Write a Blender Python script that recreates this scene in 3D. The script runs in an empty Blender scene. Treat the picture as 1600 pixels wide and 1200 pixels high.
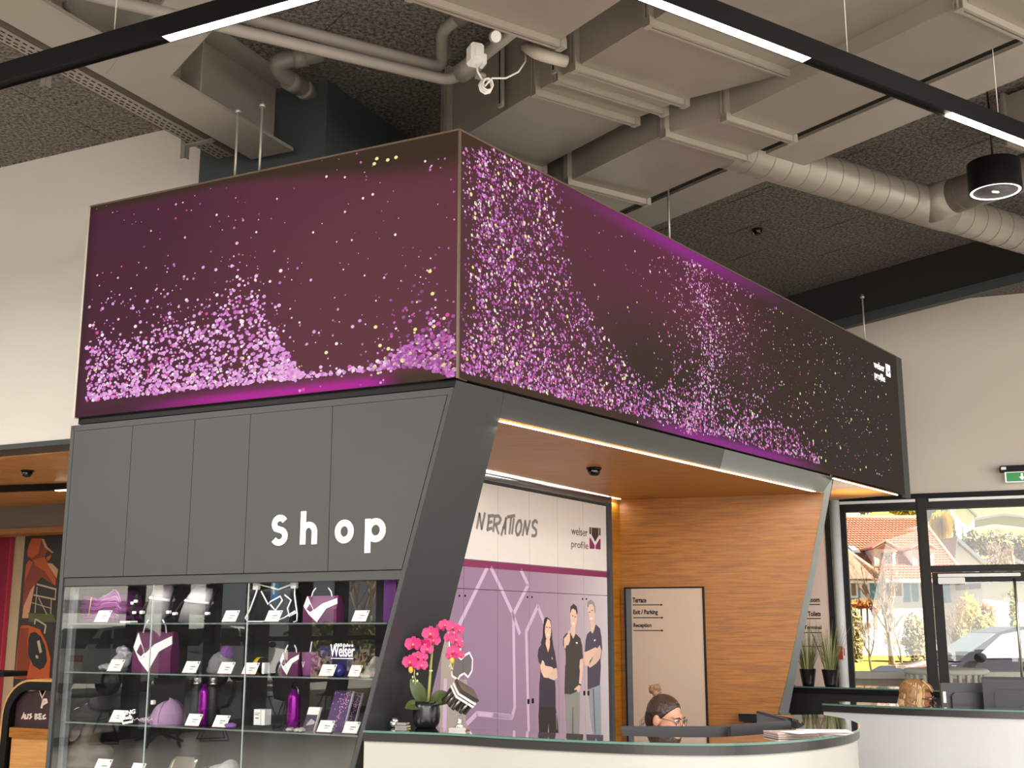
import bpy, bmesh, math, random
from mathutils import Vector, Matrix
random.seed(7)
C = bpy.context.scene.collection
scene = bpy.context.scene

# ------------------------------------------------------------------ camera
F = 1850.0; T = math.atan(379/F); H = 1.62          # focal length in pixels of a 1600 px frame, pitch, eye height
cT, sT = math.cos(T), math.sin(T)
cam_d = bpy.data.cameras.new('camera'); cam = bpy.data.objects.new('camera', cam_d); C.objects.link(cam)
cam_d.sensor_width = 36; cam_d.lens = 36*F/1600; cam_d.clip_start = .05; cam_d.clip_end = 600
cam.location = (0, 0, H); cam.rotation_euler = (math.pi/2+T, 0, 0)
scene.camera = cam

# ------------------------------------------------------------------ world, sun, lamps, exposure
w = bpy.data.worlds.new('sky'); scene.world = w; w.use_nodes = True
nt = w.node_tree; nt.nodes.clear()
sky = nt.nodes.new('ShaderNodeTexSky'); sky.sky_type = 'HOSEK_WILKIE'; sky.turbidity = 4.0; sky.ground_albedo = .4
sky.sun_direction = Vector((.64, -.34, .66)).normalized()
hsv = nt.nodes.new('ShaderNodeHueSaturation'); hsv.inputs['Saturation'].default_value = .45
bg = nt.nodes.new('ShaderNodeBackground'); bg.inputs['Strength'].default_value = 2.5
out = nt.nodes.new('ShaderNodeOutputWorld')
nt.links.new(sky.outputs[0], hsv.inputs['Color']); nt.links.new(hsv.outputs[0], bg.inputs[0]); nt.links.new(bg.outputs[0], out.inputs[0])
sd = bpy.data.lights.new('sun', 'SUN'); sd.energy = 14.0; sd.angle = .01; sd.color = (1, .95, .86)
so = bpy.data.objects.new('sun', sd); C.objects.link(so)
so.rotation_euler = Vector((-.64, .34, -.66)).to_track_quat('-Z', 'Y').to_euler()

def area(name, loc, target, sx, sy, power, col=(1, .97, .935)):
    d = bpy.data.lights.new(name, 'AREA'); d.shape = 'RECTANGLE'; d.size = sx; d.size_y = sy; d.energy = power; d.color = col
    o = bpy.data.objects.new(name, d); C.objects.link(o); o.location = loc
    o.rotation_euler = (Vector(target)-Vector(loc)).to_track_quat('-Z', 'Y').to_euler(); return o
# unseen area fills added behind and beside the viewer to brighten the hall
area('back_fill', (1, -7.6, 2.6), (0.6, 4, 2.2), 16, 4.6, 1250, (1, .98, .96))
area('right_fill', (9.6, 2.0, 2.4), (3, 5, 2.6), 9, 4.2, 500, (1, .97, .93))
# unseen overhead fills added around the viewer to lift the hall light
for lx, ly in ((-3.5, 1), (3.5, 1), (-3.5, -3), (3.5, -3), (0, -1), (6.5, 4), (-6.2, 4.6), (-8.5, 1.5)):
    area('hall_fill', (lx, ly, 4.3), (lx, ly, 0), 2.4, .3, 390)

scene.view_settings.view_transform = 'Standard'; scene.view_settings.look = 'None'
scene.view_settings.gamma = 1; scene.view_settings.use_curve_mapping = False
scene.view_settings.exposure = 0.0
try:
    scene.cycles.use_denoising = True; scene.cycles.max_bounces = 8; scene.cycles.transparent_max_bounces = 16
    scene.cycles.sample_clamp_indirect = 6; scene.cycles.caustics_reflective = False; scene.cycles.caustics_refractive = False
except Exception: pass

# ------------------------------------------------------------------ measuring helpers (photo pixel -> point on a known plane)
def ray(px, py):
    x = (px-800)/F; z = (600-py)/F
    return Vector((x, cT-z*sT, sT+z*cT))
def pz(px, py, z):
    d = ray(px, py); t = (z-H)/d.z; return Vector((d.x*t, d.y*t, z))
def pY(px, py, Y):
    d = ray(px, py); t = Y/d.y; return Vector((d.x*t, Y, H+d.z*t))
def head(X):
    d = ray(X, 979); d.z = 0; return d.normalized()
class Fr:                                    # vertical reference plane: u along, v out towards the viewer, z up
    def __init__(s, o, u, n=None):
        s.o = Vector((o[0], o[1], 0)); s.u = Vector((u[0], u[1], 0)).normalized()
        if n is None:
            n = Vector((s.u.y, -s.u.x, 0))
            if n.dot(s.o) > 0: n = -n
        s.n = Vector((n[0], n[1], 0)).normalized()
    def pix(s, px, py, v=0):
        d = ray(px, py); o = s.o+s.n*v
        t = o.dot(s.n)/(d.x*s.n.x+d.y*s.n.y)
        p = Vector((d.x*t, d.y*t, 0))-o
        return (p.dot(s.u), H+d.z*t)
    def pt(s, u, v, z): return s.o+s.u*u+s.n*v+Vector((0, 0, z))
    def hit(s, px, py, v=0):
        u, z = s.pix(px, py, v); return s.pt(u, v, z)
    def at(s, u, v=0): return Fr(s.pt(u, v, 0), s.u, s.n)
    def R(s): return Matrix((s.u, s.n, Vector((0, 0, 1)))).transposed()

# ------------------------------------------------------------------ materials
def lin(h):
    h = h.lstrip('#'); c = [int(h[i:i+2], 16)/255 for i in (0, 2, 4)]
    return tuple(x/12.92 if x <= .04045 else ((x+.055)/1.055)**2.4 for x in c)+(1,)
_m = {}
def M(name, col, rough=.6, metal=0., emit=0., var=.06, scale=18., bump=0., spec=.5, ecol=None, coat=0., stretch=None, bscale=None):
    if name in _m: return _m[name]
    m = bpy.data.materials.new(name); m.use_nodes = True; t = m.node_tree; b = t.nodes['Principled BSDF']
    c = lin(col) if isinstance(col, str) else tuple(col)+(1,)*(4-len(col))
    b.inputs['Roughness'].default_value = rough; b.inputs['Metallic'].default_value = metal
    b.inputs['Specular IOR Level'].default_value = spec; b.inputs['Coat Weight'].default_value = coat
    b.inputs['Base Color'].default_value = c
    if var > 0 or bump > 0:
        tc = t.nodes.new('ShaderNodeTexCoord'); n = t.nodes.new('ShaderNodeTexNoise'); n.inputs['Scale'].default_value = scale; n.inputs['Detail'].default_value = 4
        mp = t.nodes.new('ShaderNodeMapping'); t.links.new(tc.outputs['Object'], mp.inputs[0]); t.links.new(mp.outputs[0], n.inputs['Vector'])
        if stretch: mp.inputs['Scale'].default_value = stretch
        r = t.nodes.new('ShaderNodeMix'); r.data_type = 'RGBA'
        r.inputs['A'].default_value = tuple(x*(1-var) for x in c[:3])+(1,); r.inputs['B'].default_value = tuple(min(1, x*(1+var)) for x in c[:3])+(1,)
        t.links.new(n.outputs['Fac'], r.inputs['Factor']); t.links.new(r.outputs['Result'], b.inputs['Base Color'])
        if bump > 0:
            n2 = n
            if bscale:
                n2 = t.nodes.new('ShaderNodeTexNoise'); n2.inputs['Scale'].default_value = bscale; t.links.new(mp.outputs[0], n2.inputs['Vector'])
            bp = t.nodes.new('ShaderNodeBump'); bp.inputs['Strength'].default_value = bump; bp.inputs['Distance'].default_value = .01
            t.links.new(n2.outputs['Fac'], bp.inputs['Height']); t.links.new(bp.outputs[0], b.inputs['Normal'])
    if emit > 0:
        b.inputs['Emission Color'].default_value = lin(ecol) if ecol else c; b.inputs['Emission Strength'].default_value = emit
    _m[name] = m; return m
def M_wood(name, c1, c2, axis=(1, 14, 14), rough=.42):
    if name in _m: return _m[name]
    m = bpy.data.materials.new(name); m.use_nodes = True; t = m.node_tree; b = t.nodes['Principled BSDF']
    tc = t.nodes.new('ShaderNodeTexCoord'); mp = t.nodes.new('ShaderNodeMapping'); mp.inputs['Scale'].default_value = axis
    n = t.nodes.new('ShaderNodeTexNoise'); n.inputs['Scale'].default_value = 3; n.inputs['Detail'].default_value = 8; n.inputs['Distortion'].default_value = .6
    n2 = t.nodes.new('ShaderNodeTexNoise'); n2.inputs['Scale'].default_value = 22; n2.inputs['Detail'].default_value = 3
    ad = t.nodes.new('ShaderNodeMath'); ad.operation = 'MULTIPLY_ADD'; ad.inputs[1].default_value = .35
    cr = t.nodes.new('ShaderNodeValToRGB'); cr.color_ramp.elements[0].color = lin(c1); cr.color_ramp.elements[1].color = lin(c2)
    cr.color_ramp.elements[0].position = .38; cr.color_ramp.elements[1].position = .85
    t.links.new(tc.outputs['Object'], mp.inputs[0]); t.links.new(mp.outputs[0], n.inputs['Vector']); t.links.new(mp.outputs[0], n2.inputs['Vector'])
    t.links.new(n2.outputs['Fac'], ad.inputs[0]); t.links.new(n.outputs['Fac'], ad.inputs[2]); t.links.new(ad.outputs[0], cr.inputs[0])
    t.links.new(cr.outputs[0], b.inputs['Base Color']); b.inputs['Roughness'].default_value = rough
    _m[name] = m; return m
def M_glass(name, tint=(1, 1, 1, 1), ior=1.5, rough=.0):
    if name in _m: return _m[name]
    m = bpy.data.materials.new(name); m.use_nodes = True; t = m.node_tree; t.nodes.clear()
    o = t.nodes.new('ShaderNodeOutputMaterial'); mx = t.nodes.new('ShaderNodeMixShader'); fr = t.nodes.new('ShaderNodeFresnel')
    tr = t.nodes.new('ShaderNodeBsdfTransparent'); g = t.nodes.new('ShaderNodeBsdfGlossy')
    n = t.nodes.new('ShaderNodeTexNoise'); n.inputs['Scale'].default_value = 1.2
    bp = t.nodes.new('ShaderNodeBump'); bp.inputs['Strength'].default_value = .004; bp.inputs['Distance'].default_value = .01
    t.links.new(n.outputs['Fac'], bp.inputs['Height']); t.links.new(bp.outputs[0], g.inputs['Normal'])
    ge = t.nodes.new('ShaderNodeNewGeometry'); ma = t.nodes.new('ShaderNodeMath'); ma.operation = 'MULTIPLY_ADD'; ma.inputs[1].default_value = 1/ior-ior; ma.inputs[2].default_value = ior
    t.links.new(ge.outputs['Backfacing'], ma.inputs[0]); t.links.new(ma.outputs[0], fr.inputs['IOR']); tr.inputs['Color'].default_value = tint; g.inputs['Roughness'].default_value = rough
    t.links.new(fr.outputs[0], mx.inputs[0]); t.links.new(tr.outputs[0], mx.inputs[1]); t.links.new(g.outputs[0], mx.inputs[2]); t.links.new(mx.outputs[0], o.inputs[0])
    _m[name] = m; return m
def M_attr(name, strength=1., rough=.5):          # a lit screen showing the colours stored on its mesh
    m = bpy.data.materials.new(name); m.use_nodes = True; t = m.node_tree; b = t.nodes['Principled BSDF']
    a = t.nodes.new('ShaderNodeAttribute'); a.attribute_name = 'col'; b.inputs['Base Color'].default_value = (.008, .007, .007, 1); b.inputs['Specular IOR Level'].default_value = .04
    n = t.nodes.new('ShaderNodeTexNoise'); n.inputs['Scale'].default_value = 90
    mx = t.nodes.new('ShaderNodeMix'); mx.data_type = 'RGBA'; mx.blend_type = 'MULTIPLY'; mx.inputs['Factor'].default_value = .25
    t.links.new(a.outputs['Color'], mx.inputs['A']); t.links.new(n.outputs['Color'], mx.inputs['B'])
    t.links.new(mx.outputs['Result'], b.inputs['Emission Color']); b.inputs['Emission Strength'].default_value = strength; b.inputs['Roughness'].default_value = rough
    return m
def M_attr_diff(name, rough=.6):                   # a colour print
    m = bpy.data.materials.new(name); m.use_nodes = True; t = m.node_tree; b = t.nodes['Principled BSDF']
    a = t.nodes.new('ShaderNodeAttribute'); a.attribute_name = 'col'; t.links.new(a.outputs['Color'], b.inputs['Base Color'])
    b.inputs['Roughness'].default_value = rough; return m

# ------------------------------------------------------------------ mesh helpers
class MB:
    def __init__(s): s.v = []; s.f = []; s.mi = []; s.sm = []
    def add(s, vs, fs, mi=0, sm=False):
        k = len(s.v); s.v += [Vector(p) for p in vs]
        for f in fs: s.f.append([i+k for i in f]); s.mi.append(mi); s.sm.append(sm)
        return s
    def prism(s, poly, ext, mi=0):
        n = len(poly); ext = Vector(ext); vs = [Vector(p) for p in poly]; vs += [p+ext for p in vs]
        fs = [list(range(n)), list(range(2*n-1, n-1, -1))]+[[i, (i+1) % n, (i+1) % n+n, i+n] for i in range(n)]
        return s.add(vs, fs, mi)
    def fp(s, fr, poly, v0, v1, mi=0):              # polygon in (u, z) on a reference plane, v0..v1 thick
        return s.prism([fr.pt(u, v0, z) for u, z in poly], fr.n*(v1-v0), mi)
    def ob(s, fr, u0, u1, v0, v1, z0, z1, mi=0, bv=0.):
        if bv > 0:
            b = min(bv, abs(u1-u0)/2.2, abs(z1-z0)/2.2); ua, ub = min(u0, u1), max(u0, u1)
            return s.fp(fr, [(ua+b, z0), (ub-b, z0), (ub, z0+b), (ub, z1-b), (ub-b, z1), (ua+b, z1), (ua, z1-b), (ua, z0+b)], v0, v1, mi)
        return s.fp(fr, [(u0, z0), (u1, z0), (u1, z1), (u0, z1)], v0, v1, mi)
    def tube(s, pts, r, n=10, mi=0, closed=False):
        pts = [Vector(p) for p in pts]; rr = r if isinstance(r, (list, tuple)) else [r]*len(pts)
        vs = []; prev = None; N = len(pts)
        for i, p in enumerate(pts):
            a = pts[i-1] if (i > 0 or closed) else p; b = pts[(i+1) % N] if (i < N-1 or closed) else p
            d = (b-a).normalized()
            if prev is None:
                x = d.orthogonal().normalized()
            else:
                x = prev-d*prev.dot(d); x = x.normalized() if x.length > 1e-6 else d.orthogonal().normalized()
            prev = x; y = d.cross(x)
            for k in range(n):
                t = 2*math.pi*k/n; vs.append(p+(x*math.cos(t)+y*math.sin(t))*rr[i])
        fs = []
        for i in range(N if closed else N-1):
            j = (i+1) % N
            for k in range(n): fs.append([i*n+k, i*n+(k+1) % n, j*n+(k+1) % n, j*n+k])
        s.add(vs, fs, mi, True)
        if not closed:
            k0 = len(s.v)-len(vs)
            s.f.append([k0+i for i in range(n)][::-1]); s.mi.append(mi); s.sm.append(False)
            s.f.append([k0+(N-1)*n+i for i in range(n)]); s.mi.append(mi); s.sm.append(False)
        return s
    def lathe(s, prof, c, n=24, mi=0, ax=None, sm=True):      # prof: (r, h) from one end to the other
        c = Vector(c); Z = Vector(ax).normalized() if ax is not None else Vector((0, 0, 1))
        X = Z.orthogonal().normalized(); Y = Z.cross(X); vs = []; fs = []
        for r, h in prof:
            for k in range(n):
                t = 2*math.pi*k/n; vs.append(c+Z*h+(X*math.cos(t)+Y*math.sin(t))*max(r, 1e-4))
        for i in range(len(prof)-1):
            for k in range(n): fs.append([i*n+k, i*n+(k+1) % n, (i+1)*n+(k+1) % n, (i+1)*n+k])
        s.add(vs, fs, mi, sm); k0 = len(s.v)-len(vs)
        for rows, rev in ((0, True), (len(prof)-1, False)):
            if prof[rows][0] > 1e-3:
                f = [k0+rows*n+i for i in range(n)]; s.f.append(f[::-1] if rev else f); s.mi.append(mi); s.sm.append(False)
        return s
    def ell(s, c, r, mi=0, n=14, m=10, R=None):
        c = Vector(c); vs = []; fs = []
        for i in range(m+1):
            a = math.pi*i/m
            for k in range(n):
                t = 2*math.pi*k/n; p = Vector((r[0]*math.sin(a)*math.cos(t), r[1]*math.sin(a)*math.sin(t), r[2]*math.cos(a)))
                vs.append(c+(R @ p if R else p))
        for i in range(m):
            for k in range(n): fs.append([i*n+k, (i+1)*n+k, (i+1)*n+(k+1) % n, i*n+(k+1) % n])
        return s.add(vs, fs, mi, True)
    def ribbon(s, fr, pts, wd, v0, v1, mi=0, taper=None):
        # flat stroke of constant width along a (u, z) polyline
        P = [Vector((a, b)) for a, b in pts]; L = []; Rr = []
        for i, p in enumerate(P):
            d0 = (p-P[i-1]).normalized() if i > 0 else None; d1 = (P[i+1]-p).normalized() if i < len(P)-1 else None
            if d0 is None: d0 = d1
            if d1 is None: d1 = d0
            n0 = Vector((-d0.y, d0.x)); n1 = Vector((-d1.y, d1.x)); n = n0+n1
            n = n.normalized() if n.length > 1e-6 else n0
            k = min(2.0, 1/max(.3, n.dot(n0))); ww = (taper[i] if taper else wd)/2*k
            L.append(p+n*ww); Rr.append(p-n*ww)
        for i in range(len(P)-1):
            s.fp(fr, [L[i], L[i+1], Rr[i+1], Rr[i]], v0, v1, mi)
        return s
    def build(s, name, mats, parent=None, origin=None, fix=True, **props):
        if not isinstance(mats, (list, tuple)): mats = [mats]
        if origin is None:
            if parent is not None: origin = parent['_o'] if '_o' in parent else parent.location
            else:
                xs = [p.x for p in s.v]; ys = [p.y for p in s.v]; zs = [p.z for p in s.v]
                origin = ((min(xs)+max(xs))/2, (min(ys)+max(ys))/2, min(zs))
        origin = Vector(origin)
        me = bpy.data.meshes.new(name); me.from_pydata([p-origin for p in s.v], [], s.f)
        for m in mats: me.materials.append(m)
        me.polygons.foreach_set('material_index', s.mi); me.polygons.foreach_set('use_smooth', s.sm); me.update()
        if fix:
            bm = bmesh.new(); bm.from_mesh(me); bmesh.ops.recalc_face_normals(bm, faces=bm.faces); bm.to_mesh(me); bm.free()
        return link(name, me, parent, origin, **props)
def link(name, me, parent, origin, **props):
    o = bpy.data.objects.new(name, me); C.objects.link(o)
    if parent is not None:
        o.parent = parent
    else: o.location = origin
    o['_o'] = tuple(origin)
    for k, v in props.items(): o[k] = v
    return o
def thing(name, label, cat, loc, group=None):
    o = bpy.data.objects.new(name, None); C.objects.link(o); o.location = loc; o.empty_display_size = .1; o['_o'] = tuple(loc)
    o['label'] = label; o['category'] = cat
    if group: o['group'] = group
    return o
def tag(o, label, cat, group=None):
    o['label'] = label; o['category'] = cat
    if group: o['group'] = group
    return o
def struct(o): o['kind'] = 'structure'; return o
def copy_tree(o, parent=None, **props):
    c = o.copy(); C.objects.link(c)
    if parent is not None: c.parent = parent
    for ch in [x for x in o.children]: copy_tree(ch, c)
    for k, v in props.items(): c[k] = v
    return c
def dup(o, delta, label, rz=0.):
    c = copy_tree(o); c.location = Vector(o.location)+Vector(delta); c.rotation_euler = (0, 0, o.rotation_euler.z+rz); c['label'] = label; return c

_tc = {}
def text_mesh(s, bold=0., shear=0.):
    cu = bpy.data.curves.new('lettering', 'FONT'); cu.body = s; cu.offset = bold; cu.shear = shear; cu.resolution_u = 3
    o = bpy.data.objects.new('lettering', cu); C.objects.link(o)
    dg = bpy.context.evaluated_depsgraph_get(); me = bpy.data.meshes.new_from_object(o.evaluated_get(dg))
    vs = [v.co.copy() for v in me.vertices]; fs = [list(p.vertices) for p in me.polygons]
    C.objects.unlink(o); bpy.data.objects.remove(o); bpy.data.meshes.remove(me)
    return vs, fs
def text(mb, fr, s, u0, z0, wd, ht, v, mi=0, bold=0., shear=0., th=.0015, slope=0.):
    # lettering laid on a plane: the text box is fitted to wd x ht (cap/bounding box)
    vs, fs = text_mesh(s, bold, shear)
    x0 = min(p.x for p in vs); x1 = max(p.x for p in vs); y0 = min(p.y for p in vs); y1 = max(p.y for p in vs)
    q = [(u0+(p.x-x0)/(x1-x0)*wd, z0+(p.y-y0)/(y1-y0)*ht+slope*(p.x-x0)/(x1-x0)*wd) for p in vs]
    n = len(q); V = [fr.pt(a, v, b) for a, b in q]+[fr.pt(a, v+th, b) for a, b in q]
    cnt = {}
    for f in fs:
        for i in range(len(f)):
            e = (f[i], f[(i+1) % len(f)]); cnt[e] = 1
    side = [[a, b, b+n, a+n] for (a, b) in cnt if (b, a) not in cnt]
    mb.add(V, [f[::-1] for f in fs]+[[i+n for i in f] for f in fs]+side, mi); return mb
# ------------------------------------------------------------------ reference planes of the place
C0 = pY(716, 400, 5.9); C0.z = 0
dL = head(-3000); dR = head(2212)
KL = Fr(C0, dL); KLr = Fr(C0, -dL, KL.n); KR = Fr(C0, dR)      # left / right face of the video wall
ZB, ZT = 2.86, 4.21                                             # its bottom and top
hBl, hBr, hCl, hCr = head(-527), head(3600), head(-3100), head(1700)   # the two grids of the hall roof
ZC = 5.2; ZW = 2.70; ZTOP = 1.12
WL = Fr(pz(140, 229, ZC), hCl); WLr = Fr(WL.o, -hCl, WL.n)
CO = Fr(pz(512, 125, ZC), hCl)
WW = Fr(pz(1440, 775, 3.02), -head(-4200))                      # window wall, u to the right
WW.n = Vector((-WW.u.y, WW.u.x, 0)); WW.n = WW.n if WW.n.dot(WW.o) < 0 else -WW.n
eB = -hBl; wB = hBr                                             # along the ducts (towards the viewer) and across them
def B3(u, w, z): return eB*u+wB*w+Vector((0, 0, z))
def uw(p): return (p.x*eB.x+p.y*eB.y, 0), 
def invB(p):                                                    # (u, w) of a point in the slightly skew duct grid
    det = eB.x*wB.y-eB.y*wB.x
    return ((p.x*wB.y-p.y*wB.x)/det, (eB.x*p.y-eB.y*p.x)/det)

# ------------------------------------------------------------------ materials of the setting
m_plaster = M('warm white plaster', '#d0c9bf', .85, var=.03, scale=3, bump=.05, bscale=120)
m_plaster2 = M('warm grey plaster', '#d2c6b9', .85, var=.03, scale=3, bump=.05, bscale=120)
m_floor = M('polished screed floor', '#b3aca3', .25, var=.12, scale=4)
m_dark = M('dark anthracite paint', '#3c3f40', .5, var=.05, scale=6)
m_black = M('black powder coat', '#0c0b0b', .5, var=.05, spec=.2)
m_col = M('slate grey paint', '#444a4a', .6, var=.04, scale=5)
m_steel = M('grey painted steel', '#8d857a', .5, var=.07, scale=5, bump=.03)
m_galv = M('galvanised sheet', '#90877b', .42, metal=.35, var=.1, scale=4, bump=.04, bscale=7)
m_wool = M('dark wood wool board', '#7b736b', .95, var=.45, scale=38, bump=.8, bscale=90)
_t = m_wool.node_tree; _r = _t.nodes.new('ShaderNodeValToRGB'); _n = [n for n in _t.nodes if n.type == 'TEX_NOISE'][0]; _n.inputs['Detail'].default_value = 8; _n.inputs['Roughness'].default_value = .75
_r.color_ramp.elements[0].position = .40; _r.color_ramp.elements[1].position = .62; _r.color_ramp.elements[0].color = lin('#332f2a'); _r.color_ramp.elements[1].color = lin('#8c847a')
_t.links.new(_n.outputs['Fac'], _r.inputs[0]); _t.links.new(_r.outputs[0], _t.nodes['Principled BSDF'].inputs['Base Color'])
m_slab = M('dark roof deck', '#161513', .9)
m_oak = M_wood('oak veneer', '#6c3f08', '#a3640f', (1.2, 1.2, 22))
m_oakc = M_wood('oak veneer soffit', '#8f5a26', '#bd7f38', (.8, 16, 1))
m_oak2 = M_wood('pale oak', '#a8723a', '#c89050', (1.2, 1.2, 18))
m_glass = M_glass('window glass', (.97, .98, .97, 1))
m_white = M('white lacquer', '#efece6', .35, var=.02)

# ------------------------------------------------------------------ floor, ceiling, walls
struct(MB().prism([(-24, -9, -.12), (13, -9, -.12), (13, 16.5, -.12), (-24, 16.5, -.12)], (0, 0, .12)).build('floor', m_floor))
ceil = MB().prism([(-24, -9, ZC+.02), (13, -9, ZC+.02), (13, 16.5, ZC+.02), (-24, 16.5, ZC+.02)], (0, 0, .25)).build('ceiling', m_slab); struct(ceil)
# acoustic boards of the ceiling, two grids that meet at the left steel beam
def inframe(p, m=160):
    d = p-Vector((0, 0, H)); dz = d.y*cT+d.z*sT
    if dz < .5: return False
    x = 800+F*d.x/dz; y = 600-F*(-d.y*sT+d.z*cT)/dz
    return -m < x < 1600+m and -m < y < 640
hx = pz(332, 163, 4.7)
def side(p): return (p.x-hx.x)*hCr.y-(p.y-hx.y)*hCr.x        # >0 to the right of the left beam
def board_mesh(a, b, la, lb):
    g = .004; h = .022; c = .006
    def P(x, y, z): return a*x+b*y+Vector((0, 0, z))
    lo = [P(g+c, g+c, 0), P(la-g-c, g+c, 0), P(la-g-c, lb-g-c, 0), P(g+c, lb-g-c, 0)]
    hi = [P(g, g, c), P(la-g, g, c), P(la-g, lb-g, c), P(g, lb-g, c)]; tp = [p+Vector((0, 0, h-c)) for p in hi]
    mb = MB().add(lo+hi+tp, [[0, 1, 2, 3], [0, 1, 5, 4], [1, 2, 6, 5], [2, 3, 7, 6], [3, 0, 4, 7], [4, 5, 9, 8], [5, 6, 10, 9], [6, 7, 11, 10], [7, 4, 8, 11]])
    o = mb.build('ceiling_board', m_wool, origin=(0, 0, 0)); return o
def lay(a, b, la, lb, off, rows, cols, sgn, a0, b0):
    proto = board_mesh(a, b, la, lb); me = proto.data; bpy.data.objects.remove(proto); k = 0
    for r in range(*rows):
        for c in range(*cols):
            p = a*(a0+c*la+(off if r % 2 else 0))+b*(b0+r*lb); p = Vector((p.x, p.y, ZC-(.004 if sgn < 0 else 0))); q = p+a*la/2+b*lb/2
            if inframe(q) and side(q)*sgn > (0 if sgn < 0 else -.75):
                o = bpy.data.objects.new('ceiling_board', me); C.objects.link(o); o.parent = ceil
                o.location = p-Vector(ceil['_o']); k += 1
    return k
det = wB.x*(-eB.y)+eB.x*wB.y
nB = lay(wB, eB, 1.2, .6, .6, (-24, 2), (-2, 12), 1, -.094, 0.09)
nC = lay(hCr, hCl, .6, 1.2, 0, (-14, 14), (0, 22), -1, .2, .28)

mb = MB(); mb.ob(WLr, -12, 1.6, -.25, 0, 2.945, ZC+.02); mb.ob(WLr, 1.0, 1.6, -.25, 0, 0, 2.945)
struct(mb.build('wall_left', m_plaster))
tr = MB(); tr.ob(WLr, -12, 1.0, -.26, .012, 2.91, 2.947); struct(tr.build('trim_1', m_dark))
cn = MB().prism([CO.pt(u, v, 0) for u, v in ((0, 0), (1.06, 0), (1.06, -1.3), (0, -1.3))], (0, 0, ZC+.01)); struct(cn.build('column', m_col))
# window wall
mb = MB(); mb.ob(WW, -3, 9, -.35, 0, 3.03, ZC+.02); mb.ob(WW, -3, -1.0, -.35, 0, 0, 3.03); struct(mb.build('wall_window', m_plaster2))
# other walls of the hall behind the viewer
p = WW.pt(8.6, 0, 0)
struct(MB().prism([(12.2, -9, 0), (12.45, -9, 0), (12.45, p.y+.6, 0), (12.2, p.y+.6, 0)], (0, 0, ZC)).build('wall_right', m_plaster2))
struct(MB().prism([(-16, -8.8, 0), (12.4, -8.8, 0), (12.4, -9.05, 0), (-16, -9.05, 0)], (0, 0, ZC)).build('wall_back', m_plaster2))

# dark steel beam in front of the window wall
DB = Fr(pz(1375, 421, ZC), -hBl)
z0 = DB.pix(1448, 465)[1]
u0 = DB.pix(1150, 560)[0]; u1 = u0+9
mb = MB(); mb.ob(DB, u0, u1, -.02, 0, z0, ZC); struct(mb.build('beam', M('black brown steel', '#292724', .6, var=.1, scale=3)))
mb = MB(); mb.ob(DB, u0, u1, -.3, .03, z0-.02, z0); mb.ob(DB, u0, u1, .0, .02, z0-.09, z0-.02); struct(mb.build('beam_flange', m_col))

# windows and door of the window wall
def wu(px, py): return WW.pix(px, py)[0]
uj0, uj1 = wu(1303, 920), wu(1321, 920); um0, um1 = wu(1440, 900), wu(1462, 960)
um0, um1 = -.05, .04
zt = 2.9; za, zb2 = 2.20, 2.265
m_frame = M('anthracite window frame', '#201e1d', .5, var=.06, spec=.3)
w1 = MB(); w1.ob(WW, uj0, uj1+.02, -.16, .0, 0, 3.0); w1.ob(WW, um0, um1, -.16, .02, 0, 3.0); w1.ob(WW, uj1, um0, -.16, 0, zt, 3.0); w1.ob(WW, uj1, um0, -.16, 0, .0, .12)
w1 = w1.build('window_1', m_frame); struct(w1)
MB().ob(WW, uj1+.02, um0, -.09, -.075, .12, zt).build('pane', m_glass, w1)
MB().ob(WW, uj1+.02, uj1+.045, -.1, .006, .12, zt).ob(WW, um0-.02, um0, -.1, .008, .12, zt).ob(WW, uj1+.02, um0, -.1, .008, zt-.03, zt).build('sash', m_frame, w1)
w2 = MB(); w2.ob(WW, um1, 6, -.16, 0, zt-.02, 3.0); w2.ob(WW, um1, 6, -.16, .01, za, zb2); w2.ob(WW, 1.55, 1.64, -.16, .02, 0, 3.0)
w2 = w2.build('window_2', m_frame); struct(w2)
MB().ob(WW, um1, 1.55, -.09, -.075, zb2, zt-.02).build('pane', m_glass, w2)
w3 = MB(); w3.ob(WW, 5.9, 6.0, -.16, .02, 0, 3.0).ob(WW, 1.64, 6, -.16, 0, 0, .1); w3 = w3.build('window_3', m_frame); struct(w3)
MB().ob(WW, 1.64, 5.9, -.09, -.075, .1, zt-.02).build('pane', m_glass, w3)
MB().ob(WW, 6, 9, -.3, -.02, 0, 3.03).build('wall_window_end', m_plaster2)['kind'] = 'structure'
hd = MB(); hd.ob(WW, -1.0, 9, -.1, .03, 3.0, 3.045); struct(hd.build('trim_2', m_black))
hd = MB(); hd.ob(WW, uj1-.01, um0-.02, .0, .035, 2.955, 2.985); hd.ob(WW, um1+.03, 6, .0, .035, 2.955, 2.985); struct(hd.build('trim_3', M('white trim strip', '#f2f0ea', .4, emit=0, var=.02)))  # white strip across the window head
dr = MB(); s0 = um1+.01; s1 = 1.5
dr.ob(WW, s0, s0+.1, -.12, .03, 0, 2.19).ob(WW, s0+.1, s1, -.12, .03, 2.09, 2.19).ob(WW, s1-.1, s1, -.12, .03, 0, 2.09).ob(WW, s0+.1, s1-.1, -.12, .03, 0, .12)
dr = dr.build('door_1', m_frame); struct(dr)
MB().ob(WW, s0+.1, s1-.1, -.05, -.035, .12, 2.09).build('pane', m_glass, dr)
c0 = WW.pix(1466, 907); c1 = WW.pix(1508, 907)
MB().ob(WW, c0[0], c1[0], .03, .1, WW.pix(1480, 913)[1], WW.pix(1480, 903)[1], bv=.008).build('door_closer', m_white, dr)
MB().ob(WW, c0[0], c0[0]+.82, .03, .07, WW.pix(1480, 902)[1], WW.pix(1480, 897)[1], bv=.006).build('slide_rail', m_white, dr)
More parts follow.
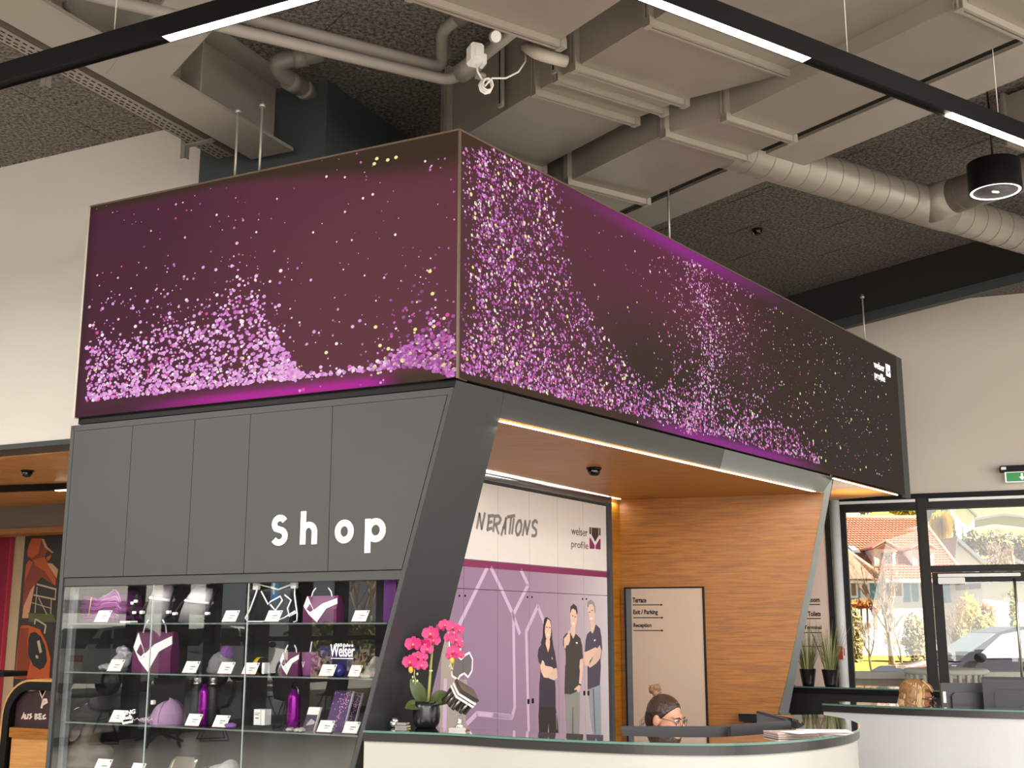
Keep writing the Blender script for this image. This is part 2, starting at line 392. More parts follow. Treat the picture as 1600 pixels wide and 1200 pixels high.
a = WW.hit(1583, 912, .1); b = WW.hit(1597, 1075, .1)
MB().tube([WW.hit(1585, 905, .03), WW.hit(1586, 915, .1), WW.hit(1599, 1085, .1), WW.hit(1600, 1090, .03)], .014).build('pull_handle', M('brushed steel', '#b9b7b2', .3, metal=1), dr)
# pale cased pipe beside the window, with the red call point on it
t4 = MB(); u0 = wu(1306, 920); u1 = wu(1318, 920)
t4.tube([WW.pt((u0+u1)/2, .05, .3), WW.pt((u0+u1)/2, .05, 3.0)], .05, 16); struct(t4.build('trim_4', M('pale grey casing', '#e2e3e2', .4)))

# ------------------------------------------------------------------ the room behind the left wall
RB = lambda u, v, z: WLr.pt(u, v, z)
struct(MB().prism([RB(-9, -.25, 2.9), RB(1.6, -.25, 2.9), RB(1.6, -3.1, 2.9), RB(-9, -3.1, 2.9)], (0, 0, .06)).build('ceiling_oak', m_oak2))
struct(MB().ob(WLr, -9, 1.6, -3.2, -3.05, 2.66, 2.96).build('trim_5', M('taupe bulkhead', '#6f6257', .7)))
struct(MB().ob(WLr, -9, 1.6, -3.3, -3.02, 2.60, 2.66).build('trim_6', m_oak))
struct(MB().ob(WLr, -9, 1.6, -4.2, -4.0, 0, 2.96).build('wall_far', M('cream panel', '#c9b18d', .7)))
struct(MB().prism([RB(1.3, -.25, 0), RB(1.5, -.25, 0), RB(1.5, -4.1, 0), RB(1.3, -4.1, 0)], (0, 0, 2.9)).build('wall_side', M('cream panel', '#c9b18d', .7)))
q = RB(-.5, -3.65, 2.62); t_ = RB(-.5, -3.9, 1.8)
area('cove_lamp', q, t_, 4.0, .08, 26, (1, .78, .5))
q = RB(-1.0, -1.6, 2.8); area('back_room_lamp', q, q-Vector((0, 0, 1)), 2.2, .3, 22, (1, .86, .68))
# ------------------------------------------------------------------ the inclined portal plane of the reception booth
S = Vector((-dL.x*.29, -dL.y*.29, 1.0))
P0 = Vector((C0.x, C0.y, ZB)); PN = dR.cross(S).normalized()
if PN.dot(-P0) < 0: PN = -PN
def pp(a, b): return P0+dR*a+S*b                       # b is height above the video wall's bottom edge
def slab(mb, poly, t0, t1, mi=0): return mb.prism([pp(a, b)+PN*t0 for a, b in poly], PN*(t1-t0), mi)

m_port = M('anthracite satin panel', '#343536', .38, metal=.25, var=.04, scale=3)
m_port_lit = M('lit satin panel', '#8d9191', .38, metal=.3, var=.04, scale=3)  # paler copy of the portal panel, brighter reflection put into its colour
m_led = M('white light strip', '#fffaf0', .5, emit=9, ecol='#fff4e2', var=0)
booth = thing('reception_booth', 'open reception booth with slanted grey portal frame and oak veneer lining under the video wall', 'booth', (C0.x, C0.y, 0))
lp = [(0, -.012), (.40, -.012), (.418, -.145), (.43, -.977), (.447, -1.6), (.47, -2.84), (0, -2.84)]; n = len(lp)
fv = [pp(a, b) for a, b in lp]; bv = [pp(a+(.135 if a == 0 else 0), b)-PN*.14 for a, b in lp]
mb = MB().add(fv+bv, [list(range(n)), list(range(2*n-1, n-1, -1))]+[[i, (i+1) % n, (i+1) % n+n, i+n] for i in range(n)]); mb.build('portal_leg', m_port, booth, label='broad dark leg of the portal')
mb = MB(); slab(mb, [(.404, -.012), (2.98, -.012), (2.98, -.148), (.42, -.145)], -.14, -.001); slab(mb, [(2.985, -.012), (4.965, -.012), (4.83, -.152), (2.985, -.148)], -.14, -.001); mb.mi = [0 if i < 6 else 1 for i in range(len(mb.f))]; mb.build('fascia', [m_port, M('half lit satin panel', '#5b5e5f', .38, metal=.25, var=.04, scale=3)], booth)  # second length is paler: the stronger reflection there is put into its colour
mb = MB(); slab(mb, [(4.835, -.152), (4.968, -.012), (5.061, -.719), (5.171, -1.683), (5.30, -2.84), (5.05, -2.84), (4.985, -1.677), (4.945, -.725)], -.1, 0); mb.build('portal_leg', m_port_lit, booth, label='narrow pale leg of the portal')
mb = MB(); slab(mb, [(4.826, -.155), (4.836, -.155), (4.945, -.725), (4.985, -1.677), (5.05, -2.84), (5.02, -2.84), (4.955, -1.677), (4.922, -.725)], -.12, -.01); mb.build('edge_strip', m_black, booth)
# oak soffit, end wall and corner strip
ea = pz(968, 781, ZW); eb_ = pz(1285, 771, ZW)
KE = Fr(ea, eb_-ea); KW = Fr(ea, head(1930))
q = [pp(.3, ZW-ZB)+Vector((0, 0, 0)), pp(4.86, ZW-ZB), KE.pt(1.70, -.02, ZW), KE.pt(-.3, -.02, ZW), KW.pt(-3.2, -.1, ZW)]
q = [Vector((p.x, p.y, ZW)) for p in q]
mb = MB().prism(q, (0, 0, .12)); mb.build('soffit_panel', m_oakc, booth)
edge = [KE.pix(*p) for p in ((1286, 770), (1265, 880), (1227, 1063), (1214, 1112), (1196, 1200))]
e0 = KE.pix(958, 781)[0]
poly = [(-.1, ZW)]+[(u+.01, z) for u, z in edge]+[(edge[-1][0]-.06, 0.02), (-.1, .02)]
mb = MB().fp(KE, poly, -.06, 0); mb.build('end_panel', m_oak, booth)
mb = MB().fp(KW, [(-.17, .02), (-.004, .02), (-.004, ZW), (-.17, ZW)], -.05, 0.0); mb.build('corner_strip', m_oak, booth)
# light strips in the soffit
def strip(p0, p1, wd, name, lamp, zz=ZW):
    d = (p1-p0).normalized(); n = Vector((-d.y, d.x, 0))*wd/2
    mb = MB().prism([p0-n, p1-n, p1+n, p0+n], (0, 0, -.0012)); o = mb.build(name, m_led, booth)
    c = (p0+p1)/2-Vector((0, 0, .03)); L = (p1-p0).length
    d2 = bpy.data.lights.new(name+'_lamp', 'AREA'); d2.shape = 'RECTANGLE'; d2.size = L; d2.size_y = .03; d2.energy = lamp; d2.color = (1, .95, .87)
    l = bpy.data.objects.new(name+'_lamp', d2); C.objects.link(l); l.location = c; l.rotation_euler = (0, 0, math.atan2(d.y, d.x)); return o
strip(pz(781, 658, ZW-.002), pz(1272, 768, ZW-.002), .03, 'light_strip', 17)
s1 = pz(968, 780, ZW-.002); s0 = pz(755, 734, ZW-.002); s0 = s0+(s0-s1)*.35
strip(s0, s1, .03, 'light_strip', 11)
# soffit below the overhanging end of the video wall
w0, w1, w2 = pz(1303, 747, ZB-.042), pz(1403, 773, ZB-.042), pz(1296, 782, ZB-.042)
mb = MB().prism([w0, w1, w2], (0, 0, .01)); mb.build('overhang_soffit', m_oakc, booth)
d = (w1-w0).normalized(); n = Vector((-d.y, d.x, 0))*.014
mb = MB().prism([w0, w1, w1+n, w0+n], (0, 0, -.005)); mb.build('light_strip', m_led, booth)
l = area('overhang_fill', (w0+w1+w2)/3-Vector((0, 0, .25)), (w0+w1+w2)/3, .5, .1, 5, (1, .85, .65))  # unseen fill added below, aimed up to brighten the soffit

# ------------------------------------------------------------------ video wall
vw = thing('video_wall', 'long corner video wall showing magenta and lilac particles above the booth', 'video wall', (C0.x, C0.y, ZB))
LU, RU = 2.65, 6.74
m_case = M('dark bronze casing', '#2e2822', .5)
mb = MB(); mb.ob(KL, 0, LU, -.22, -.004, ZB+.004, ZT-.004); mb.ob(KR, 0, RU, -.22, -.004, ZB+.004, ZT-.004); mb.build('casing', m_case, vw)
def sstep(a, b, x):
    t = max(0, min(1, (x-a)/(b-a))); return t*t*(3-2*t)
def mixc(a, b, t): return tuple(x+(y-x)*t for x, y in zip(a, b))
def colL(px, py):
    top = 202+(717-px)*.2097; bot = 589+(714-px)*.107; h = (py-top)/(bot-top)
    c = mixc(lin('#4b2233'), lin('#663440'), sstep(150, 560, px))
    c = mixc(c, lin('#5a2f4a'), .18*(1-sstep(.1, .45, h))*(1-sstep(420, 640, px)))
    edge = .035+.14*sstep(330, 700, px)
    c = mixc(lin('#3d2d20'), c, sstep(edge*.45, edge*1.15, h))
    c = mixc(lin('#2b1a18'), c, sstep(130, 158, px-(py-323)*-.08))
    m = sstep(.945, .985, h)
    mg = sstep(180, 380, px)*(1-sstep(560, 640, px))
    c = mixc(c, mixc(lin('#471d33'), lin('#b8229a'), mg), m*(1-sstep(660, 714, px)*.0))
    if px > 600: c = mixc(c, lin('#43321f'), m*sstep(600, 640, px))
    return c
def colR(px, py):
    top = 202+(px-718)*.5242; bot = 589+(px-714)*.2644; h = (py-top)/(bot-top)
    c = mixc(lin('#573238'), lin('#63303f'), sstep(760, 960, px)*(1-sstep(.2, .6, h)))
    dk = sstep(.3, .75, h)*sstep(900, 1010, px)
    c = mixc(c, lin('#3b2e26'), max(dk, sstep(1080, 1240, px)))
    c = mixc(lin('#45301f'), c, sstep(.02, .16, h)*(1-sstep(730, 860, px))+sstep(730, 860, px))
    mg = math.exp(-((px-1060)/110)**2)*(1-sstep(.02, .09, h))
    c = mixc(c, lin('#9c2a94'), mg*.8)
    m = sstep(.93, .97, h); mb_ = sstep(980, 1080, px)*(1-sstep(1200, 1300, px))
    c = mixc(c, mixc(lin('#453026'), lin('#8d2f86'), mb_), m*(1-sstep(1280, 1340, px)))
    return mixc(c, lin('#39302b'), sstep(1250, 1340, px))
def PX(p):
    d = p-Vector((0, 0, H)); dz = d.y*cT+d.z*sT
    return 800+F*d.x/dz, 600-F*(-d.y*sT+d.z*cT)/dz
def display(fr, U, colf, name, nu, nz):
    vs = []; fs = []; cs = []
    for j in range(nz+1):
        for i in range(nu+1):
            p = fr.pt(U*i/nu, 0, ZB+.003+(ZT-ZB-.006)*j/nz); vs.append(p); cs.append(colf(*PX(p)))
    for j in range(nz):
        for i in range(nu): k = j*(nu+1)+i; fs.append([k, k+1, k+nu+2, k+nu+1])
    mb = MB().add(vs, fs); o = mb.build(name, m_disp, vw, fix=True)
    ca = o.data.color_attributes.new('col', 'FLOAT_COLOR', 'POINT')
    for i, c in enumerate(cs): ca.data[i].color = (*c[:3], 1)
    return o
m_disp = M_attr('led display', 1.0, .75)
display(KL, LU, colL, 'display_panel', 90, 50); display(KR, RU, colR, 'display_panel', 140, 40)
# edge profiles
mb = MB(); mb.ob(KL, -.004, LU+.008, -.22, .004, ZT-.004, ZT+.006); mb.ob(KR, -.004, RU, -.22, .004, ZT-.004, ZT+.006)
mb.ob(KL, -.003, .004, -.1, .004, ZB, ZT); mb.build('edge_profile', M('bronze edge', '#6b5b4c', .4), vw)
mb = MB(); mb.ob(KL, LU, LU+.012, -.22, .004, ZB, ZT+.006); mb.build('edge_profile', M('pale edge', '#b9afa2', .5), vw)
mb = MB(); mb.ob(KR, RU, RU+.16, -.03, .0, ZB-.03, ZT+.005); mb.build('end_profile', m_dark, vw)
mb = MB(); mb.ob(KL, .02, LU, -.2, -.03, ZB-.035, ZB+.002); mb.ob(KR, .02, RU, -.2, -.05, ZB-.012, ZB+.002); mb.build('shadow_joint', m_black, vw)

# glowing particles on the display: counted by nobody
rnd = random.Random(11)
pal = ['#e39bdc', '#f2b8ec', '#c96fbf', '#a8559d', '#d84fa0', '#fbe9f6', '#f3eaa0', '#8d4a86', '#fff7d8']
m_dots = [M('dot '+c[1:], '#0b0a0b', .6, emit=.98, var=.0, ecol=c, spec=.1) for c in pal]
def dot(mb, fr, px, py, r, mi, sq=False, el=1.0):
    u, z = fr.pix(px, py)
    n = 6; a0 = rnd.random()*1.0
    if not (0.012 < u < (LU if fr is KL else RU)-.02 and ZB+.012 < z < ZT-.012): return
    vs = []
    for k in range(n):
        t = a0+2*math.pi*k/n; vs.append(fr.pt(u+r*math.cos(t)*el, .0015, z+r*math.sin(t)))
    mb.add(vs, [list(range(n))], mi)
def pick(ws):
    x = rnd.random()*sum(ws)
    for i, v in enumerate(ws):
        x -= v
        if x <= 0: return i
    return 0
def interp(tab, x):
    if x <= tab[0][0]: return tab[0][1]
    for (a, b), (c, d) in zip(tab, tab[1:]):
        if x <= c: return b+(d-b)*(x-a)/(c-a)
    return tab[-1][1]
topL = [(130, 545), (165, 530), (200, 545), (240, 520), (290, 505), (330, 520), (370, 440), (400, 470), (440, 545), (480, 600), (540, 600), (590, 575), (630, 545), (660, 520), (690, 520), (716, 530)]
mb = MB(); k = 0
while k < 2500:
    px = 135+rnd.random()*580; bot = 589+(714-px)*.107-22*(1-sstep(640, 714, px))
    tp = interp(topL, px); y = bot-(rnd.random()**1.7)*(bot-tp)*1.05-rnd.gauss(0, 6)
    if y > bot-2: continue
    if 470 < px < 600 and rnd.random() < .45: continue
    right = sstep(520, 640, px)
    ws = [5*(1-right)+1, 3.5*(1-right)+.3, 2.5+3*right, 3*right, 1.6*(1-sstep(150, 300, px)), .7*(1-right)+.2, .12+.25*right, 2.5*right, .1]
    r = .0052+abs(rnd.gauss(0, .0038)); dot(mb, KL, px, y, min(r, .014), pick(ws), el=1.25); k += 1
for k in range(620):                                     # looser cloud above
    px = 140+rnd.random()*575; tp = interp(topL, px); y = tp+30-abs(rnd.gauss(0, 60))
    if 470 < px < 590 and rnd.random() < .75: continue
    right = sstep(520, 640, px)
    dot(mb, KL, px, y, .004+rnd.random()**2*.008, pick([3*(1-right), 3*(1-right), 2, 2.5*right, 1, .8, .2+.3*right, 1.5*right, .1]), el=1.2)
for k in range(230):
    px = 150+rnd.random()*560; y = 240+rnd.random()*300
    dot(mb, KL, px, y, .003+rnd.random()**2*.006, pick([2, 2, 2, 1, 1.5, 1, .25, 1, .1]))
for px, y in ((589, 248), (585, 256), (606, 250), (619, 246), (510, 551), (587, 511), (678, 510), (652, 535), (641, 552), (607, 545), (682, 556), (676, 459), (672, 424), (594, 540), (683, 538)):
    dot(mb, KL, px, y, .0105, 6, el=1.2)
mb.build('particle_pattern', m_dots, vw, fix=False, kind='stuff')
mb = MB(); k = 0
edgeR = [(235, 850), (300, 872), (340, 880), (400, 880), (450, 900), (500, 930), (550, 965), (600, 1000), (640, 1060)]
while k < 3100:                                          # the broad column beside the corner
    y = 232+rnd.random()*410; xr = interp(edgeR, y); px = 726+(rnd.random()**1.15)*(xr-726)+rnd.gauss(0, 5)
    if px < 722 or (px < 745 and rnd.random() < .7): continue
    bot = 589+(px-714)*.2644-10
    if y > bot: continue
    if rnd.random() < .25*sstep(.3, 1, (px-726)/(xr-726)): continue
    r = .0042+abs(rnd.gauss(0, .003)); dot(mb, KR, px, y, min(r, .012)*(1+.25*sstep(800, 1000, px)), pick([2.2, 1.2, 5, 4, 1.2, 1.0, .3, 3, .25]), el=1.05); k += 1
k = 0
while k < 2300:                                          # drift along the lower edge
    px = 720+rnd.random()*560; bot = 589+(px-714)*.2644-10*(1+sstep(900, 1000, px)*.4)
    hh = interp([(720, 60), (800, 80), (900, 70), (1000, 62), (1060, 60), (1120, 75), (1200, 60), (1250, 40), (1290, 18)], px)
    y = bot-abs(rnd.gauss(0, .55))*hh
    dens = interp([(720, 1), (1000, .9), (1150, 1), (1230, .8), (1285, .3)], px)
    if rnd.random() > dens: continue
    dot(mb, KR, px, y, (.0042+abs(rnd.gauss(0, .003)))*(1+.35*sstep(900, 1200, px)), pick([3, 2, 5, 3, 2, .7, .2, 2, .3]), el=1.1); k += 1
k = 0
while k < 1500:                                          # the plume
    y = 400+rnd.random()*280; c = interp([(400, 1085), (470, 1098), (520, 1108), (560, 1112), (620, 1095), (680, 1075)], y)
    s = interp([(400, 45), (450, 50), (520, 45), (600, 40), (680, 60)], y)
    px = c+rnd.gauss(0, 1)*(s if rnd.random() < .62 else 9)
    if px < 1040 and rnd.random() < .6: continue
    top = 202+(px-718)*.5242+14
    if y < top: continue
    dot(mb, KR, px, y, .0035+abs(rnd.gauss(0, .003)), pick([4, 4, 4, 1, 1.5, 2.5, .4, 1, .6])); k += 1
for k in range(900):                                     # far sparks
    px = 1110+rnd.random()*285; top = 202+(px-718)*.5242+18; bot = 589+(px-714)*.2644-14; y = top+rnd.random()*(bot-top)
    if rnd.random() < .55*sstep(1180, 1390, px)*(1-sstep(0, 1, (y-top)/(bot-top))*.6): continue
    dot(mb, KR, px, y, .003+abs(rnd.gauss(0, .0035)), pick([1.5, 1, 2, 2, .5, 1, 1.2, 3, .8]))
for k in range(150):
    px = 730+rnd.random()*330; y = 240+rnd.random()*330
    if y < 202+(px-718)*.5242+12: continue
    dot(mb, KR, px, y, .004+rnd.random()**2*.005, pick([2, 2, 2, 1, 1, 1, .4, 1, .2]))
for k in range(120):
    y = 240+rnd.random()*380; xr = interp(edgeR, y); px = 735+rnd.random()*(xr-735); dot(mb, KR, px, y, .008+rnd.random()*.005, 6 if k % 3 else 8)
for px, y in ((1330, 655), (1356, 655), (1313, 700), (1290, 720), (1250, 615), (1290, 673), (1372, 620), (1353, 730), (1283, 755 - 40), (1375, 760)):
    dot(mb, KR, px, y, .013, 6)
mb.build('particle_pattern', m_dots, vw, fix=False, kind='stuff')

# company mark on the right end of the display: two words and a punched V emblem
def emblem(mb, fr, u, z, w_, h_, v, dark, col):
    def q(a, b): return (u+a*w_, z+b*h_)
    g = .05
    mb.fp(fr, [q(0, .52), q(.13, .52), q(.13, 1), q(0, 1)], v, v+.002, dark); mb.fp(fr, [q(.87, .52), q(1, .52), q(1, 1), q(.87, 1)], v, v+.002, dark)
    mb.fp(fr, [q(.2, 1), q(.2, .62), q(.5, .36), q(.8, .62), q(.8, 1)], v, v+.002, dark)
    mb.fp(fr, [q(0, .44), q(0, 0), q(.45, 0), q(.47, .18), q(.08, .5)], v, v+.002, col)
    mb.fp(fr, [q(1, .44), q(1, 0), q(.55, 0), q(.53, .18), q(.92, .5)], v, v+.002, col)
m_lw = M('lit white', '#ffffff', .5, emit=.9, var=0)
mb = MB()
a = KR.pix(1365, 569); b = KR.pix(1381, 572)
text(mb, KR, 'welser', a[0], a[1]-.03, b[0]-a[0], .07, .002, 0, bold=.01)
text(mb, KR, 'profile', a[0], a[1]-.15, b[0]-a[0], .09, .002, 0, bold=.01)
c = KR.pix(1383, 565); d = KR.pix(1391, 590)
emblem(mb, KR, c[0], d[1], (d[0]-c[0]), c[1]-d[1]-.02, .002, 0, 0)
mb.build('lettering', m_lw, vw, label='white company mark at the far end of the display')
# threaded hanger rods
m_rod = M('zinc rod', '#b5aea2', .4, metal=.5)
for (px, py, zt_, fr_) in ((362, 217, 4.72, KL), (400, 212, 4.72, KL), (1046, 331, 4.72, KR), (1352, 506, 4.75, KR)):
    u, _ = fr_.pix(px+(5 if fr_ is KL else 0), 275 if fr_ is KL else py+35, -.12); p0 = fr_.pt(u, -.12, ZT-.01)
    MB().tube([p0, Vector((p0.x, p0.y, zt_))], .008, 8).lathe([(.02, 0), (.02, .02)], (p0.x, p0.y, zt_-.04), 6).build('hanger_rod', m_rod, vw)
# ------------------------------------------------------------------ steel beams under the roof
m_beam = M('warm grey steel beam', '#938b80', .5, var=.07, scale=3, bump=.02)
kC = Vector((hCr.y, -hCr.x, 0))                            # across the left beam
def C3(a, c, z): return hCr*a+kC*c+Vector((0, 0, z))
bmL = MB()
a0, a1 = 2.0, 6.02
def boxC(mb, a0, a1, c0, c1, z0, z1, mi=0): return mb.prism([C3(a0, c0, z0), C3(a1, c0, z0), C3(a1, c1, z0), C3(a0, c1, z0)], (0, 0, z1-z0), mi)
boxC(bmL, a0, a1, -4.81, -4.47, 4.7, 4.722); boxC(bmL, a0, a1, -4.655, -4.635, 4.722, 5.2); boxC(bmL, a0, a1, -4.81, -4.47, 5.175, 5.2)
o = bmL.build('beam', m_beam); struct(o)
for a in (2.9, 3.95, 5.1):
    mb = MB(); boxC(mb, a, a+.012, -4.80, -4.655, 4.722, 5.175); boxC(mb, a, a+.012, -4.635, -4.48, 4.722, 5.175); mb.build('stiffener_plate', m_beam, o)
def boxB(mb, u0, u1, w0, w1, z0, z1, mi=0, w0b=None, w1b=None):
    w0b = w0 if w0b is None else w0b; w1b = w1 if w1b is None else w1b
    return mb.prism([B3(u0, w0, z0), B3(u1, w0b, z0), B3(u1, w1b, z0), B3(u0, w1, z0)], (0, 0, z1-z0), mi)
# second beam joins the left one
qa, qb, qc = invB(pz(265, 125, 4.7)), invB(pz(222, 45, 4.7)), invB(pz(330, 45, 4.7))
mb = MB(); boxB(mb, qa[0]-.12, qa[0]+3.2, qb[1], (qa[1]+qc[1])/2, 4.698, 4.72)
wm = (qb[1]+qa[1])/2; boxB(mb, qa[0]+.1, qa[0]+3.2, wm-.01, wm+.01, 4.72, 5.2)
o2 = mb.build('beam', m_beam); struct(o2)
p = pz(213, 25, 5.0); 
mb = MB(); mb.lathe([(.03, 0), (.03, .03)], C3(4.2, -4.633, 4.86), 6, ax=kC); mb.lathe([(.03, 0), (.03, .03)], C3(4.2, -4.633, 5.05), 6, ax=kC); mb.build('bolt', m_steel, o)
# right hand beam along the ducts and a black box added to keep the slot beside it dark
wl_ = (invB(pz(1200, 242, 4.7))[1]+invB(pz(1600, 65, 4.7))[1])/2; mb = MB(); boxB(mb, -6.9, 1.5, wl_, wl_+.36, 4.7, 4.725); boxB(mb, -6.9, 1.5, wl_+.17, wl_+.19, 4.725, 5.2); o3 = mb.build('beam', m_beam); struct(o3)
mb = MB(); boxB(mb, -6.9, 1.5, 5.13, wl_-.015, 4.715, 4.80); t = mb.build('slot_filler', m_black)
tag(t, 'long black slot filler running beside the pale steel beam', 'slot filler')

# perforated tray left of the left beam
tray = thing('cable_tray', 'perforated grey cable tray beside the left steel beam', 'cable tray', C3(3.0, -4.97, 4.72))
mb = MB(); boxC(mb, 1.5, 5.95, -5.04, -4.90, 4.72, 4.724); boxC(mb, 1.5, 5.95, -5.04, -5.036, 4.72, 4.78); boxC(mb, 1.5, 5.95, -4.904, -4.90, 4.72, 4.78)
mb.build('tray', m_galv, tray)
mb = MB()
for i in range(88):
    for c in (-5.015, -4.985, -4.945):
        a = 1.55+i*.05+(.025 if c == -4.985 else 0); boxC(mb, a, a+.03, c, c+.010, 4.7185, 4.7205)
mb.build('slots', m_black, tray, kind='stuff')
for (px, py) in ((72, 110), (290, 215)):
    q = pz(px, py, 4.69); a = q.dot(hCr)
    # solve along-beam coordinate on the tray line
    mb = MB(); cc = -5.06
    best = min((abs(PX(C3(t/100, cc, 4.72))[0]-px), t/100) for t in range(200, 640)); a = best[1]
    boxC(mb, a, a+.04, cc-.004, cc, 4.62, 5.2); boxC(mb, a, a+.004, cc-.04, cc, 4.62, 5.2); boxC(mb, a, a+.04, cc-.03, cc+.22, 4.705, 4.717)
    mb.build('hanger_bracket', m_galv, tray)

# ------------------------------------------------------------------ rectangular air ducts
m_fl = M('duct flange zinc', '#a39a8c', .4, metal=.4, var=.08)
def flange(name_parent, u, w0, w1, z0, z1, d=.045):
    mb = MB(); e = .035
    for uu in (u-d/2, u+.004):
        boxB(mb, uu, uu+d/2-.006, w0-e, w0+.001, z0-e, z1); boxB(mb, uu, uu+d/2-.006, w1-.001, w1+e, z0-e, z1); boxB(mb, uu, uu+d/2-.006, w0-e, w1+e, z0-e, z0+.001)
    for w in (w0-e, w1): boxB(mb, u-d/2-.004, u+d/2+.004, w, w+e, z0-e-.004, z0+.012)
    mb.build('flange', m_fl, name_parent)
def duct(label, segs, z0, z1, flanges, group=None):
    t = thing('air_duct', label, 'air duct', B3(segs[0][0], segs[0][1], z0))
    for (u0, w0, w1, u1, w0b, w1b) in segs:
        mb = MB(); boxB(mb, u0, u1, w0, w1, z0, z1, 0, w0b, w1b)
        # shallow cross-break creases of the sheet
        n = max(1, int((u1-u0)/.5))
        mb.build('duct_section', m_galv, t)
    for (u, w0, w1) in flanges: flange(t, u, w0, w1, z0, z1)
    return t
f0 = invB(pz(845, 262, 4.6)); f1 = invB(pz(836, 140, 4.6)); f1r = invB(pz(988, 187, 4.6)); f2 = invB(pz(907, 105, 4.6)); f2r = invB(pz(1063, 158, 4.6)); f3 = invB(pz(1018, 33, 4.6)); f3r = invB(pz(1237, 113, 4.6)); f2a = invB(pz(881, 122, 4.6)); fr0 = invB(pz(1440, 0, 4.6))
sd_ = Fr(B3(f1[0], f1[1], 0), eB); ul = sd_.pix(684, 190)[0]+f1[0] if sd_.u.dot(eB) > 0 else 0
w0 = (f1[1]+f2[1]+f3[1])/3
f0u = f0[0]
duct('big grey sheet metal duct with double flange, widening towards the viewer', [(ul, w0, f1r[1], f1[0], w0, f1r[1]), (f1[0], w0, f1r[1], f2[0], w0, f2r[1]), (f2[0], w0, f2r[1], f3[0], w0, f3r[1]), (f3[0], w0, f3r[1], f3[0]+2.4, w0, fr0[1])], 4.6, 5.12,
     [(f0u, w0, f1r[1]), (f1[0], w0, f1r[1]), (f2a[0], w0, f2r[1]-.02), (f2[0], w0, f2r[1]), (f3[0], w0, f3r[1])])
g = {k: invB(pz(*p, 4.5)) for k, p in dict(a=(893, 283), b=(1040, 207), c=(1137, 182), ar=(1013, 312), br=(1168, 243), cr=(1232, 212), d=(1490, 0), dr=(1585, 48)).items()}
wr = (g['ar'][1]+g['br'][1]+g['cr'][1])/3; wl = (g['a'][1]+g['b'][1])/2
duct('lower grey sheet metal duct running beside the pale steel beam', [(g['a'][0]-1.1, wl, wr, g['b'][0], wl, wr), (g['b'][0], wl, wr, g['c'][0], g['c'][1], wr), (g['c'][0], g['c'][1], wr, g['d'][0]+1.8, g['c'][1], wr)], 4.5, 4.98,
     [(g['a'][0], wl, wr), (g['b'][0], wl, wr), (g['c'][0], g['c'][1], wr), (g['d'][0], g['c'][1], wr)])
h = {k: invB(pz(*p, 4.45)) for k, p in dict(a=(655, 0), b=(868, 67), c=(955, 0)).items()}
duct('grey duct end at the top edge above the pipes', [(h['b'][0], h['a'][1]-.05, h['b'][1], h['b'][0]+2.2, h['a'][1]-.05, h['b'][1])], 4.45, 4.95, [(h['b'][0]+.02, h['a'][1]-.05, h['b'][1]), (h['b'][0]+.62, h['a'][1]-.05, h['b'][1])])

# ------------------------------------------------------------------ pipes
m_pipe = M('grey insulated pipe', '#857d73', .6, var=.06, scale=12, bump=.03)
m_pipe2 = M('grey plastic drain pipe', '#6b645c', .5, var=.05)
def rounded(pts, r=.08, n=5):
    pts = [Vector(p) for p in pts]; o = [pts[0]]
    for i in range(1, len(pts)-1):
        a, b, c = pts[i-1], pts[i], pts[i+1]; ra = min(r, (a-b).length*.45, (c-b).length*.45)
        p0 = b+(a-b).normalized()*ra; p1 = b+(c-b).normalized()*ra
        for k in range(n+1):
            t = k/n; o.append(p0*(1-t)**2+b*2*t*(1-t)+p1*t*t)
    return o+[pts[-1]]
z1 = 4.78
p1 = pz(360, 20, z1); p2 = pz(690, 106, z1); d = (p2-p1).normalized(); p1 = p1-d*1.2
up = Vector((p2.x, p2.y, z1+.23)); q = up-hBl*(-.0)
far = up+eB*.9
pa = thing('pipe', 'upper grey insulated pipe with an upturned elbow', 'pipe', p1)
MB().tube(rounded([p1, p2, up, up+eB*.25], .06), .035, 14).build('pipe_run', m_pipe, pa)
MB().tube([up+eB*.2, up+eB*.85], .06, 16).build('insulation_sleeve', m_pipe, pa, label='thicker insulated end of the pipe')
z2 = 4.68
r1 = pz(350, 42, z2); r2 = pz(706, 127, z2); d = (r2-r1).normalized(); r1 = r1-d*1.2
pb = thing('pipe', 'lower grey insulated pipe turning up beside the white sensor box', 'pipe', r1)
r3 = r2+eB*.9+Vector((0, 0, .06))
MB().tube(rounded([r1, r2, r3], .1), .032, 14).build('pipe_run', m_pipe, pb)
rd = (r3-r2).normalized()
MB().tube([r2+rd*.1, r2+rd*.28], .055, 16).build('insulation_sleeve', m_pipe, pb)
mb = MB(); v = r2+rd*.26
mb.tube([v+Vector((0, 0, -.04)), v+Vector((.02, 0, -.09))], .014, 8); mb.lathe([(.03, 0), (.035, .012), (.03, .024)], v+Vector((.02, 0, -.1)), 6); mb.build('valve', m_steel, pb)
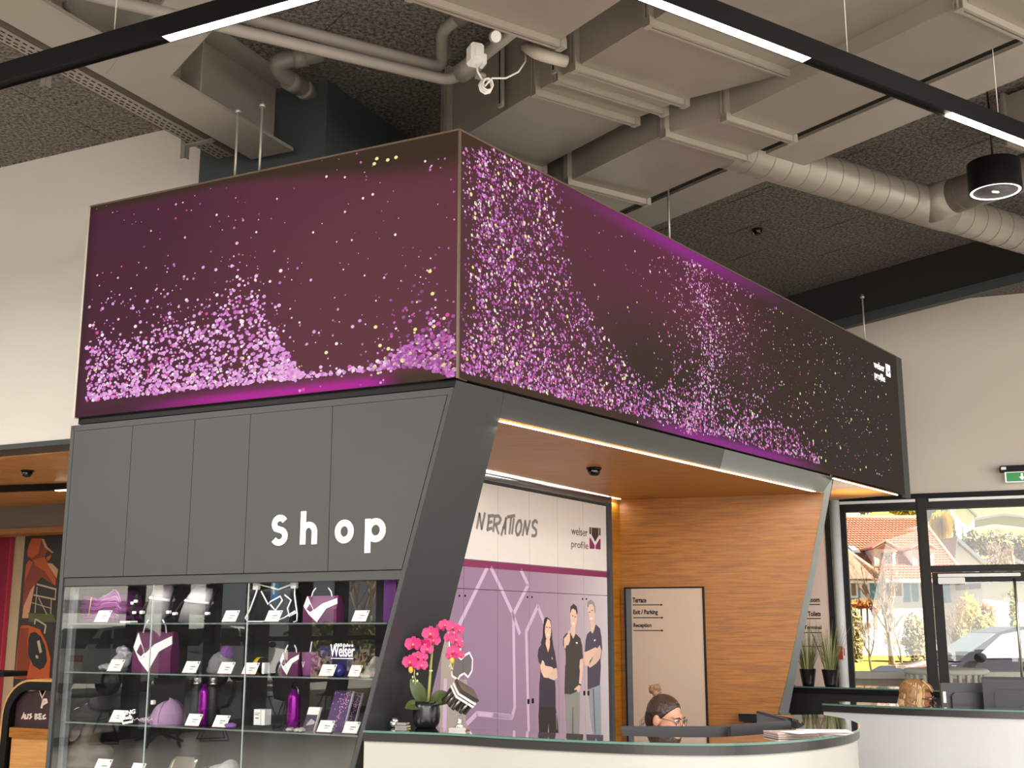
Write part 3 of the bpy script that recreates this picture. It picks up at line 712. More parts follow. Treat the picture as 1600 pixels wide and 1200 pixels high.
# gauge and white sensor with coiled cable
gp = pz(774, 57, 4.66); gt = thing('gauge', 'small round white dial gauge on the lower pipe', 'gauge', gp)
ax = (Vector((0, 0, H))-gp).normalized()
ax = (ax+Vector((.5, 0, 0))).normalized()
MB().lathe([(.034, -.012), (.036, 0), (.034, .008), (.03, .008)], gp, 18, ax=ax).build('case', m_steel, gt)
MB().lathe([(.03, .006), (.03, .0085)], gp, 18, ax=ax).build('dial', m_white, gt)
sp = pz(745, 87, 4.62); st = thing('sensor_box', 'white sensor box with a coiled white cable under the ceiling', 'sensor', sp)
fs = Fr(sp, Vector((.93, .37, 0)))
mb = MB(); mb.ob(fs, -.045, .03, -.04, .03, sp.z-.05, sp.z+.06, bv=.012); mb.ob(fs, .03, .05, -.04, .02, sp.z-.05, sp.z+.01, bv=.006); mb.ob(fs, -.02, .01, .03, .034, sp.z-.02, sp.z+.03); mb.build('housing', m_white, st)
cb = [fs.pt(0, 0, sp.z-.05), fs.pt(.005, 0, sp.z-.09), fs.pt(.03, 0, sp.z-.13)]
for k in range(28):
    t = k/8*2*math.pi+1.5; cb.append(fs.pt(.055+.036*math.cos(t)*(1-.008*k), .002*k-.02, sp.z-.165+.042*math.sin(t)*(1-.01*k)))
cb += [fs.pt(.08, .02, sp.z-.125), fs.pt(.16, .02, sp.z-.11), fs.pt(.24, .0, sp.z-.05), fs.pt(.29, -.02, sp.z+.03), fs.pt(.30, -.04, sp.z+.09)]
MB().tube(cb, .0055, 6).build('cable', m_white, st)
# pale elbow beside the duct, drain pipe elbow on the left
e0 = pz(838, 62, 4.72); e1 = pz(842, 85, 4.62); e2 = pz(884, 96, 4.62)
t = MB().tube(rounded([e0+eB*-.1, e1, e2], .05), [.03]*1+[.034]*7, 14).build('pipe_elbow', M('pale pipe insulation', '#b3a999', .6)); tag(t, 'pale insulated pipe stub turning into the big duct', 'pipe')
k = [pz(505, 82, 5.05), pz(432, 96, 5.0), pz(440, 118, 4.95), pz(486, 146, 4.95)]
dp = thing('drain_pipe', 'grey drain pipe with sleeved elbows against the dark column', 'pipe', k[0])
MB().tube(rounded([k[0], k[1], k[2]+Vector((0, 0, .02)), k[3]], .09), .055, 16).build('pipe_run', m_pipe2, dp)
for a, b, t0, t1 in ((k[0], k[1], .35, .62), (k[2], k[3], .2, .5), (k[2], k[3], .7, .85)):
    MB().tube([a.lerp(b, t0), a.lerp(b, t1)], .064, 16).build('sleeve', m_pipe2, dp)
# springs and rods between the ducts
mb = MB(); q = B3(f2a[0]-.02, w0-.05, 0)
for j in range(2):
    pts = []
    for i in range(60):
        tt = i/59; pts.append(B3(f2a[0]+.02+.022*math.cos(i*1.3), w0-.06+.022*math.sin(i*1.3), 4.68+j*.2+tt*.17))
    mb.tube(pts, .007, 5)
t = mb.build('coil_spring', m_galv); tag(t, 'stacked steel coil springs between the flanges of the big duct', 'spring')
# slotted rails hanging beside the big duct
for i, (px, py) in enumerate(((785, 168), (869, 116))):
    fx = Fr(B3(0, w0-.03, 0), eB); u, zq = fx.pix(px, py); mb = MB(); mb.ob(fx, u-.02, u+.02, 0, .02, zq, 5.2); mb.ob(fx, u-.006, u+.006, .02, .022, zq+.02, zq+.5, 1)
    t = mb.build('support_rail', [m_steel, m_black]); tag(t, ['slotted steel support rail hanging below the white sensor', 'slotted steel support rail beside the pale pipe stub'][i], 'rail')

# ------------------------------------------------------------------ round duct with branch
m_round = M('grey spiral duct sheet', '#938b7f', .4, metal=.3, var=.06, scale=3)
zr = 4.75; ra = pz(1296, 277, zr); rb_ = pz(1560, 356, zr); d = (rb_-ra).normalized()
rd = thing('round_duct', 'long round spiral duct with a side branch below the wood wool ceiling', 'air duct', ra)
s0 = ra-d*1.6; s1 = rb_+d*2.2; R = .145
MB().tube([s0, s1], R, 28).build('main_pipe', m_round, rd)
mb = MB(); L = (s1-s0).length; n = int(L/.165)
for i in range(n):
    c = s0+d*(i+.5)*.165; x = Vector((0, 0, 1)); y = d.cross(x)
    mb.tube([c+(x*math.cos(t)+y*math.sin(t))*(R+.001)+d*(.05*t/6.283) for t in [2*math.pi*k/24 for k in range(24)]], .0024, 4, closed=True)
mb.build('spiral_seam', M('dark duct seam', '#6a635a', .5), rd, kind='stuff')  # seams as thin rings in a darker grey
bq = pz(1455, 318, zr); bq = ra+d*(bq-ra).dot(d); be = bq+eB*1.9
MB().tube([bq+eB*.05, be], R*.9, 28).build('branch_pipe', m_round, rd)
MB().tube([bq-d*.25, bq+d*.25], R+.006, 28).tube([bq, bq+eB*.26], [R+.004, R*.93], 28).build('tee_piece', m_round, rd)
mb = MB()
for i in range(9):
    c = bq+eB*(.32+i*.165); x = Vector((0, 0, 1)); y = eB.cross(x)
    mb.tube([c+(x*math.cos(t)+y*math.sin(t))*(R*.9+.001)+eB*(.05*t/6.283) for t in [2*math.pi*k/24 for k in range(24)]], .0024, 4, closed=True)
mb.build('spiral_seam', M('dark duct seam', '#6a635a', .5), rd, kind='stuff')
# duct pieces at the right edge
sx = Fr(pz(1590, 205, 4.9), eB); q = invB(pz(1577, 215, 4.85))
mb = MB(); boxB(mb, q[0]-.05, q[0]+.5, q[1], q[1]+.9, 4.82, 5.15); boxB(mb, q[0]-.02, q[0]+.0, q[1]-.03, q[1]+.9, 4.79, 5.17)
t = mb.build('air_duct', m_galv); tag(t, 'short rectangular duct piece above the black pendant lamp', 'air duct')

# ------------------------------------------------------------------ track lamps
def track(label, p0, p1, lits, wires, z):
    d = (p1-p0).normalized(); n = Vector((-d.y, d.x, 0)); L = (p1-p0).length; fr = Fr(p0, d, n)
    t = thing('track_lamp', label, 'lamp', p0)
    mb = MB(); mb.ob(fr, 0, L, -.028, .028, z, z+.085); mb.ob(fr, 0, L, -.03, -.026, z-.012, z+.085); mb.ob(fr, 0, L, .026, .03, z-.012, z+.085); mb.build('profile', m_black, t)
    for a, b in lits:
        a = (a-p0).dot(d) if not isinstance(a, float) else a; b = (b-p0).dot(d) if not isinstance(b, float) else b
        mb = MB(); mb.ob(fr, a, b, -.025, .025, z-.011, z-.002); mb.build('diffuser', m_tube, t)
    for wq in wires:
        a = (wq-p0).dot(d); c = p0+d*a; MB().tube([Vector((c.x, c.y, z+.08)), Vector((c.x, c.y, ZC))], .003, 5).build('suspension_wire', m_rod, t)
    return t
m_tube = M('lamp diffuser', '#fff6e8', .5, emit=14, ecol='#fff0dd', var=0)
zt = 4.1
a = pz(1020, -2, zt); b = pz(1600, 221, zt); d = (b-a).normalized()
track('black track lamp crossing in front of the ducts on the right', a-d*3.2, b+d*3.0, [(pz(860, -60, zt), pz(1261, 90, zt)), (pz(1479, 178, zt), pz(1479, 178, zt)+d*1.5)], [pz(1338, 110, zt), pz(1566, 205, zt), pz(1100, 30, zt)], zt)
a = pz(0, 131, zt); b = pz(480, -5, zt); d = (b-a).normalized()
track('black track lamp at the top left, lit at its right end', a-d*1.5, b+d*3.0, [(pz(258, 56, zt), pz(258, 56, zt)+d*1.5)], [pz(171, 78, zt), pz(600, -40, zt)], zt)
# pendant
cp = pz(1541, 132, ZC); hz = pY(1560, 300, cp.y).z
pn = thing('pendant_lamp', 'black drum pendant lamp with a white rim ring near the right edge', 'lamp', (cp.x, cp.y, hz))
px0, _ = PX(Vector((cp.x, cp.y, hz))); Rr = 41/F*cp.y*1.02
MB().lathe([(Rr*.80, .02), (Rr*.955, .02), (Rr*.955, 0), (Rr, 0), (Rr, .01), (Rr, Rr*1.18), (Rr*.97, Rr*1.22), (0, Rr*1.22)], (cp.x, cp.y, hz), 40).build('shade', m_black, pn)
MB().tube([(cp.x+Rr*.895*math.cos(a), cp.y+Rr*.895*math.sin(a), hz+.008) for a in [2*math.pi*k/48 for k in range(48)]], Rr*.062, 8, closed=True).build('rim_ring', M('lit ring', '#ffffff', .4, emit=1.2, var=0), pn)
MB().lathe([(Rr*.84, .004), (0, .003)], (cp.x, cp.y, hz), 40).build('cover_plate', M('grey perforated plate', '#55524e', .5), pn)
MB().ob(Fr((cp.x, cp.y, 0), Vector((1, .3, 0))), -.022, .022, -.006, .006, hz-.003, hz+.003).build('spot', m_led, pn)
MB().tube([(cp.x, cp.y, hz+Rr*1.2), (cp.x+.004, cp.y, hz+.6), (cp.x, cp.y, ZC)], .007, 6).build('cable', m_black, pn)
MB().lathe([(.055, 0), (.06, .012), (.055, .02)], (cp.x, cp.y, ZC-.02), 20).build('ceiling_rose', m_white, pn)
# detectors
def detector(label, p):
    t = thing('smoke_detector', label, 'smoke detector', p)
    MB().lathe([(.052, 0), (.052, -.014), (.045, -.016)], p, 20).build('base', m_black, t)
    MB().lathe([(.044, -.016), (.044, -.035), (.034, -.05), (.02, -.056), (0, -.058)], p, 20).build('dome', M('glossy black dome', '#0a0a0a', .15), t)
    MB().ob(Fr(p, Vector((1, 0, 0))), -.02, .02, .043, .046, p.z-.03, p.z-.022).build('indicator', m_steel, t)
detector('black smoke detector on the dark wood wool ceiling', pz(1183, 358, ZC))
detector('black smoke detector on the oak soffit of the booth', pz(928, 731, ZW))
detector('black smoke detector on the pale oak ceiling behind the left wall', pz(43, 735, 2.9))
# back room ceiling lamp
a = pz(-60, 768, 2.86); b = pz(104, 762, 2.86); d = (b-a).normalized()
fr = Fr(a, d); L = (b-a).length; t = thing('track_lamp', 'black track lamp under the pale oak ceiling behind the left wall', 'lamp', a)
MB().ob(fr, -2, L+1, -.03, .03, 2.84, 2.9).build('profile', m_black, t); MB().ob(fr, (pz(77, 764, 2.84)-a).dot(d), L+.8, -.022, .022, 2.832, 2.8395).build('diffuser', m_tube, t)
# ------------------------------------------------------------------ display cabinet under the video wall (left face)
m_cab = M('anthracite cabinet board', '#363635', .55, var=.04, scale=3)
m_cabin = M('dark cabinet interior', '#2b2b2b', .6, var=.05)
m_alu = M('dark anodised frame', '#55585a', .4, metal=.4)
def kl(px, py, v=0):
    u, z = KLr.pix(px, py, v); return u, z
# u runs to the right here (negative to the left of the corner edge)
VC = -.03
cab = thing('display_cabinet', 'anthracite shop cabinet with glazed showcase and white shop lettering', 'cabinet', KLr.pt(-1.4, -.25, 0))
UL = kl(112, 655, VC)[0]; TOPZ = ZB-.04
def eu(z, off=0): return -.29*(ZB-z)-off                   # slanted right edge along the portal leg
ZP1 = 1.905
# carcass: side, top, back, slanted trims
mb = MB(); mb.ob(KLr, UL, UL+.028, -.47, VC, 0, TOPZ); mb.build('side_panel', m_cab, cab)
mb = MB(); mb.ob(KLr, UL, eu(TOPZ), -.47, VC-.02, TOPZ-.03, TOPZ); mb.ob(KLr, UL+.02, eu(TOPZ)-.005, VC-.02, VC, TOPZ-.035, TOPZ); mb.build('top_rail', m_cab, cab)
mb = MB(); mb.fp(KLr, [(UL, 0), (eu(0)-.05, 0), (eu(TOPZ)-.05, TOPZ), (UL, TOPZ)], -.47, -.45); mb.build('back_panel', m_cabin, cab)
mb = MB(); mb.fp(KLr, [(eu(0, .045), 0), (eu(0), 0), (eu(TOPZ), TOPZ), (eu(TOPZ, .045), TOPZ)], -.1, VC+.004); mb.build('slanted_trim', m_cab, cab)
mb = MB(); mb.fp(KLr, [(eu(0, .07), 0), (eu(0, .05), 0), (eu(TOPZ, .05), TOPZ), (eu(TOPZ, .07), TOPZ)], -.45, -.1); mb.build('inner_side', m_cabin, cab)
mb = MB(); mb.ob(KLr, UL+.028, eu(ZP1)-.05, -.45, VC-.01, ZP1-.05, ZP1-.004); mb.build('middle_rail', m_cab, cab)
# five flush front panels above
zt0, zt1 = ZP1, TOPZ-.037
def uu(px, py): return kl(px, py, VC)[0]
xs = [UL+.03, uu(208, 660), uu(305, 650), uu(392, 640), uu(520, 630)]
g = .0018
for i in range(5):
    a = xs[i]+g; mb = MB()
    if i < 4: poly = [(a, zt0), (xs[i+1]-g, zt0), (xs[i+1]-g, zt1), (a, zt1)]
    else: poly = [(a, zt0), (eu(zt0, .052), zt0), (eu(zt1, .052), zt1), (a, zt1)]
    mb.fp(KLr, poly, VC-.02, VC); mb.build('front_panel', m_cab, cab)
mb = MB(); mb.fp(KLr, [(UL+.03, zt0), (eu(zt0, .046), zt0), (eu(zt1, .046), zt1), (UL+.03, zt1)], VC-.03, VC-.021); mb.build('joint_backing', m_black, cab)
# lettering S h o p
m_let = M('cream white lettering', '#f4efe4', .5, var=.01, emit=.12)
def arc(cx, cy, rx, ry, a0, a1, n=14): return [(cx+rx*math.cos(math.radians(a0+(a1-a0)*i/n)), cy+ry*math.sin(math.radians(a0+(a1-a0)*i/n))) for i in range(n+1)]
V0, V1 = VC, VC+.005
b0 = kl(424, 853, VC); b1 = kl(607, 850, VC); hS = kl(440, 805, VC)[1]-kl(436, 853, VC)[1]
base = kl(472, 851, VC)[1]
def lx(px): return kl(px, 830, VC)[0]
xh = kl(536, 815, VC)[1]-kl(536, 851, VC)[1]; sw = (lx(480)-lx(472))*1.0
mb = MB(); c = (lx(424)+lx(450))/2; w_ = (lx(450)-lx(424))/2-sw/2; h4 = (hS-sw)/4
mb.ribbon(KLr, arc(c+.002, base+sw/2+3*h4, w_*.92, h4, 28, 225, 14)+arc(c, base+sw/2+h4, w_, h4*1.04, 62, -150, 16), sw, V0, V1)
mb.build('letter_s', m_let, cab)
mb = MB(); x0 = lx(470)+sw/2; xr = lx(496)-sw/2; hh = kl(474, 799, VC)[1]-base
mb.ribbon(KLr, [(x0, base), (x0, base+hh)], sw, V0, V1)
r = (xr-x0)/2; mb.ribbon(KLr, [(x0, base+xh*.5)]+arc(x0+r, base+xh-r-sw/2, r, r, 180, 0, 10)+[(xr, base)], sw*.96, V0, V1+.0004); mb.build('letter_h', m_let, cab)
mb = MB(); c = (lx(524)+lx(553))/2; rx = (lx(553)-lx(524))/2-sw/2
mb.ribbon(KLr, arc(c, base+xh/2, rx, xh/2-sw*.45, 0, 360, 26), sw, V0, V1); mb.build('letter_o', m_let, cab)
mb = MB(); x0 = lx(571)+sw/2; c = (lx(571)+lx(602))/2+.004; rx = (lx(602)-lx(571))/2-sw/2
mb.ribbon(KLr, [(x0, kl(574, 864, VC)[1]), (x0, base+xh)], sw, V0, V1)
mb.ribbon(KLr, arc(c, base+xh/2, rx, xh/2-sw*.45, 0, 360, 26), sw, V0, V1+.0004); mb.build('letter_p', m_let, cab)
# glass shelves
m_shelf = M('smoked glass shelf', '#3d4442', .06, var=.02, spec=.9, coat=.5); m_sedge = M('polished shelf edge', '#7d8a86', .15, metal=.2)
SHZ = [1.640, 1.362, 1.080, .795]
for i, z in enumerate(SHZ):
    mb = MB(); mb.ob(KLr, UL+.05, eu(z, .08), -.445, -.075, z-.008, z, 0); mb.ob(KLr, UL+.05, eu(z, .08), -.075, -.073, z-.008, z, 1); mb.build('glass_shelf', [m_shelf, m_sedge], cab)
mb = MB(); mb.ob(KLr, UL+.03, eu(.76, .08), -.45, -.06, .0, .06); mb.build('plinth', m_cab, cab)
# corner light tube inside on the left, glass doors
mb = MB(); mb.ob(KLr, UL+.03, UL+.07, -.12, -.09, .1, ZP1-.055); mb.build('corner_profile', M('grey corner profile', '#8a8d8d', .45, metal=.3), cab)
m_door = M_glass('showcase glass', (.95, .96, .955, 1), 2.0)
dx = [UL+.035, uu(236, 960), uu(385, 960), 9]
zb_, zt_ = .1, ZP1-.055
for i in range(3):
    a = dx[i]+.004
    if i < 2: poly = [(a, zb_), (dx[i+1]-.004, zb_), (dx[i+1]-.004, zt_), (a, zt_)]
    else: poly = [(a, zb_), (eu(zb_, .055), zb_), (eu(zt_, .055), zt_), (a, zt_)]
    d = MB().fp(KLr, poly, VC-.012, VC-.006).build('glass_door', m_door, cab)
    if i: MB().ob(KLr, a-.003, a-.001, VC-.013, VC-.004, zb_, zt_).build('glass_edge', M('pale glass edge', '#b8c2be', .2), d)
# light inside the showcase
area('showcase_lamp', KLr.pt(-1.5, -.12, ZP1-.07), KLr.pt(-1.5, -.3, .6), 2.2, .03, 3, (1, .96, .9))
# white transfer lettering on the glass
v = VC-.004
def gword(w_, p0, p1, z_py, ht, slope=0., bold=.0, part='glass_word'):
    q0 = kl(p0, z_py, v); q1 = kl(p1, z_py, v); mb = MB(); text(mb, KLr, w_, q0[0], q0[1], q1[0]-q0[0], ht, v, bold=bold, slope=slope); mb.build(part, m_let, cab)
gword('LUNG', 187, 211, 1119, .024, .16, .02); gword('erhalb', 187, 206, 1126, .022, .16, .02); gword('tzend', 191, 207, 1132, .018, .16, .02)
gword('Welser', 516, 554, 1026, .062, 0, .005); gword('360 Jahre', 524, 552, 1012, .022)
MB().ob(KLr, kl(517, 1028, v)[0], kl(552, 1028, v)[0], v, v+.001, kl(517, 1029, v)[1], kl(517, 1028, v)[1]).build('underline', m_let, cab)
# ------------------------------------------------------------------ printed locker wall at the back of the booth
def clip(poly, a, b, lo, hi):
    for ax, lim, sg in ((0, a, 1), (0, b, -1), (1, lo, 1), (1, hi, -1)):
        o = []
        for i, p in enumerate(poly):
            q = poly[i-1]; dp = (p[ax]-lim)*sg; dq = (q[ax]-lim)*sg
            if (dp >= 0) != (dq >= 0):
                t = dq/(dq-dp); o.append((q[0]+(p[0]-q[0])*t, q[1]+(p[1]-q[1])*t))
            if dp >= 0: o.append(p)
        poly = o
        if len(poly) < 3: return None
    return poly
def stroke(pts, wd):
    o = []; P = [Vector(p) for p in pts]
    for i in range(len(P)-1):
        d = (P[i+1]-P[i]).normalized(); n = Vector((-d.y, d.x))*wd/2; e = d*wd*.15
        o.append([tuple(P[i]-e+n), tuple(P[i+1]+e+n), tuple(P[i+1]+e-n), tuple(P[i]-e-n)])
    return o
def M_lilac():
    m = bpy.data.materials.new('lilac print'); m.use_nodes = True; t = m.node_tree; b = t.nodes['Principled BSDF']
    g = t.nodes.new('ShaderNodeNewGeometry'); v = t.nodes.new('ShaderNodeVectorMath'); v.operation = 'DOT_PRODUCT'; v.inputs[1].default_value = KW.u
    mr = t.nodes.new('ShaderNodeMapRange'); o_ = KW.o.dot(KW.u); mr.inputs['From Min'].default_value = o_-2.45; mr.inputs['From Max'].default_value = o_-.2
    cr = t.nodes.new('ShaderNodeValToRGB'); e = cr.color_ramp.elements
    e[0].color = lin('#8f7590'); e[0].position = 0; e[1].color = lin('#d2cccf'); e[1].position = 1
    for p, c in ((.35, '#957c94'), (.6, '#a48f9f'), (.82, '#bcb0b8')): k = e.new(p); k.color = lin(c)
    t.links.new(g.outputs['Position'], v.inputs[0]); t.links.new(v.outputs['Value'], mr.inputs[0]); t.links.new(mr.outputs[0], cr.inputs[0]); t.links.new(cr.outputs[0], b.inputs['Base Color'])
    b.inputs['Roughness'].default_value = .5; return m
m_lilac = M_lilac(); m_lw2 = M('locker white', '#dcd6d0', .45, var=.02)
lw = thing('locker_wall', 'tall printed locker wall with lilac doors, three standing staff and a white top row', 'lockers', KW.pt(-1.4, -.2, 0))
VL = .02
def kw(px, py): return KW.pix(px, py, VL)
ux = [kw(778, 800)[0], kw(827, 810)[0], kw(871, 820)[0], kw(911, 830)[0], kw(947.5, 840)[0]]
wc = (ux[3]-ux[0])/3
ux = [ux[0]-2*wc, ux[0]-wc]+ux
zr_ = [.02, sum(kw(*p)[1] for p in ((717, 921), (800, 924), (950, 929)))/3, sum(kw(*p)[1] for p in ((727, 873.5), (949, 893)))/2, sum(kw(*p)[1] for p in ((756, 752), (947, 792.5)))/2]
zband = sum(kw(*p)[1] for p in ((723, 885.5), (949, 902)))/2
A = lambda x, y: kw(820+x/8.571, 920+y/8.571)
B = lambda x, y: kw(820+x/8.571, 1030+y/8.571)
N = lambda x, y: kw(720+x/6.667, 740+y/6.667)
Pm = ['#7d2752', '#c9aecb', '#d8b6a4', '#f3eef0', '#33272f', '#e0bda8', '#3a3340', '#2e2b2c', '#3d3b39', '#8d8c8c', '#4a4358', '#8f9aa3', '#7f7c7c', '#3a2f2c', '#a59a92', '#c8948a', '#6b6468', '#1a1a1a']
m_print = [M('print '+c[1:], c, .55, var=.03) for c in Pm]
G = []                                                    # (polygon, material index, layer)
def gp_(poly, mi, lay): G.append((poly, mi, lay))
gp_([(ux[0], zband), (ux[-1], zband), (ux[-1], zr_[2]-.004), (ux[0], zr_[2]-.004)], 0, 1)
k = lambda *p: [kw(*q) for q in p]
for pts in (k((761, 887), (745, 920), (717, 977), (700, 1010)), k((767, 887), (783, 920), (800, 957), (812, 990)), k((814, 891), (825, 914), (802, 960), (804, 1105), (800, 1120), (745, 1115), (728, 1132), (722, 1150)), k((826, 1142), (822, 987), (840, 947), (850, 972)), k((800, 1121), (770, 1118))):
    for q in stroke(pts, .035): gp_(q, 1, 1)
# dark speech shape with white outline, tall pale figure
sh = k((716, 985), (722, 1030), (733, 1030), (738, 1022), (740, 1008), (731, 1008), (728, 1020), (716, 1025), (700, 1010), (690, 1030), (686, 1160), (742, 1160), (735, 1060), (716, 1062), (711, 1055), (704, 1052), (701, 1000), (697, 985))
hd = k((701, 988), (722, 1002), (716, 1026), (720, 1030), (726, 1024), (733, 1020), (738, 1030), (737, 1048), (731, 1058), (725, 1052), (718, 1056), (715, 1062), (706, 1056), (702, 1020))
gp_(k((690, 1010), (700, 988), (703, 1030), (705, 1055), (716, 1062), (730, 1062), (726, 1160), (684, 1160)), 14, 2); gp_(k((693, 1060), (698, 1062), (697, 1160), (690, 1160)), 1, 3)
gp_(hd, 16, 3)
for q in stroke(hd+[hd[0]], .014): gp_(q, 3, 4)
# woman
gp_([A(290, 375), A(255, 410), A(245, 520), A(240, 640), A(215, 720), A(230, 790), A(300, 840), A(330, 840), A(385, 800), A(370, 700), A(355, 600), A(350, 480), A(335, 410)], 4, 2)
gp_([A(240, 720), A(185, 800), A(172, 900), A(190, 990), A(215, 1010), B(205, 240), B(195, 340), B(190, 640), B(410, 640), B(410, 400), B(400, 270), A(430, 1060), A(400, 850), A(370, 740), A(330, 800), A(310, 860), A(285, 800)], 6, 3)
gp_([A(280, 680), A(275, 740), A(308, 850), A(330, 780), A(335, 690)], 5, 4)
gp_([A(300, 400), A(270, 450), A(263, 560), A(275, 640), A(295, 692), A(325, 692), A(345, 620), A(352, 520), A(335, 430)], 5, 5)
gp_([A(290, 378), A(256, 420), A(248, 560), A(262, 600), A(268, 500), A(300, 402)], 4, 6); gp_([A(340, 420), A(352, 520), A(345, 640), A(365, 700), A(356, 520)], 4, 6)
for x, y in ((290, 515), (330, 520)): gp_([A(x-14, y), A(x, y-9), A(x+14, y), A(x, y+8)], 13, 7)
gp_([A(288, 605), A(325, 610), A(310, 628), A(296, 622)], 3, 7); gp_([A(305, 540), A(312, 580), A(298, 582)], 2, 7)
gp_([A(230, 955), A(205, 1040), A(215, 1110), A(250, 1185), A(300, 1195), A(370, 1105), A(378, 1062), A(350, 1045), A(270, 1030), A(250, 970)], 5, 5)
gp_([B(420, 115), B(432, 250), B(390, 285), B(340, 265), B(300, 245), B(380, 130)], 2, 6)
gp_([B(190, 635), B(183, 760), B(195, 1060), B(300, 1060), B(315, 850), B(335, 1060), B(452, 1060), B(440, 850), B(410, 640)], 7, 3)
gp_([A(355, 905), A(372, 945), A(362, 945)], 3, 5); gp_([B(412, 720), B(420, 720), B(428, 940), B(420, 940)], 9, 5)
# man with raised thumb
gp_([A(600, 590), A(550, 600), A(515, 650), A(512, 760), A(545, 820), A(550, 1000), B(540, 100), B(532, 465), B(610, 470), B(690, 435), B(730, 300), A(740, 1000), A(778, 930), A(765, 760), A(740, 660), A(690, 610), A(670, 600), A(645, 665), A(620, 600)], 8, 3)
gp_([A(612, 510), A(608, 590), A(645, 668), A(672, 610), A(672, 520)], 5, 4)
gp_([A(612, 280), A(605, 350), A(612, 450), A(630, 530), A(650, 555), A(672, 520), A(692, 430), A(697, 330), A(672, 265), A(640, 250)], 5, 5)
gp_([A(608, 320), A(612, 240), A(650, 203), A(690, 235), A(704, 310), A(692, 350), A(678, 290), A(640, 262), A(622, 280)], 13, 6)
for x, y in ((638, 362), (672, 378)): gp_([A(x-13, y), A(x, y-9), A(x+13, y), A(x, y+7)], 13, 7)
gp_([A(630, 452), A(668, 462), A(655, 480), A(638, 474)], 3, 7); gp_([A(655, 390), A(658, 430), A(645, 430)], 2, 7)
gp_([A(592, 545), A(602, 620), A(602, 690), A(580, 752), A(550, 758), A(534, 700), A(545, 640), A(575, 600)], 5, 6); gp_([A(520, 660), A(545, 640), A(552, 755), A(540, 802), A(520, 780)], 2, 5)
for y in (650, 680, 708): gp_([A(565, y), A(598, y-14), A(598, y-10), A(566, y+5)], 2, 8)
gp_([A(772, 932), A(735, 950), A(728, 1050), B(735, 150), B(722, 325), B(745, 345), B(765, 250), B(778, 60)], 5, 4)
gp_([B(722, 345), B(690, 370), B(658, 400), B(665, 415), B(690, 405), B(715, 452), B(735, 400), B(747, 360)], 5, 5); gp_([B(715, 320), B(750, 340), B(748, 358), B(715, 338)], 17, 6)
gp_([B(538, 460), B(545, 650), B(555, 900), B(575, 1060), B(625, 1060), B(640, 660), B(650, 800), B(655, 1060), B(725, 1060), B(735, 700), B(735, 440), B(690, 428), B(610, 470)], 9, 2); gp_([B(636, 640), B(648, 640), B(652, 1060), B(626, 1060)], 16, 3)
gp_([A(680, 712), A(705, 716), A(703, 738), A(682, 732)], 3, 5)
# grey haired man
gp_([A(880, 565), A(835, 605), A(815, 690), A(803, 840), A(840, 900), A(850, 1060), B(850, 110), B(843, 405), B(930, 375), B(1002, 345), B(1017, 100), A(1012, 960), A(1034, 800), A(1025, 650), A(1005, 530), A(950, 478), A(930, 540), A(903, 600)], 10, 3)
gp_([A(888, 460), A(878, 560), A(902, 602), A(930, 540), A(942, 460)], 5, 4)
gp_([A(845, 220), A(838, 290), A(855, 380), A(872, 462), A(900, 484), A(926, 430), A(936, 330), A(926, 230), A(895, 190), A(860, 195)], 5, 5)
gp_([A(836, 230), A(846, 170), A(880, 146), A(918, 172), A(940, 240), A(944, 310), A(928, 330), A(924, 245), A(900, 205), A(860, 208), A(846, 250)], 9, 6)
for x, y in ((862, 312), (896, 290)): gp_([A(x-13, y), A(x, y-9), A(x+13, y), A(x, y+7)], 13, 7)
gp_([A(868, 392), A(902, 384), A(892, 408), A(874, 410)], 3, 7); gp_([A(878, 310), A(884, 355), A(868, 358)], 2, 7)
gp_([A(792, 850), A(830, 838), A(945, 782), A(966, 800), A(930, 880), A(870, 960), A(850, 1032), A(800, 1022), A(788, 950)], 5, 5)
gp_([A(1000, 753), A(1022, 830), A(1006, 930), A(950, 1000), A(870, 1057), A(843, 1035), A(880, 980), A(958, 810)], 2, 6)
gp_([B(848, 395), B(860, 560), B(880, 800), B(918, 1060), B(940, 1060), B(1020, 1060), B(1018, 700), B(1012, 343), B(930, 370)], 11, 2); gp_([B(905, 400), B(925, 400), B(945, 1000), B(932, 1000)], 16, 3)
gp_([A(922, 682), A(944, 675), A(942, 696), A(926, 704)], 3, 5)
# brush lettering and the company mark on the top row
for st_ in ([(165, 570), (195, 415)], [(192, 415), (217, 580)], [(215, 580), (250, 410)], [(295, 440), (275, 588)], [(283, 442), (340, 438)], [(285, 512), (325, 502)], [(272, 586), (325, 566)], [(352, 442), (338, 605)], [(345, 446), (392, 440), (417, 475), (402, 512), (352, 535)], [(362, 530), (393, 628)], [(420, 642), (474, 460)], [(468, 462), (462, 632)], [(435, 568), (468, 558)], [(484, 452), (562, 438)], [(525, 448), (505, 628)], [(552, 468), (532, 628)], [(622, 490), (600, 495), (578, 540), (572, 600), (585, 640), (605, 632), (625, 590), (632, 530), (620, 488)], [(642, 645), (672, 490)], [(670, 490), (690, 635)], [(687, 632), (720, 488)], [(798, 512), (775, 488), (748, 512), (748, 552), (784, 588), (786, 630), (768, 650), (738, 645)]):
    pts = [N(*p) for p in st_]
    for q in stroke(pts, .024): gp_(q, 12, 2)
def pl(*p): return [kw(*q) for q in p]
gp_(pl((921, 823.5), (923.2, 824), (923.2, 834.8), (921, 834.4)), 13, 2); gp_(pl((936, 825), (938.2, 825.4), (938.2, 836.8), (936, 836.4)), 13, 2)
gp_(pl((924.3, 824.2), (935, 825), (935, 837), (929.8, 846.5), (924.3, 835.5)), 13, 2)
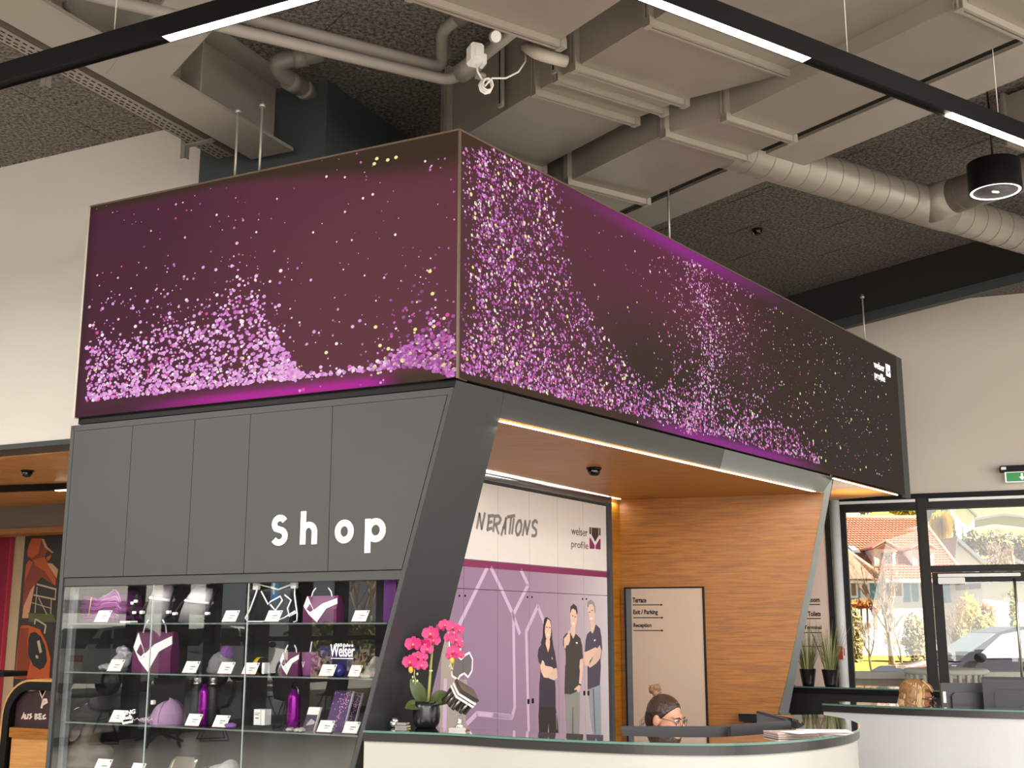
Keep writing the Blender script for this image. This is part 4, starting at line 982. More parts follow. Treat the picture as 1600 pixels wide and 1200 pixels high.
gp_(pl((921, 841), (922.5, 840.5), (929, 852), (928.8, 857.6), (921.2, 857.4)), 0, 2); gp_(pl((938.2, 842.6), (936.8, 842), (930.6, 852.4), (930.4, 857.8), (938.2, 858.6)), 0, 2)
gap = .002
m_backing = M('dark locker backing', '#39343a', .7)  # dark board behind the doors, visible in the gaps
for r in range(3):
    for c in range(len(ux)-1):
        a, b, lo, hi = ux[c]+gap, ux[c+1]-gap, zr_[r]+gap, zr_[r+1]-gap
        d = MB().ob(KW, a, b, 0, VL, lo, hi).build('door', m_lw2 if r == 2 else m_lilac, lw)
        mb = MB()
        for poly, mi, lay in G:
            q = clip(poly, a, b, lo, hi)
            if q: mb.fp(KW, q, VL, VL+.0008+lay*.0004, mi)
        if r == 2 and c in (len(ux)-3, len(ux)-2):
            t2 = MB()
            for s, p0, p1, hgt in (('welser', (892.5, 835), (918, 838.5), 12.5), ('profile', (892.5, 852.5), (919, 856), 14.5)):
                q0 = kw(*p0); q1 = kw(*p1); hz_ = kw(p0[0], p0[1]-hgt)[1]-q0[1]
                text(t2, KW, s, q0[0], q0[1]-(.03 if s == 'profile' else 0), q1[0]-q0[0], hz_, VL+.001, th=.0006)
            # split the words between the two doors
            keep = MB()
            for f in t2.f:
                cx = sum((t2.v[i]-KW.o).dot(KW.u) for i in f)/len(f)
                if a <= cx <= b: keep.add([t2.v[i] for i in f], [list(range(len(f)))], 13)
            if keep.v: mb.add(keep.v, keep.f, 13)
        if mb.v: mb.build('print', m_print, d, fix=False)
        if r == 0:
            for px, py in ((825, 1096), (832, 1095), (912.5, 1083), (919, 1083)):
                q = kw(px, py)
                if a < q[0] < b: MB().ob(KW, q[0]-.011, q[0]+.011, VL, VL+.006, q[1]-.017, q[1]+.017).build('handle', m_black, d)
            for px, py in ((824, 933), (831, 933), (910, 936), (916, 936), (717.5, 931), (726.5, 931)):
                q = kw(px, py)
                if a < q[0] < b: MB().lathe([(.008, 0), (.008, .004)], KW.pt(q[0], VL, q[1]), 10, ax=KW.n).build('lock', m_black, d)
mb = MB(); mb.ob(KW, ux[0], ux[-1], -.03, -.002, .0, zr_[3]); mb.build('backing', m_backing, lw)
mb = MB(); mb.ob(KW, ux[-1]+.002, ux[-1]+.05, -.03, VL+.03, 0, ZW-.002); mb.ob(KW, ux[0], ux[-1], -.03, VL, zr_[3]+.004, ZW-.002); mb.build('frame', m_dark, lw)
mb = MB(); yv = (zr_[3]+ZW)/2; mb.tube([KW.pt(ux[0], .045, yv+.005), KW.pt(ux[-1]-.01, .045, yv+.005)], (ZW-zr_[3])*.38, 14); mb.build('cornice_tube', M('satin grey tube', '#7c7e80', .3, metal=.5), lw)

# ------------------------------------------------------------------ direction boards
m_board = M('beige board', '#b29a85', .45, var=.02)
def board(name, label, fr, poly, lines, v=.0, left=True):
    us = [p[0] for p in poly]; zs = [p[1] for p in poly]
    t = thing(name, label, 'sign', fr.pt(sum(us)/len(us), v, min(zs)))
    return t
bd = [KE.pix(975, 917, .05), KE.pix(1099, 917, .05)]
zt_b = (bd[0][1]+bd[1][1])/2; u0b, u1b = bd[0][0], bd[1][0]
sg = thing('direction_board', 'tall beige direction board with three arrow lines on the oak wall', 'sign', KE.pt((u0b+u1b)/2, .02, .03))
mb = MB(); mb.ob(KE, u0b, u1b, .0, .035, .03, zt_b); mb.ob(KE, u0b, u0b+.012, .035, .05, .03, zt_b); mb.ob(KE, u1b-.012, u1b, .035, .05, .03, zt_b); mb.ob(KE, u0b, u1b, .035, .05, zt_b-.012, zt_b); mb.build('frame', m_black, sg)
MB().ob(KE, u0b+.06, u1b-.013, .035, .044, .03, zt_b-.013).build('panel', m_board, sg)
MB().ob(KE, u0b+.013, u0b+.06, .035, .042, .03, zt_b-.013).build('side_strip', M('slate strip', '#55565a', .4), sg)
def arrows(parent, fr, items, v):
    for s, x0, x1, yb, h, xa in items:
        q0 = fr.pix(x0, yb, v); q1 = fr.pix(x1, yb, v); hh = (fr.pix(x0, yb-h, v)[1]-q0[1])*1.12
        mb = MB(); text(mb, fr, s, q0[0], q0[1], q1[0]-q0[0], hh, v, bold=.028); mb.build('lettering', m_black, parent, kind='stuff')
        if xa:
            a = fr.pix(x0, yb+3.2, v); b = fr.pix(xa, yb+3.2, v); z = a[1]
            mb = MB(); mb.fp(fr, [(a[0], z-.0035), (b[0]-.02, z-.0035), (b[0]-.02, z-.010), (b[0], z), (b[0]-.02, z+.010), (b[0]-.02, z+.0035), (a[0], z+.0035)], v, v+.0015); mb.build('arrow', m_black, parent)
arrows(sg, KE, [('Terrace', 988.5, 1010, 942, 7.5, 1036), ('Exit / Parking', 989.5, 1028, 962, 8.5, 1037), ('Reception', 990, 1018, 982, 7.5, 1037)], .046)
F2 = Fr(pY(1275, 960, 11.2), -head(-4200))
pts2 = [F2.pix(*p) for p in ((1240, 800), (1292, 800), (1301, 1062), (1300, 1200), (1200, 1200))]
us = F2.pix(1294, 900)[0]; 
sg2 = thing('direction_board', 'pinkish direction board half hidden behind the slanted pale leg', 'sign', F2.pt(us-.3, 0, .02))
z2t = 2.75
MB().ob(F2, us-.62, us-.005, -.03, 0, .02, z2t).build('panel', M('pale rose board', '#d0b9ab', .5, var=.02), sg2)
MB().ob(F2, us-.005, us+.045, -.05, .012, .02, z2t).build('frame', m_black, sg2)
arrows(sg2, F2, [('Room', 1262, 1281, 941, 7, None), ('Toilets', 1262.5, 1282.5, 963, 7, None), ('g Terminal', 1251, 1284, 985, 7, None)], .0005)
for x0, x1, y in ((1225, 1281.5, 944.5), (1225, 1282.5, 966.5), (1225, 1284, 988.5), (1225, 1284.5, 1010)):
    a = F2.pix(x0, y); b = F2.pix(x1, y); MB().ob(F2, a[0], b[0], 0, .002, b[1]-.004, b[1]+.004).build('rule_line', m_black, sg2)

# ------------------------------------------------------------------ counters
m_cf = M('white counter front', '#9d9a93', .4, var=.02, scale=2); m_cf2 = M('pale grey counter front', '#adadab', .45, var=.02, scale=2)
m_band = M('graphite edge band', '#2d2c2c', .3, metal=.3)
m_ctop = M('glass counter top', '#20262a', .03, var=.02, spec=.8, coat=1.0); m_cedge = M('green glass edge', '#4f6e62', .1, var=.1, scale=40)
def smooth(pts, n=7):
    P = [Vector(p) for p in pts]; P = [P[0]*2-P[1]]+P+[P[-1]*2-P[-2]]; o = []
    for i in range(1, len(P)-2):
        a, b, c, d = P[i-1:i+3]
        for k in range(n):
            t = k/n; o.append(.5*((2*b)+(c-a)*t+(2*a-5*b+4*c-d)*t*t+(3*b-3*c+d-a)*t**3))
    o.append(P[-2]); return o
def offs(pts, d):
    o = []
    for i, p in enumerate(pts):
        a = pts[max(0, i-1)]; b = pts[min(len(pts)-1, i+1)]; t = (b-a); t = Vector((t.x, t.y, 0)).normalized(); o.append(p+Vector((-t.y, t.x, 0))*d)
    return o
def wallstrip(mb, outer, inner, z0, z1, mi=0):
    n = len(outer); vs = [Vector((p.x, p.y, z)) for L in (outer, inner) for z in (z0, z1) for p in L]
    fs = []
    for i in range(n-1):
        for a, b in ((0, n), (2*n, 3*n)): fs.append([a+i, a+i+1, b+i+1, b+i])
        fs.append([n+i, n+i+1, 3*n+i+1, 3*n+i]); fs.append([i, i+1, 2*n+i+1, 2*n+i])
    for i in (0, n-1): fs.append([i, n+i, 3*n+i, 2*n+i])
    mb.add(vs, fs, mi, False); return mb
def counter(label, pts, mf, depth=.28, legtrim=False):
    c = smooth(pts); t = thing('reception_counter', label, 'counter', (sum(p.x for p in c)/len(c), sum(p.y for p in c)/len(c)+.1, 0))
    wallstrip(MB(), c, offs(c, depth), ZTOP-.012, ZTOP).build('glass_top', m_ctop, t)
    wallstrip(MB(), offs(c, -.002), offs(c, .001), ZTOP-.011, ZTOP-.001).build('glass_edge', m_cedge, t)
    wallstrip(MB(), offs(c, .004), offs(c, depth-.01), ZTOP-.052, ZTOP-.0125).build('edge_band', m_band, t)
    wallstrip(MB(), offs(c, .016), offs(c, .05), .06, ZTOP-.053).build('front_panel', mf, t)
    wallstrip(MB(), offs(c, .05), offs(c, .09), .0, .06).build('plinth', m_dark, t)
    # lower desk behind
    wallstrip(MB(), offs(c, .06), offs(c, .78), .715, .74).build('desk_top', m_oak2, t)
    return t, c
pts1 = [(-.735, 6.06, 0), (-.31, 5.9, 0), (0, 5.70, 0), (.33, 5.53, 0), (.62, 5.42, 0), (.90, 5.39, 0), (1.16, 5.47, 0), (1.42, 5.67, 0), (1.66, 5.99, 0), (1.80, 6.36, 0), (1.845, 6.75, 0), (1.80, 7.12, 0)]
ct1, cc1 = counter('curved white reception counter with a glass top in front of the booth', pts1, m_cf)
pts2_ = [(2.06, 8.13, 0), (2.38, 7.88, 0), (2.70, 7.67, 0), (3.10, 7.47, 0), (3.6, 7.33, 0), (4.2, 7.3, 0), (4.8, 7.45, 0), (5.3, 7.8, 0)]
ct2, cc2 = counter('second pale grey curved counter in front of the glass door', pts2_, m_cf2)
# slim return of the first counter along the portal leg
# black wall shelf below the slanted pale leg
sa = pz(1217, 1071, ZTOP); sb = pz(1482, 1079, ZTOP); FS = Fr(sa, sb-sa); L = (sb-sa).length
shf = thing('wall_shelf', 'long black shelf board carrying the two grass pots', 'shelf', FS.pt(L/2, -.2, ZTOP-.3))
MB().ob(FS, -.02, L, -.4, .01, ZTOP-.012, ZTOP).build('glass_top', m_ctop, shf); MB().ob(FS, -.02, L, .01, .013, ZTOP-.011, ZTOP-.001).build('glass_edge', m_cedge, shf)
MB().ob(FS, -.01, L, -.38, 0, ZTOP-.05, ZTOP-.0125).build('edge_band', m_black, shf)
MB().fp(FS, [(.04, ZTOP-.05), (L, ZTOP-.05), (L, ZTOP-.29), (-.03, ZTOP-.25)], -.3, -.03).build('apron', M('black laminate', '#131212', .5), shf)
a0 = FS.pix(1225, 1078, -.02); a1 = FS.pix(1219, 1111, -.02)
MB().ribbon(FS, [a0, a1], .018, -.029, -.02).build('edge_strip', m_port_lit, shf)

# ------------------------------------------------------------------ monitors, desks, papers
m_mon = M('dark grey monitor shell', '#29292b', .45, var=.04); m_scr = M('switched off screen', '#3a3540', .15)
def monitor(label, fr, wd, ht, ztop, silver=False, desk=.74):
    t = thing('monitor', label, 'monitor', fr.pt(0, 0, desk))
    MB().ob(fr, -wd/2, wd/2, -.022, -.0, ztop-ht, ztop, bv=.008).ob(fr, -wd*.36, wd*.36, 0, .018, ztop-ht*.85, ztop-ht*.2, bv=.02).build('shell', m_mon, t)
    MB().ob(fr, -wd/2+.012, wd/2-.012, -.0235, -.022, ztop-ht+.02, ztop-.012).build('screen', m_scr, t)
    MB().ob(fr, -.03, .03, .018, .045, desk+.01, ztop-ht*.5, bv=.006).build('neck', m_mon, t)
    MB().ob(fr, -.13, .13, -.08, .11, desk, desk+.014, bv=.004).build('foot', m_mon, t)
    return t
mx = pY(1055, 1135, 6.2); monitor('wide dark monitor on the front desk hiding the lower face of the first woman', Fr(mx, Vector((1, 0, 0)), Vector((0, -1, 0))), .546, .33, mx.z)
a = pY(1142, 1133, 6.12); b = pY(1236, 1126, 6.4); md = (a+b)/2; dd = (b-a); dd.z = 0
monitor('angled black monitor right of the woman with the bun', Fr(md, dd), dd.length, .31, (a.z+b.z)/2)
a = pY(1184, 1110, 7.15); b = pY(1237, 1127, 6.45); md = (a+b)/2; dd = (a-b); dd.z = 0; ff = Fr(md, dd); 
ff.n = -ff.n; monitor('monitor with its violet grey screen turned to the viewer', ff, dd.length*.85, .3, (a.z+b.z)/2+.005)
# small black side shelf on the oak wall
q0 = KE.pix(1154, 1115, .2); q1 = KE.pix(1186, 1118, .2)
ssh = thing('side_shelf', 'small black shelf with a glass top on the oak wall beside the monitors', 'shelf', KE.pt(q0[0]+.2, .1, q0[1]-.1))
MB().ob(KE, q0[0], q0[0]+.45, .0, .2, q0[1]-.06, q0[1]-.012).build('board', m_black, ssh); MB().ob(KE, q0[0], q0[0]+.46, .0, .205, q0[1]-.011, q0[1]).build('glass_top', m_ctop, ssh); MB().ob(KE, q0[0]+.1, q0[0]+.14, .0, .16, q0[1]-.2, q0[1]-.06).build('bracket', m_black, ssh)
# second desk
mx = pY(1523, 1067, 7.95); m2 = monitor('dark monitor with a white sticker on the second counter beside the blond woman', Fr(mx, Vector((1, .04, 0)), Vector((.04, -1, 0))), .455, .30, mx.z, desk=ZTOP-.30)
ff = Fr(mx, Vector((1, .04, 0)), Vector((.04, -1, 0)))
MB().ob(ff, -.215, -.197, 0, .0015, mx.z-.125, mx.z-.055).build('sticker', m_white, m2)
mb = MB(); vs, fs = text_mesh('Lenovo', .0)
x1 = max(p.x for p in vs); y1 = max(p.y for p in vs)
mb.add([ff.pt(-.2105+p.y/y1*.009, .002, mx.z-.06-p.x/x1*.06) for p in vs], fs); mb.build('lettering', m_black, m2, kind='stuff')
mx = pY(1600, 1062, 7.75); monitor('grey monitor cut by the right edge of the picture', Fr(mx, Vector((.9, -.42, 0)), Vector((-.42, -.9, 0))), .5, .32, mx.z, desk=ZTOP-.3)
mx = pY(1590, 1058, 8.2); monitor('black monitor behind the one at the right edge', Fr(mx, Vector((.95, -.3, 0)), Vector((-.3, -.95, 0))), .46, .30, mx.z, desk=ZTOP-.28)
# paper piles on the first counter
m_paper = M('white paper', '#eeebe8', .7, var=.03); m_mag = M('printed paper', '#b9a39a', .6, var=.35, scale=60)
rp = random.Random(3)
def sheet(label, c, rz, z, wd, dp, th, m):
    u = Vector((math.cos(rz), math.sin(rz), 0)); fr = Fr(c, u, Vector((u.y, -u.x, 0)))
    mb = MB(); n = max(1, int(th/.003))
    for i in range(n):
        o = rp.uniform(-.006, .006); p = rp.uniform(-.006, .006)
        mb.ob(fr, -wd/2+o, wd/2+o, -dp/2+p, dp/2+p, z+i*th/n, z+(i+.85)*th/n)
    t = mb.build('papers', m); tag(t, label, 'papers'); return t
def onc(px, py, z=ZTOP): return pz(px, py, z)
sheet('pile of magazines at the left of the papers on the white counter', onc(1237, 1149), .25, ZTOP+.001, .21, .15, .018, m_mag)
sheet('thin grey leaflets under the right sheets on the white counter', onc(1292, 1146), -.55, ZTOP+.001, .21, .13, .006, m_mag)
sheet('white sheets fanned out on the right of the white counter', onc(1286, 1143, ZTOP+.008), -.1, ZTOP+.008, .24, .14, .006, m_paper)
sheet('white sheet lying on top of the magazine pile', onc(1258, 1144, ZTOP+.02), .5, ZTOP+.021, .2, .12, .003, m_paper)
sheet('white paper lying beside the right edge on the second counter', pz(1592, 1098, ZTOP), .3, ZTOP+.001, .21, .25, .004, m_paper)
# ------------------------------------------------------------------ things on the counters and the wall shelf
def leaf(mb, base, d, up, L, wd, curl, mi=0, n=7, fold=.25):
    # a broad leaf: midrib from base along d, bending down by curl
    d = Vector(d).normalized(); up = Vector(up).normalized(); s = d.cross(up).normalized(); vs = []; fs = []
    for i in range(n+1):
        t = i/n; c = Vector(base)+d*L*t*(1-.15*curl*t)+up*(L*(.35*t-curl*.55*t*t))
        w_ = wd*math.sin(math.pi*min(1, t*.93+.05))**.75*.5
        vs += [c-s*w_+up*w_*fold, c, c+s*w_+up*w_*fold]
    for i in range(n): k = i*3; fs += [[k, k+1, k+4, k+3], [k+1, k+2, k+5, k+4]]
    mb.add(vs, fs, mi, True)
def petal(mb, c, d, nrm, L, wd, mi, cup=.15, n=8):
    d = Vector(d).normalized(); nrm = Vector(nrm).normalized(); s = d.cross(nrm).normalized(); vs = []; fs = []
    for i in range(n+1):
        t = i/n; p = Vector(c)+d*L*t+nrm*cup*L*t*t; w_ = wd*math.sqrt(max(.02, 1-((t-.54)/.53)**2))*.5
        vs += [p-s*w_+nrm*w_*.12, p, p+s*w_+nrm*w_*.12]
    for i in range(n): k = i*3; fs += [[k, k+1, k+4, k+3], [k+1, k+2, k+5, k+4]]
    mb.add(vs, fs, mi, True)
Yo = 6.16
def oz(px, py, dy=0): return pY(px, py, Yo+dy)
ob = pz(666, 1137, ZTOP); Yo = ob.y
ob.z = ZTOP
orc = thing('orchid', 'magenta moth orchid with two arching sprays in a round black pot', 'orchid', ob)
m_pot = M('black ceramic pot', '#141313', .3, var=.03); m_mag_ = M('magenta petal', '#b3125f', .5, var=.3, scale=60); m_mag2 = M('deep magenta lip', '#9a1048', .5, var=.2); m_yel = M('yellow flower centre', '#d9a03a', .5)
m_leaf = M('dark green orchid leaf', '#3f4a25', .4, var=.2, scale=20); m_stem = M('olive stem', '#8a8a45', .5, var=.1)
s = Yo/F*1.02
MB().lathe([(0, 0), (14*s, 0), (19*s, 6*s), (20.5*s, 18*s), (19.5*s, 30*s), (17.5*s, 38*s), (16*s, 38*s), (17*s, 30*s), (14*s, 28*s), (0, 28*s)], ob, 32).build('pot', m_pot, orc)
mb = MB()
for px, py, L, wd, cu in ((650, 1075, 1, 0, 0),): pass
c = oz(668, 1102)
for d, L, wd, cu, px in (((-.55, -.15, .9), .155, .075, .35, 662), ((-.8, -.5, -.25), .12, .07, .3, 663), ((.75, -.25, .55), .12, .065, .6, 672), ((.55, -.6, .1), .10, .06, .6, 673), ((-.4, .5, .8), .12, .06, .5, 666), ((.95, .1, .12), .13, .055, .35, 676)):
    d = Vector(d).normalized(); up = Vector((0, -.75, .65)); up = (up-d*up.dot(d)).normalized(); leaf(mb := MB(), oz(px, 1101), d, up, L, wd, cu); mb.build('leaf', m_leaf, orc)
stem = [oz(669, 1100), oz(671, 1070, -.01), oz(673, 1040, -.01), oz(676, 1010, 0), oz(681, 990), oz(690, 980, -.01), oz(700, 975, -.03)]
MB().tube(stem, [.008, .0075, .007, .006, .005, .004, .003], 8).build('stem', m_stem, orc)
MB().lathe([(.009, -.004), (.011, 0), (.009, .004)], oz(673, 1048, -.01), 10).build('clip', M('pale clip', '#cfc8a8', .5), orc)
sprayA = [oz(676, 1006), oz(668, 1014, -.04), oz(655, 1025, -.06), oz(648, 1045, -.07)]
sprayB = [oz(697, 975), oz(708, 990, -.03), oz(712, 1015, -.04), oz(708, 1040, -.04), oz(704, 1050, -.03)]
MB().tube(smooth(sprayA, 5), .003, 6).tube(smooth(sprayB, 5), .003, 6).build('spray_stem', m_stem, orc)
def flower(px, py, r, dy, fx, fy=0.1):
    c = oz(px, py, dy); nrm = Vector((fx, -1, fy)).normalized(); X = nrm.cross(Vector((0, 0, 1))).normalized(); Z = X.cross(nrm); R_ = r*s
    f = MB()
    for ang, L, wd in ((90, 1, .75), (215, .95, .62), (325, .95, .62)):
        a = math.radians(ang); petal(f, c-nrm*.003, X*math.cos(a)+Z*math.sin(a), nrm, R_*L, R_*wd, 0, .1)
    for ang in (15, 165):
        a = math.radians(ang); petal(f, c+nrm*.001, X*math.cos(a)+Z*math.sin(a), nrm, R_*1.1, R_*1.25, 0, .12)
    petal(f, c+nrm*.004, -Z, nrm, R_*.5, R_*.4, 1, .5)
    f.ell(c+nrm*.006, (R_*.14, R_*.14, R_*.14), 2, 8, 6)
    return f.build('flower', [m_mag_, m_mag2, m_yel], orc)
for args in ((646, 1007, 12, -.06, -.3), (673, 991, 12, -.05, -.2), (677, 1001, 10, -.04, .2), (664, 1007, 9, -.05, -.5), (667, 1015, 9, -.06, .1), (641, 1035, 11, -.07, -.3), (658, 1040, 9, -.07, .3), (653, 1027, 9, -.06, 0), (661, 1027, 7, -.06, .5), (695, 977, 9, -.03, .2), (689, 981, 7, -.02, -.4), (707, 981, 9, -.03, .1), (717, 985, 8, -.03, .7), (704, 997, 9, -.04, -.2), (712, 1000, 9, -.05, .3), (717, 1008, 7, -.04, .7), (708, 1018, 9, -.05, 0), (705, 1025, 8, -.05, -.4), (718, 1024, 7, -.04, .5)): flower(*args)
for px, py, r in ((642, 1046, 4), (706, 1032, 3.5)):
    MB().ell(oz(px, py, -.06), (r*s, r*s, r*1.4*s), 0, 8, 6).build('bud', m_yel, orc)
mb = MB(); t0 = [oz(648, 1046, -.07), oz(647, 1055, -.07), oz(650, 1064, -.07), oz(649, 1070, -.07)]
mb.tube(t0, .002, 5)
for px, py in ((645, 1058), (652, 1053), (646, 1064), (652, 1064)): mb.ell(oz(px, py, -.07), (1.6*s, 1.6*s, 2.2*s), 0, 6, 5)
mb.tube([oz(705, 1036, -.04), oz(704, 1050, -.04)], .0018, 5)
for px, py in ((702, 1041), (707, 1045)): mb.ell(oz(px, py, -.04), (1.4*s, 1.4*s, 2*s), 0, 6, 5)
mb.build('bud_tip', M('pale green bud', '#a9ab7a', .5), orc, kind='stuff')

# tilted cube sculpture of cut metal profiles on a chrome foot
cb = pz(718, 1141, ZTOP); cb.z = ZTOP
scu = thing('profile_sculpture', 'tilted cube of stacked metal profiles on a chrome stand', 'sculpture', cb)
m_chr = M('chrome', '#e2e0dc', .2, metal=.85, var=.02); m_gun = M('gunmetal profile', '#7b756d', .35, metal=.9, var=.15); m_bro = M('brown steel profile', '#4c453d', .4, metal=.7, var=.2)
sc = cb.y/F*1.02
FB = Fr(cb, Vector((1, -.25, 0)), Vector((-.25, -1, 0)))
MB().ob(FB, -13*sc, 13*sc, -.04, .04, ZTOP, ZTOP+4.5*sc, bv=.004).build('foot', m_chr, scu)
MB().lathe([(8*sc, 0), (4*sc, 4*sc), (2.6*sc, 8*sc), (2.6*sc, 17*sc)], cb+Vector((0, 0, 4.5*sc)), 16).build('post', m_chr, scu)
cc = pY(720, 1091, cb.y); sd_ = 34*sc
Rm = Matrix.Rotation(math.radians(33), 3, 'Y') @ Matrix.Rotation(math.radians(28), 3, 'Z') @ Matrix.Rotation(math.radians(12), 3, 'X')
rp2 = random.Random(5)
def cbox(mb, c0, c1, mi=0):
    P = [cc+Rm @ Vector((x, y, z)) for z in (c0[2], c1[2]) for x, y in ((c0[0], c0[1]), (c1[0], c0[1]), (c1[0], c1[1]), (c0[0], c1[1]))]
    mb.add(P, [[0, 1, 2, 3], [4, 5, 6, 7], [0, 1, 5, 4], [1, 2, 6, 5], [2, 3, 7, 6], [3, 0, 4, 7]], mi)
hS_ = sd_/2
m_whs = M('pale sheet steel', '#d9d7d3', .4, metal=.2, var=.05)
for zz, t_, m_ in ((hS_*.86, hS_*.14, m_gun), (hS_*.5, hS_*.1, m_whs), (hS_*.2, hS_*.1, m_whs)):
    mb = MB(); cbox(mb, (-hS_, -hS_, zz-t_), (hS_, hS_, zz+t_)); mb.build('plate', m_, scu)
for i in range(5):
    for j in range(5):
        x = -hS_+hS_*2*(i+.5)/5; y = -hS_+hS_*2*(j+.5)/5; r = hS_*.17
        if not (i in (0, 4) or j in (0, 4)): continue
        zl = -hS_*rp2.uniform(.75, 1.0); p0 = cc+Rm @ Vector((x, y, zl)); p1 = cc+Rm @ Vector((x, y, hS_*.12)); mb = MB()
        if (i+j) % 2: mb.tube([p0, p1], r, 10)
        else: cbox(mb, (x-r, y-r, zl), (x+r*.4, y-r*.3, hS_*.12)); cbox(mb, (x-r, y-r, zl), (x-r*.4, y+r, hS_*.12))
        mb.build('metal_profile', m_bro if (i*j) % 3 else m_gun, scu)
for i in range(4):
    x = -hS_+hS_*2*(i+.5)/4; mb = MB(); mb.tube([cc+Rm @ Vector((x, -hS_*.98, hS_*.35)), cc+Rm @ Vector((x, hS_*.9, hS_*.35))], hS_*.13, 10); mb.build('metal_profile', m_bro, scu)
# small chrome sample parts
q = pz(628, 1137, ZTOP); q.z = ZTOP
t = thing('profile_samples', 'small pile of chrome profile samples left of the orchid', 'metal samples', q)
FQ = Fr(q, Vector((1, -.3, 0)), Vector((-.3, -1, 0))); 
MB().ob(FQ, -.03, .035, -.03, .02, ZTOP, ZTOP+.012, bv=.003).ob(FQ, -.022, .03, -.025, .02, ZTOP+.014, ZTOP+.026, bv=.003).build('flat_block', m_chr, t)
mb = MB()
for a in range(5):
    th = a*1.256; mb.tube([FQ.pt(-.045, .0, ZTOP+.02+.0), FQ.pt(-.045+.02*math.cos(th), .012*math.sin(th), ZTOP+.028+.016*math.sin(th+.7))], .009, 8)
mb.ell(FQ.pt(-.045, 0, ZTOP+.018), (.018, .016, .018), 0); mb.build('star_piece', m_chr, t)
# chrome bell at the shelf end
q = pz(1232, 1072, ZTOP); q.z = ZTOP
t = MB().ob(Fr(q, FS.u, FS.n), -.06, .06, -.01, .06, ZTOP+.001, ZTOP+.012, bv=.003).ob(Fr(q, FS.u, FS.n), -.02, .045, 0, .03, ZTOP+.012, ZTOP+.045, bv=.01).build('holder', m_chr); tag(t, 'small chrome holder at the left end of the black shelf', 'holder')
# grass pots
m_gr = [M('dry green grass', '#7d8150', .6, var=.2), M('olive grass', '#5c6236', .6, var=.2), M('straw grass', '#a59b6a', .6, var=.2)]
rg = random.Random(9)
def grass_pot(label, px, py):
    c = FS.pt(FS.pix(px, py, -.12)[0], -.12, ZTOP+.001); sc = c.y/F*1.03
    t = thing('potted_grass', label, 'potted plant', c, 'grass pots on the black shelf')
    MB().lathe([(0, 0), (8.3*sc, 0), (9*sc, 3*sc), (12.2*sc, 23.5*sc), (12.4*sc, 24*sc), (11.4*sc, 24*sc), (11*sc, 21*sc), (0, 21*sc)], c, 24).build('pot', m_pot, t)
    mb = MB()
    for i in range(95):
        a = rg.random()*6.283; r = rg.random()**.6*8*sc; b = c+Vector((r*math.cos(a), r*math.sin(a), 21*sc)); L = (38+rg.random()*42)*sc; lean = (.1+.35*rg.random()**1.5)
        droop = rg.random()**3*.9 if L > 60*sc else 0
        P = []; n = 6
        for k in range(n+1):
            u_ = k/n; P.append(b+Vector((math.cos(a)*lean*L*u_*(1+droop*u_), math.sin(a)*lean*L*u_*(1+droop*u_), L*(u_-.35*droop*u_**3))))
        s_ = Vector((-math.sin(a+rg.random()), math.cos(a), 0)); wd = .0035
        vs = []; 
        for k, p in enumerate(P): w_ = wd*(1-k/n*.85); vs += [p-s_*w_, p+s_*w_]
        mb.add(vs, [[2*k, 2*k+1, 2*k+3, 2*k+2] for k in range(n)], rg.choice((0, 0, 1, 1, 2)))
    mb.build('grass_blades', m_gr, t, fix=False, kind='stuff'); return t
grass_pot('black pot with tall dry grass, nearer to the slanted pale leg', 1263, 1068)
grass_pot('black pot with tall dry grass, nearer to the window', 1298, 1068)
# red call point
q = WW.hit(1314, 1020, .12); fr = Fr(q, WW.u, WW.n)
t = thing('call_point', 'red and white alarm call point beside the window', 'alarm', q)
MB().ob(fr, -.055, .02, -.03, .0, q.z-.07, q.z+.07, bv=.006).build('housing', M('signal red', '#b01818', .4), t); MB().ob(fr, .02, .05, -.03, .002, q.z-.07, q.z+.07, bv=.004).build('plate', m_white, t); MB().ob(fr, .03, .04, .002, .004, q.z-.03, q.z+.05).build('stripe', M('signal red', '#b01818', .4), t)
# exit sign
za = WW.pix(1568, 755)[1]; ee = thing('exit_sign', 'green and white emergency exit sign with running figure below a black bracket', 'sign', WW.hit(1590, 745, .1))
fx = Fr(WW.hit(1590, 745, .12), WW.u, WW.n)
def ex(px, py): return fx.pix(px, py)
a = ex(1562, 735); b = ex(1640, 728)
MB().ob(fx, a[0], b[0], -.12, .02, ex(1590, 736)[1], ex(1590, 727)[1], bv=.01).build('bracket', m_black, ee)
MB().ob(fx, ex(1564, 733)[0], ex(1572, 733)[0], .02, .022, ex(1590, 733.5)[1], ex(1590, 729)[1]).build('label_plate', m_white, ee)
a = ex(1571, 754); b = ex(1650, 737)
m_green = M('exit green', '#1d8a3c', .4, emit=.25, var=0); m_exw = M('exit white', '#ffffff', .4, emit=.35, var=0)
MB().ob(fx, a[0], b[0], -.012, 0, a[1], ex(1590, 737)[1]).build('sign_plate', m_exw, ee)
z0_, z1_ = ex(1590, 752)[1], ex(1590, 738)[1]
MB().ob(fx, ex(1572.5, 745)[0], b[0]-.01, 0, .002, z0_, z1_).build('green_field', m_green, ee)
MB().fp(fx, [(ex(1576, 1)[0], z0_+.005), (ex(1587, 1)[0], z0_+.005), (ex(1587, 1)[0], z1_-.004), (ex(1576, 1)[0], z1_-.004)], .002, .003).build('doorway_field', m_exw, ee)
mb = MB(); cx = ex(1581, 745)[0]; h_ = z1_-z0_; f = lambda x, y: (cx+x*h_, z0_+y*h_)
mb.fp(fx, [f(.06, .78), f(.14, .84), f(.2, .76), f(.13, .68)], .003, .004)
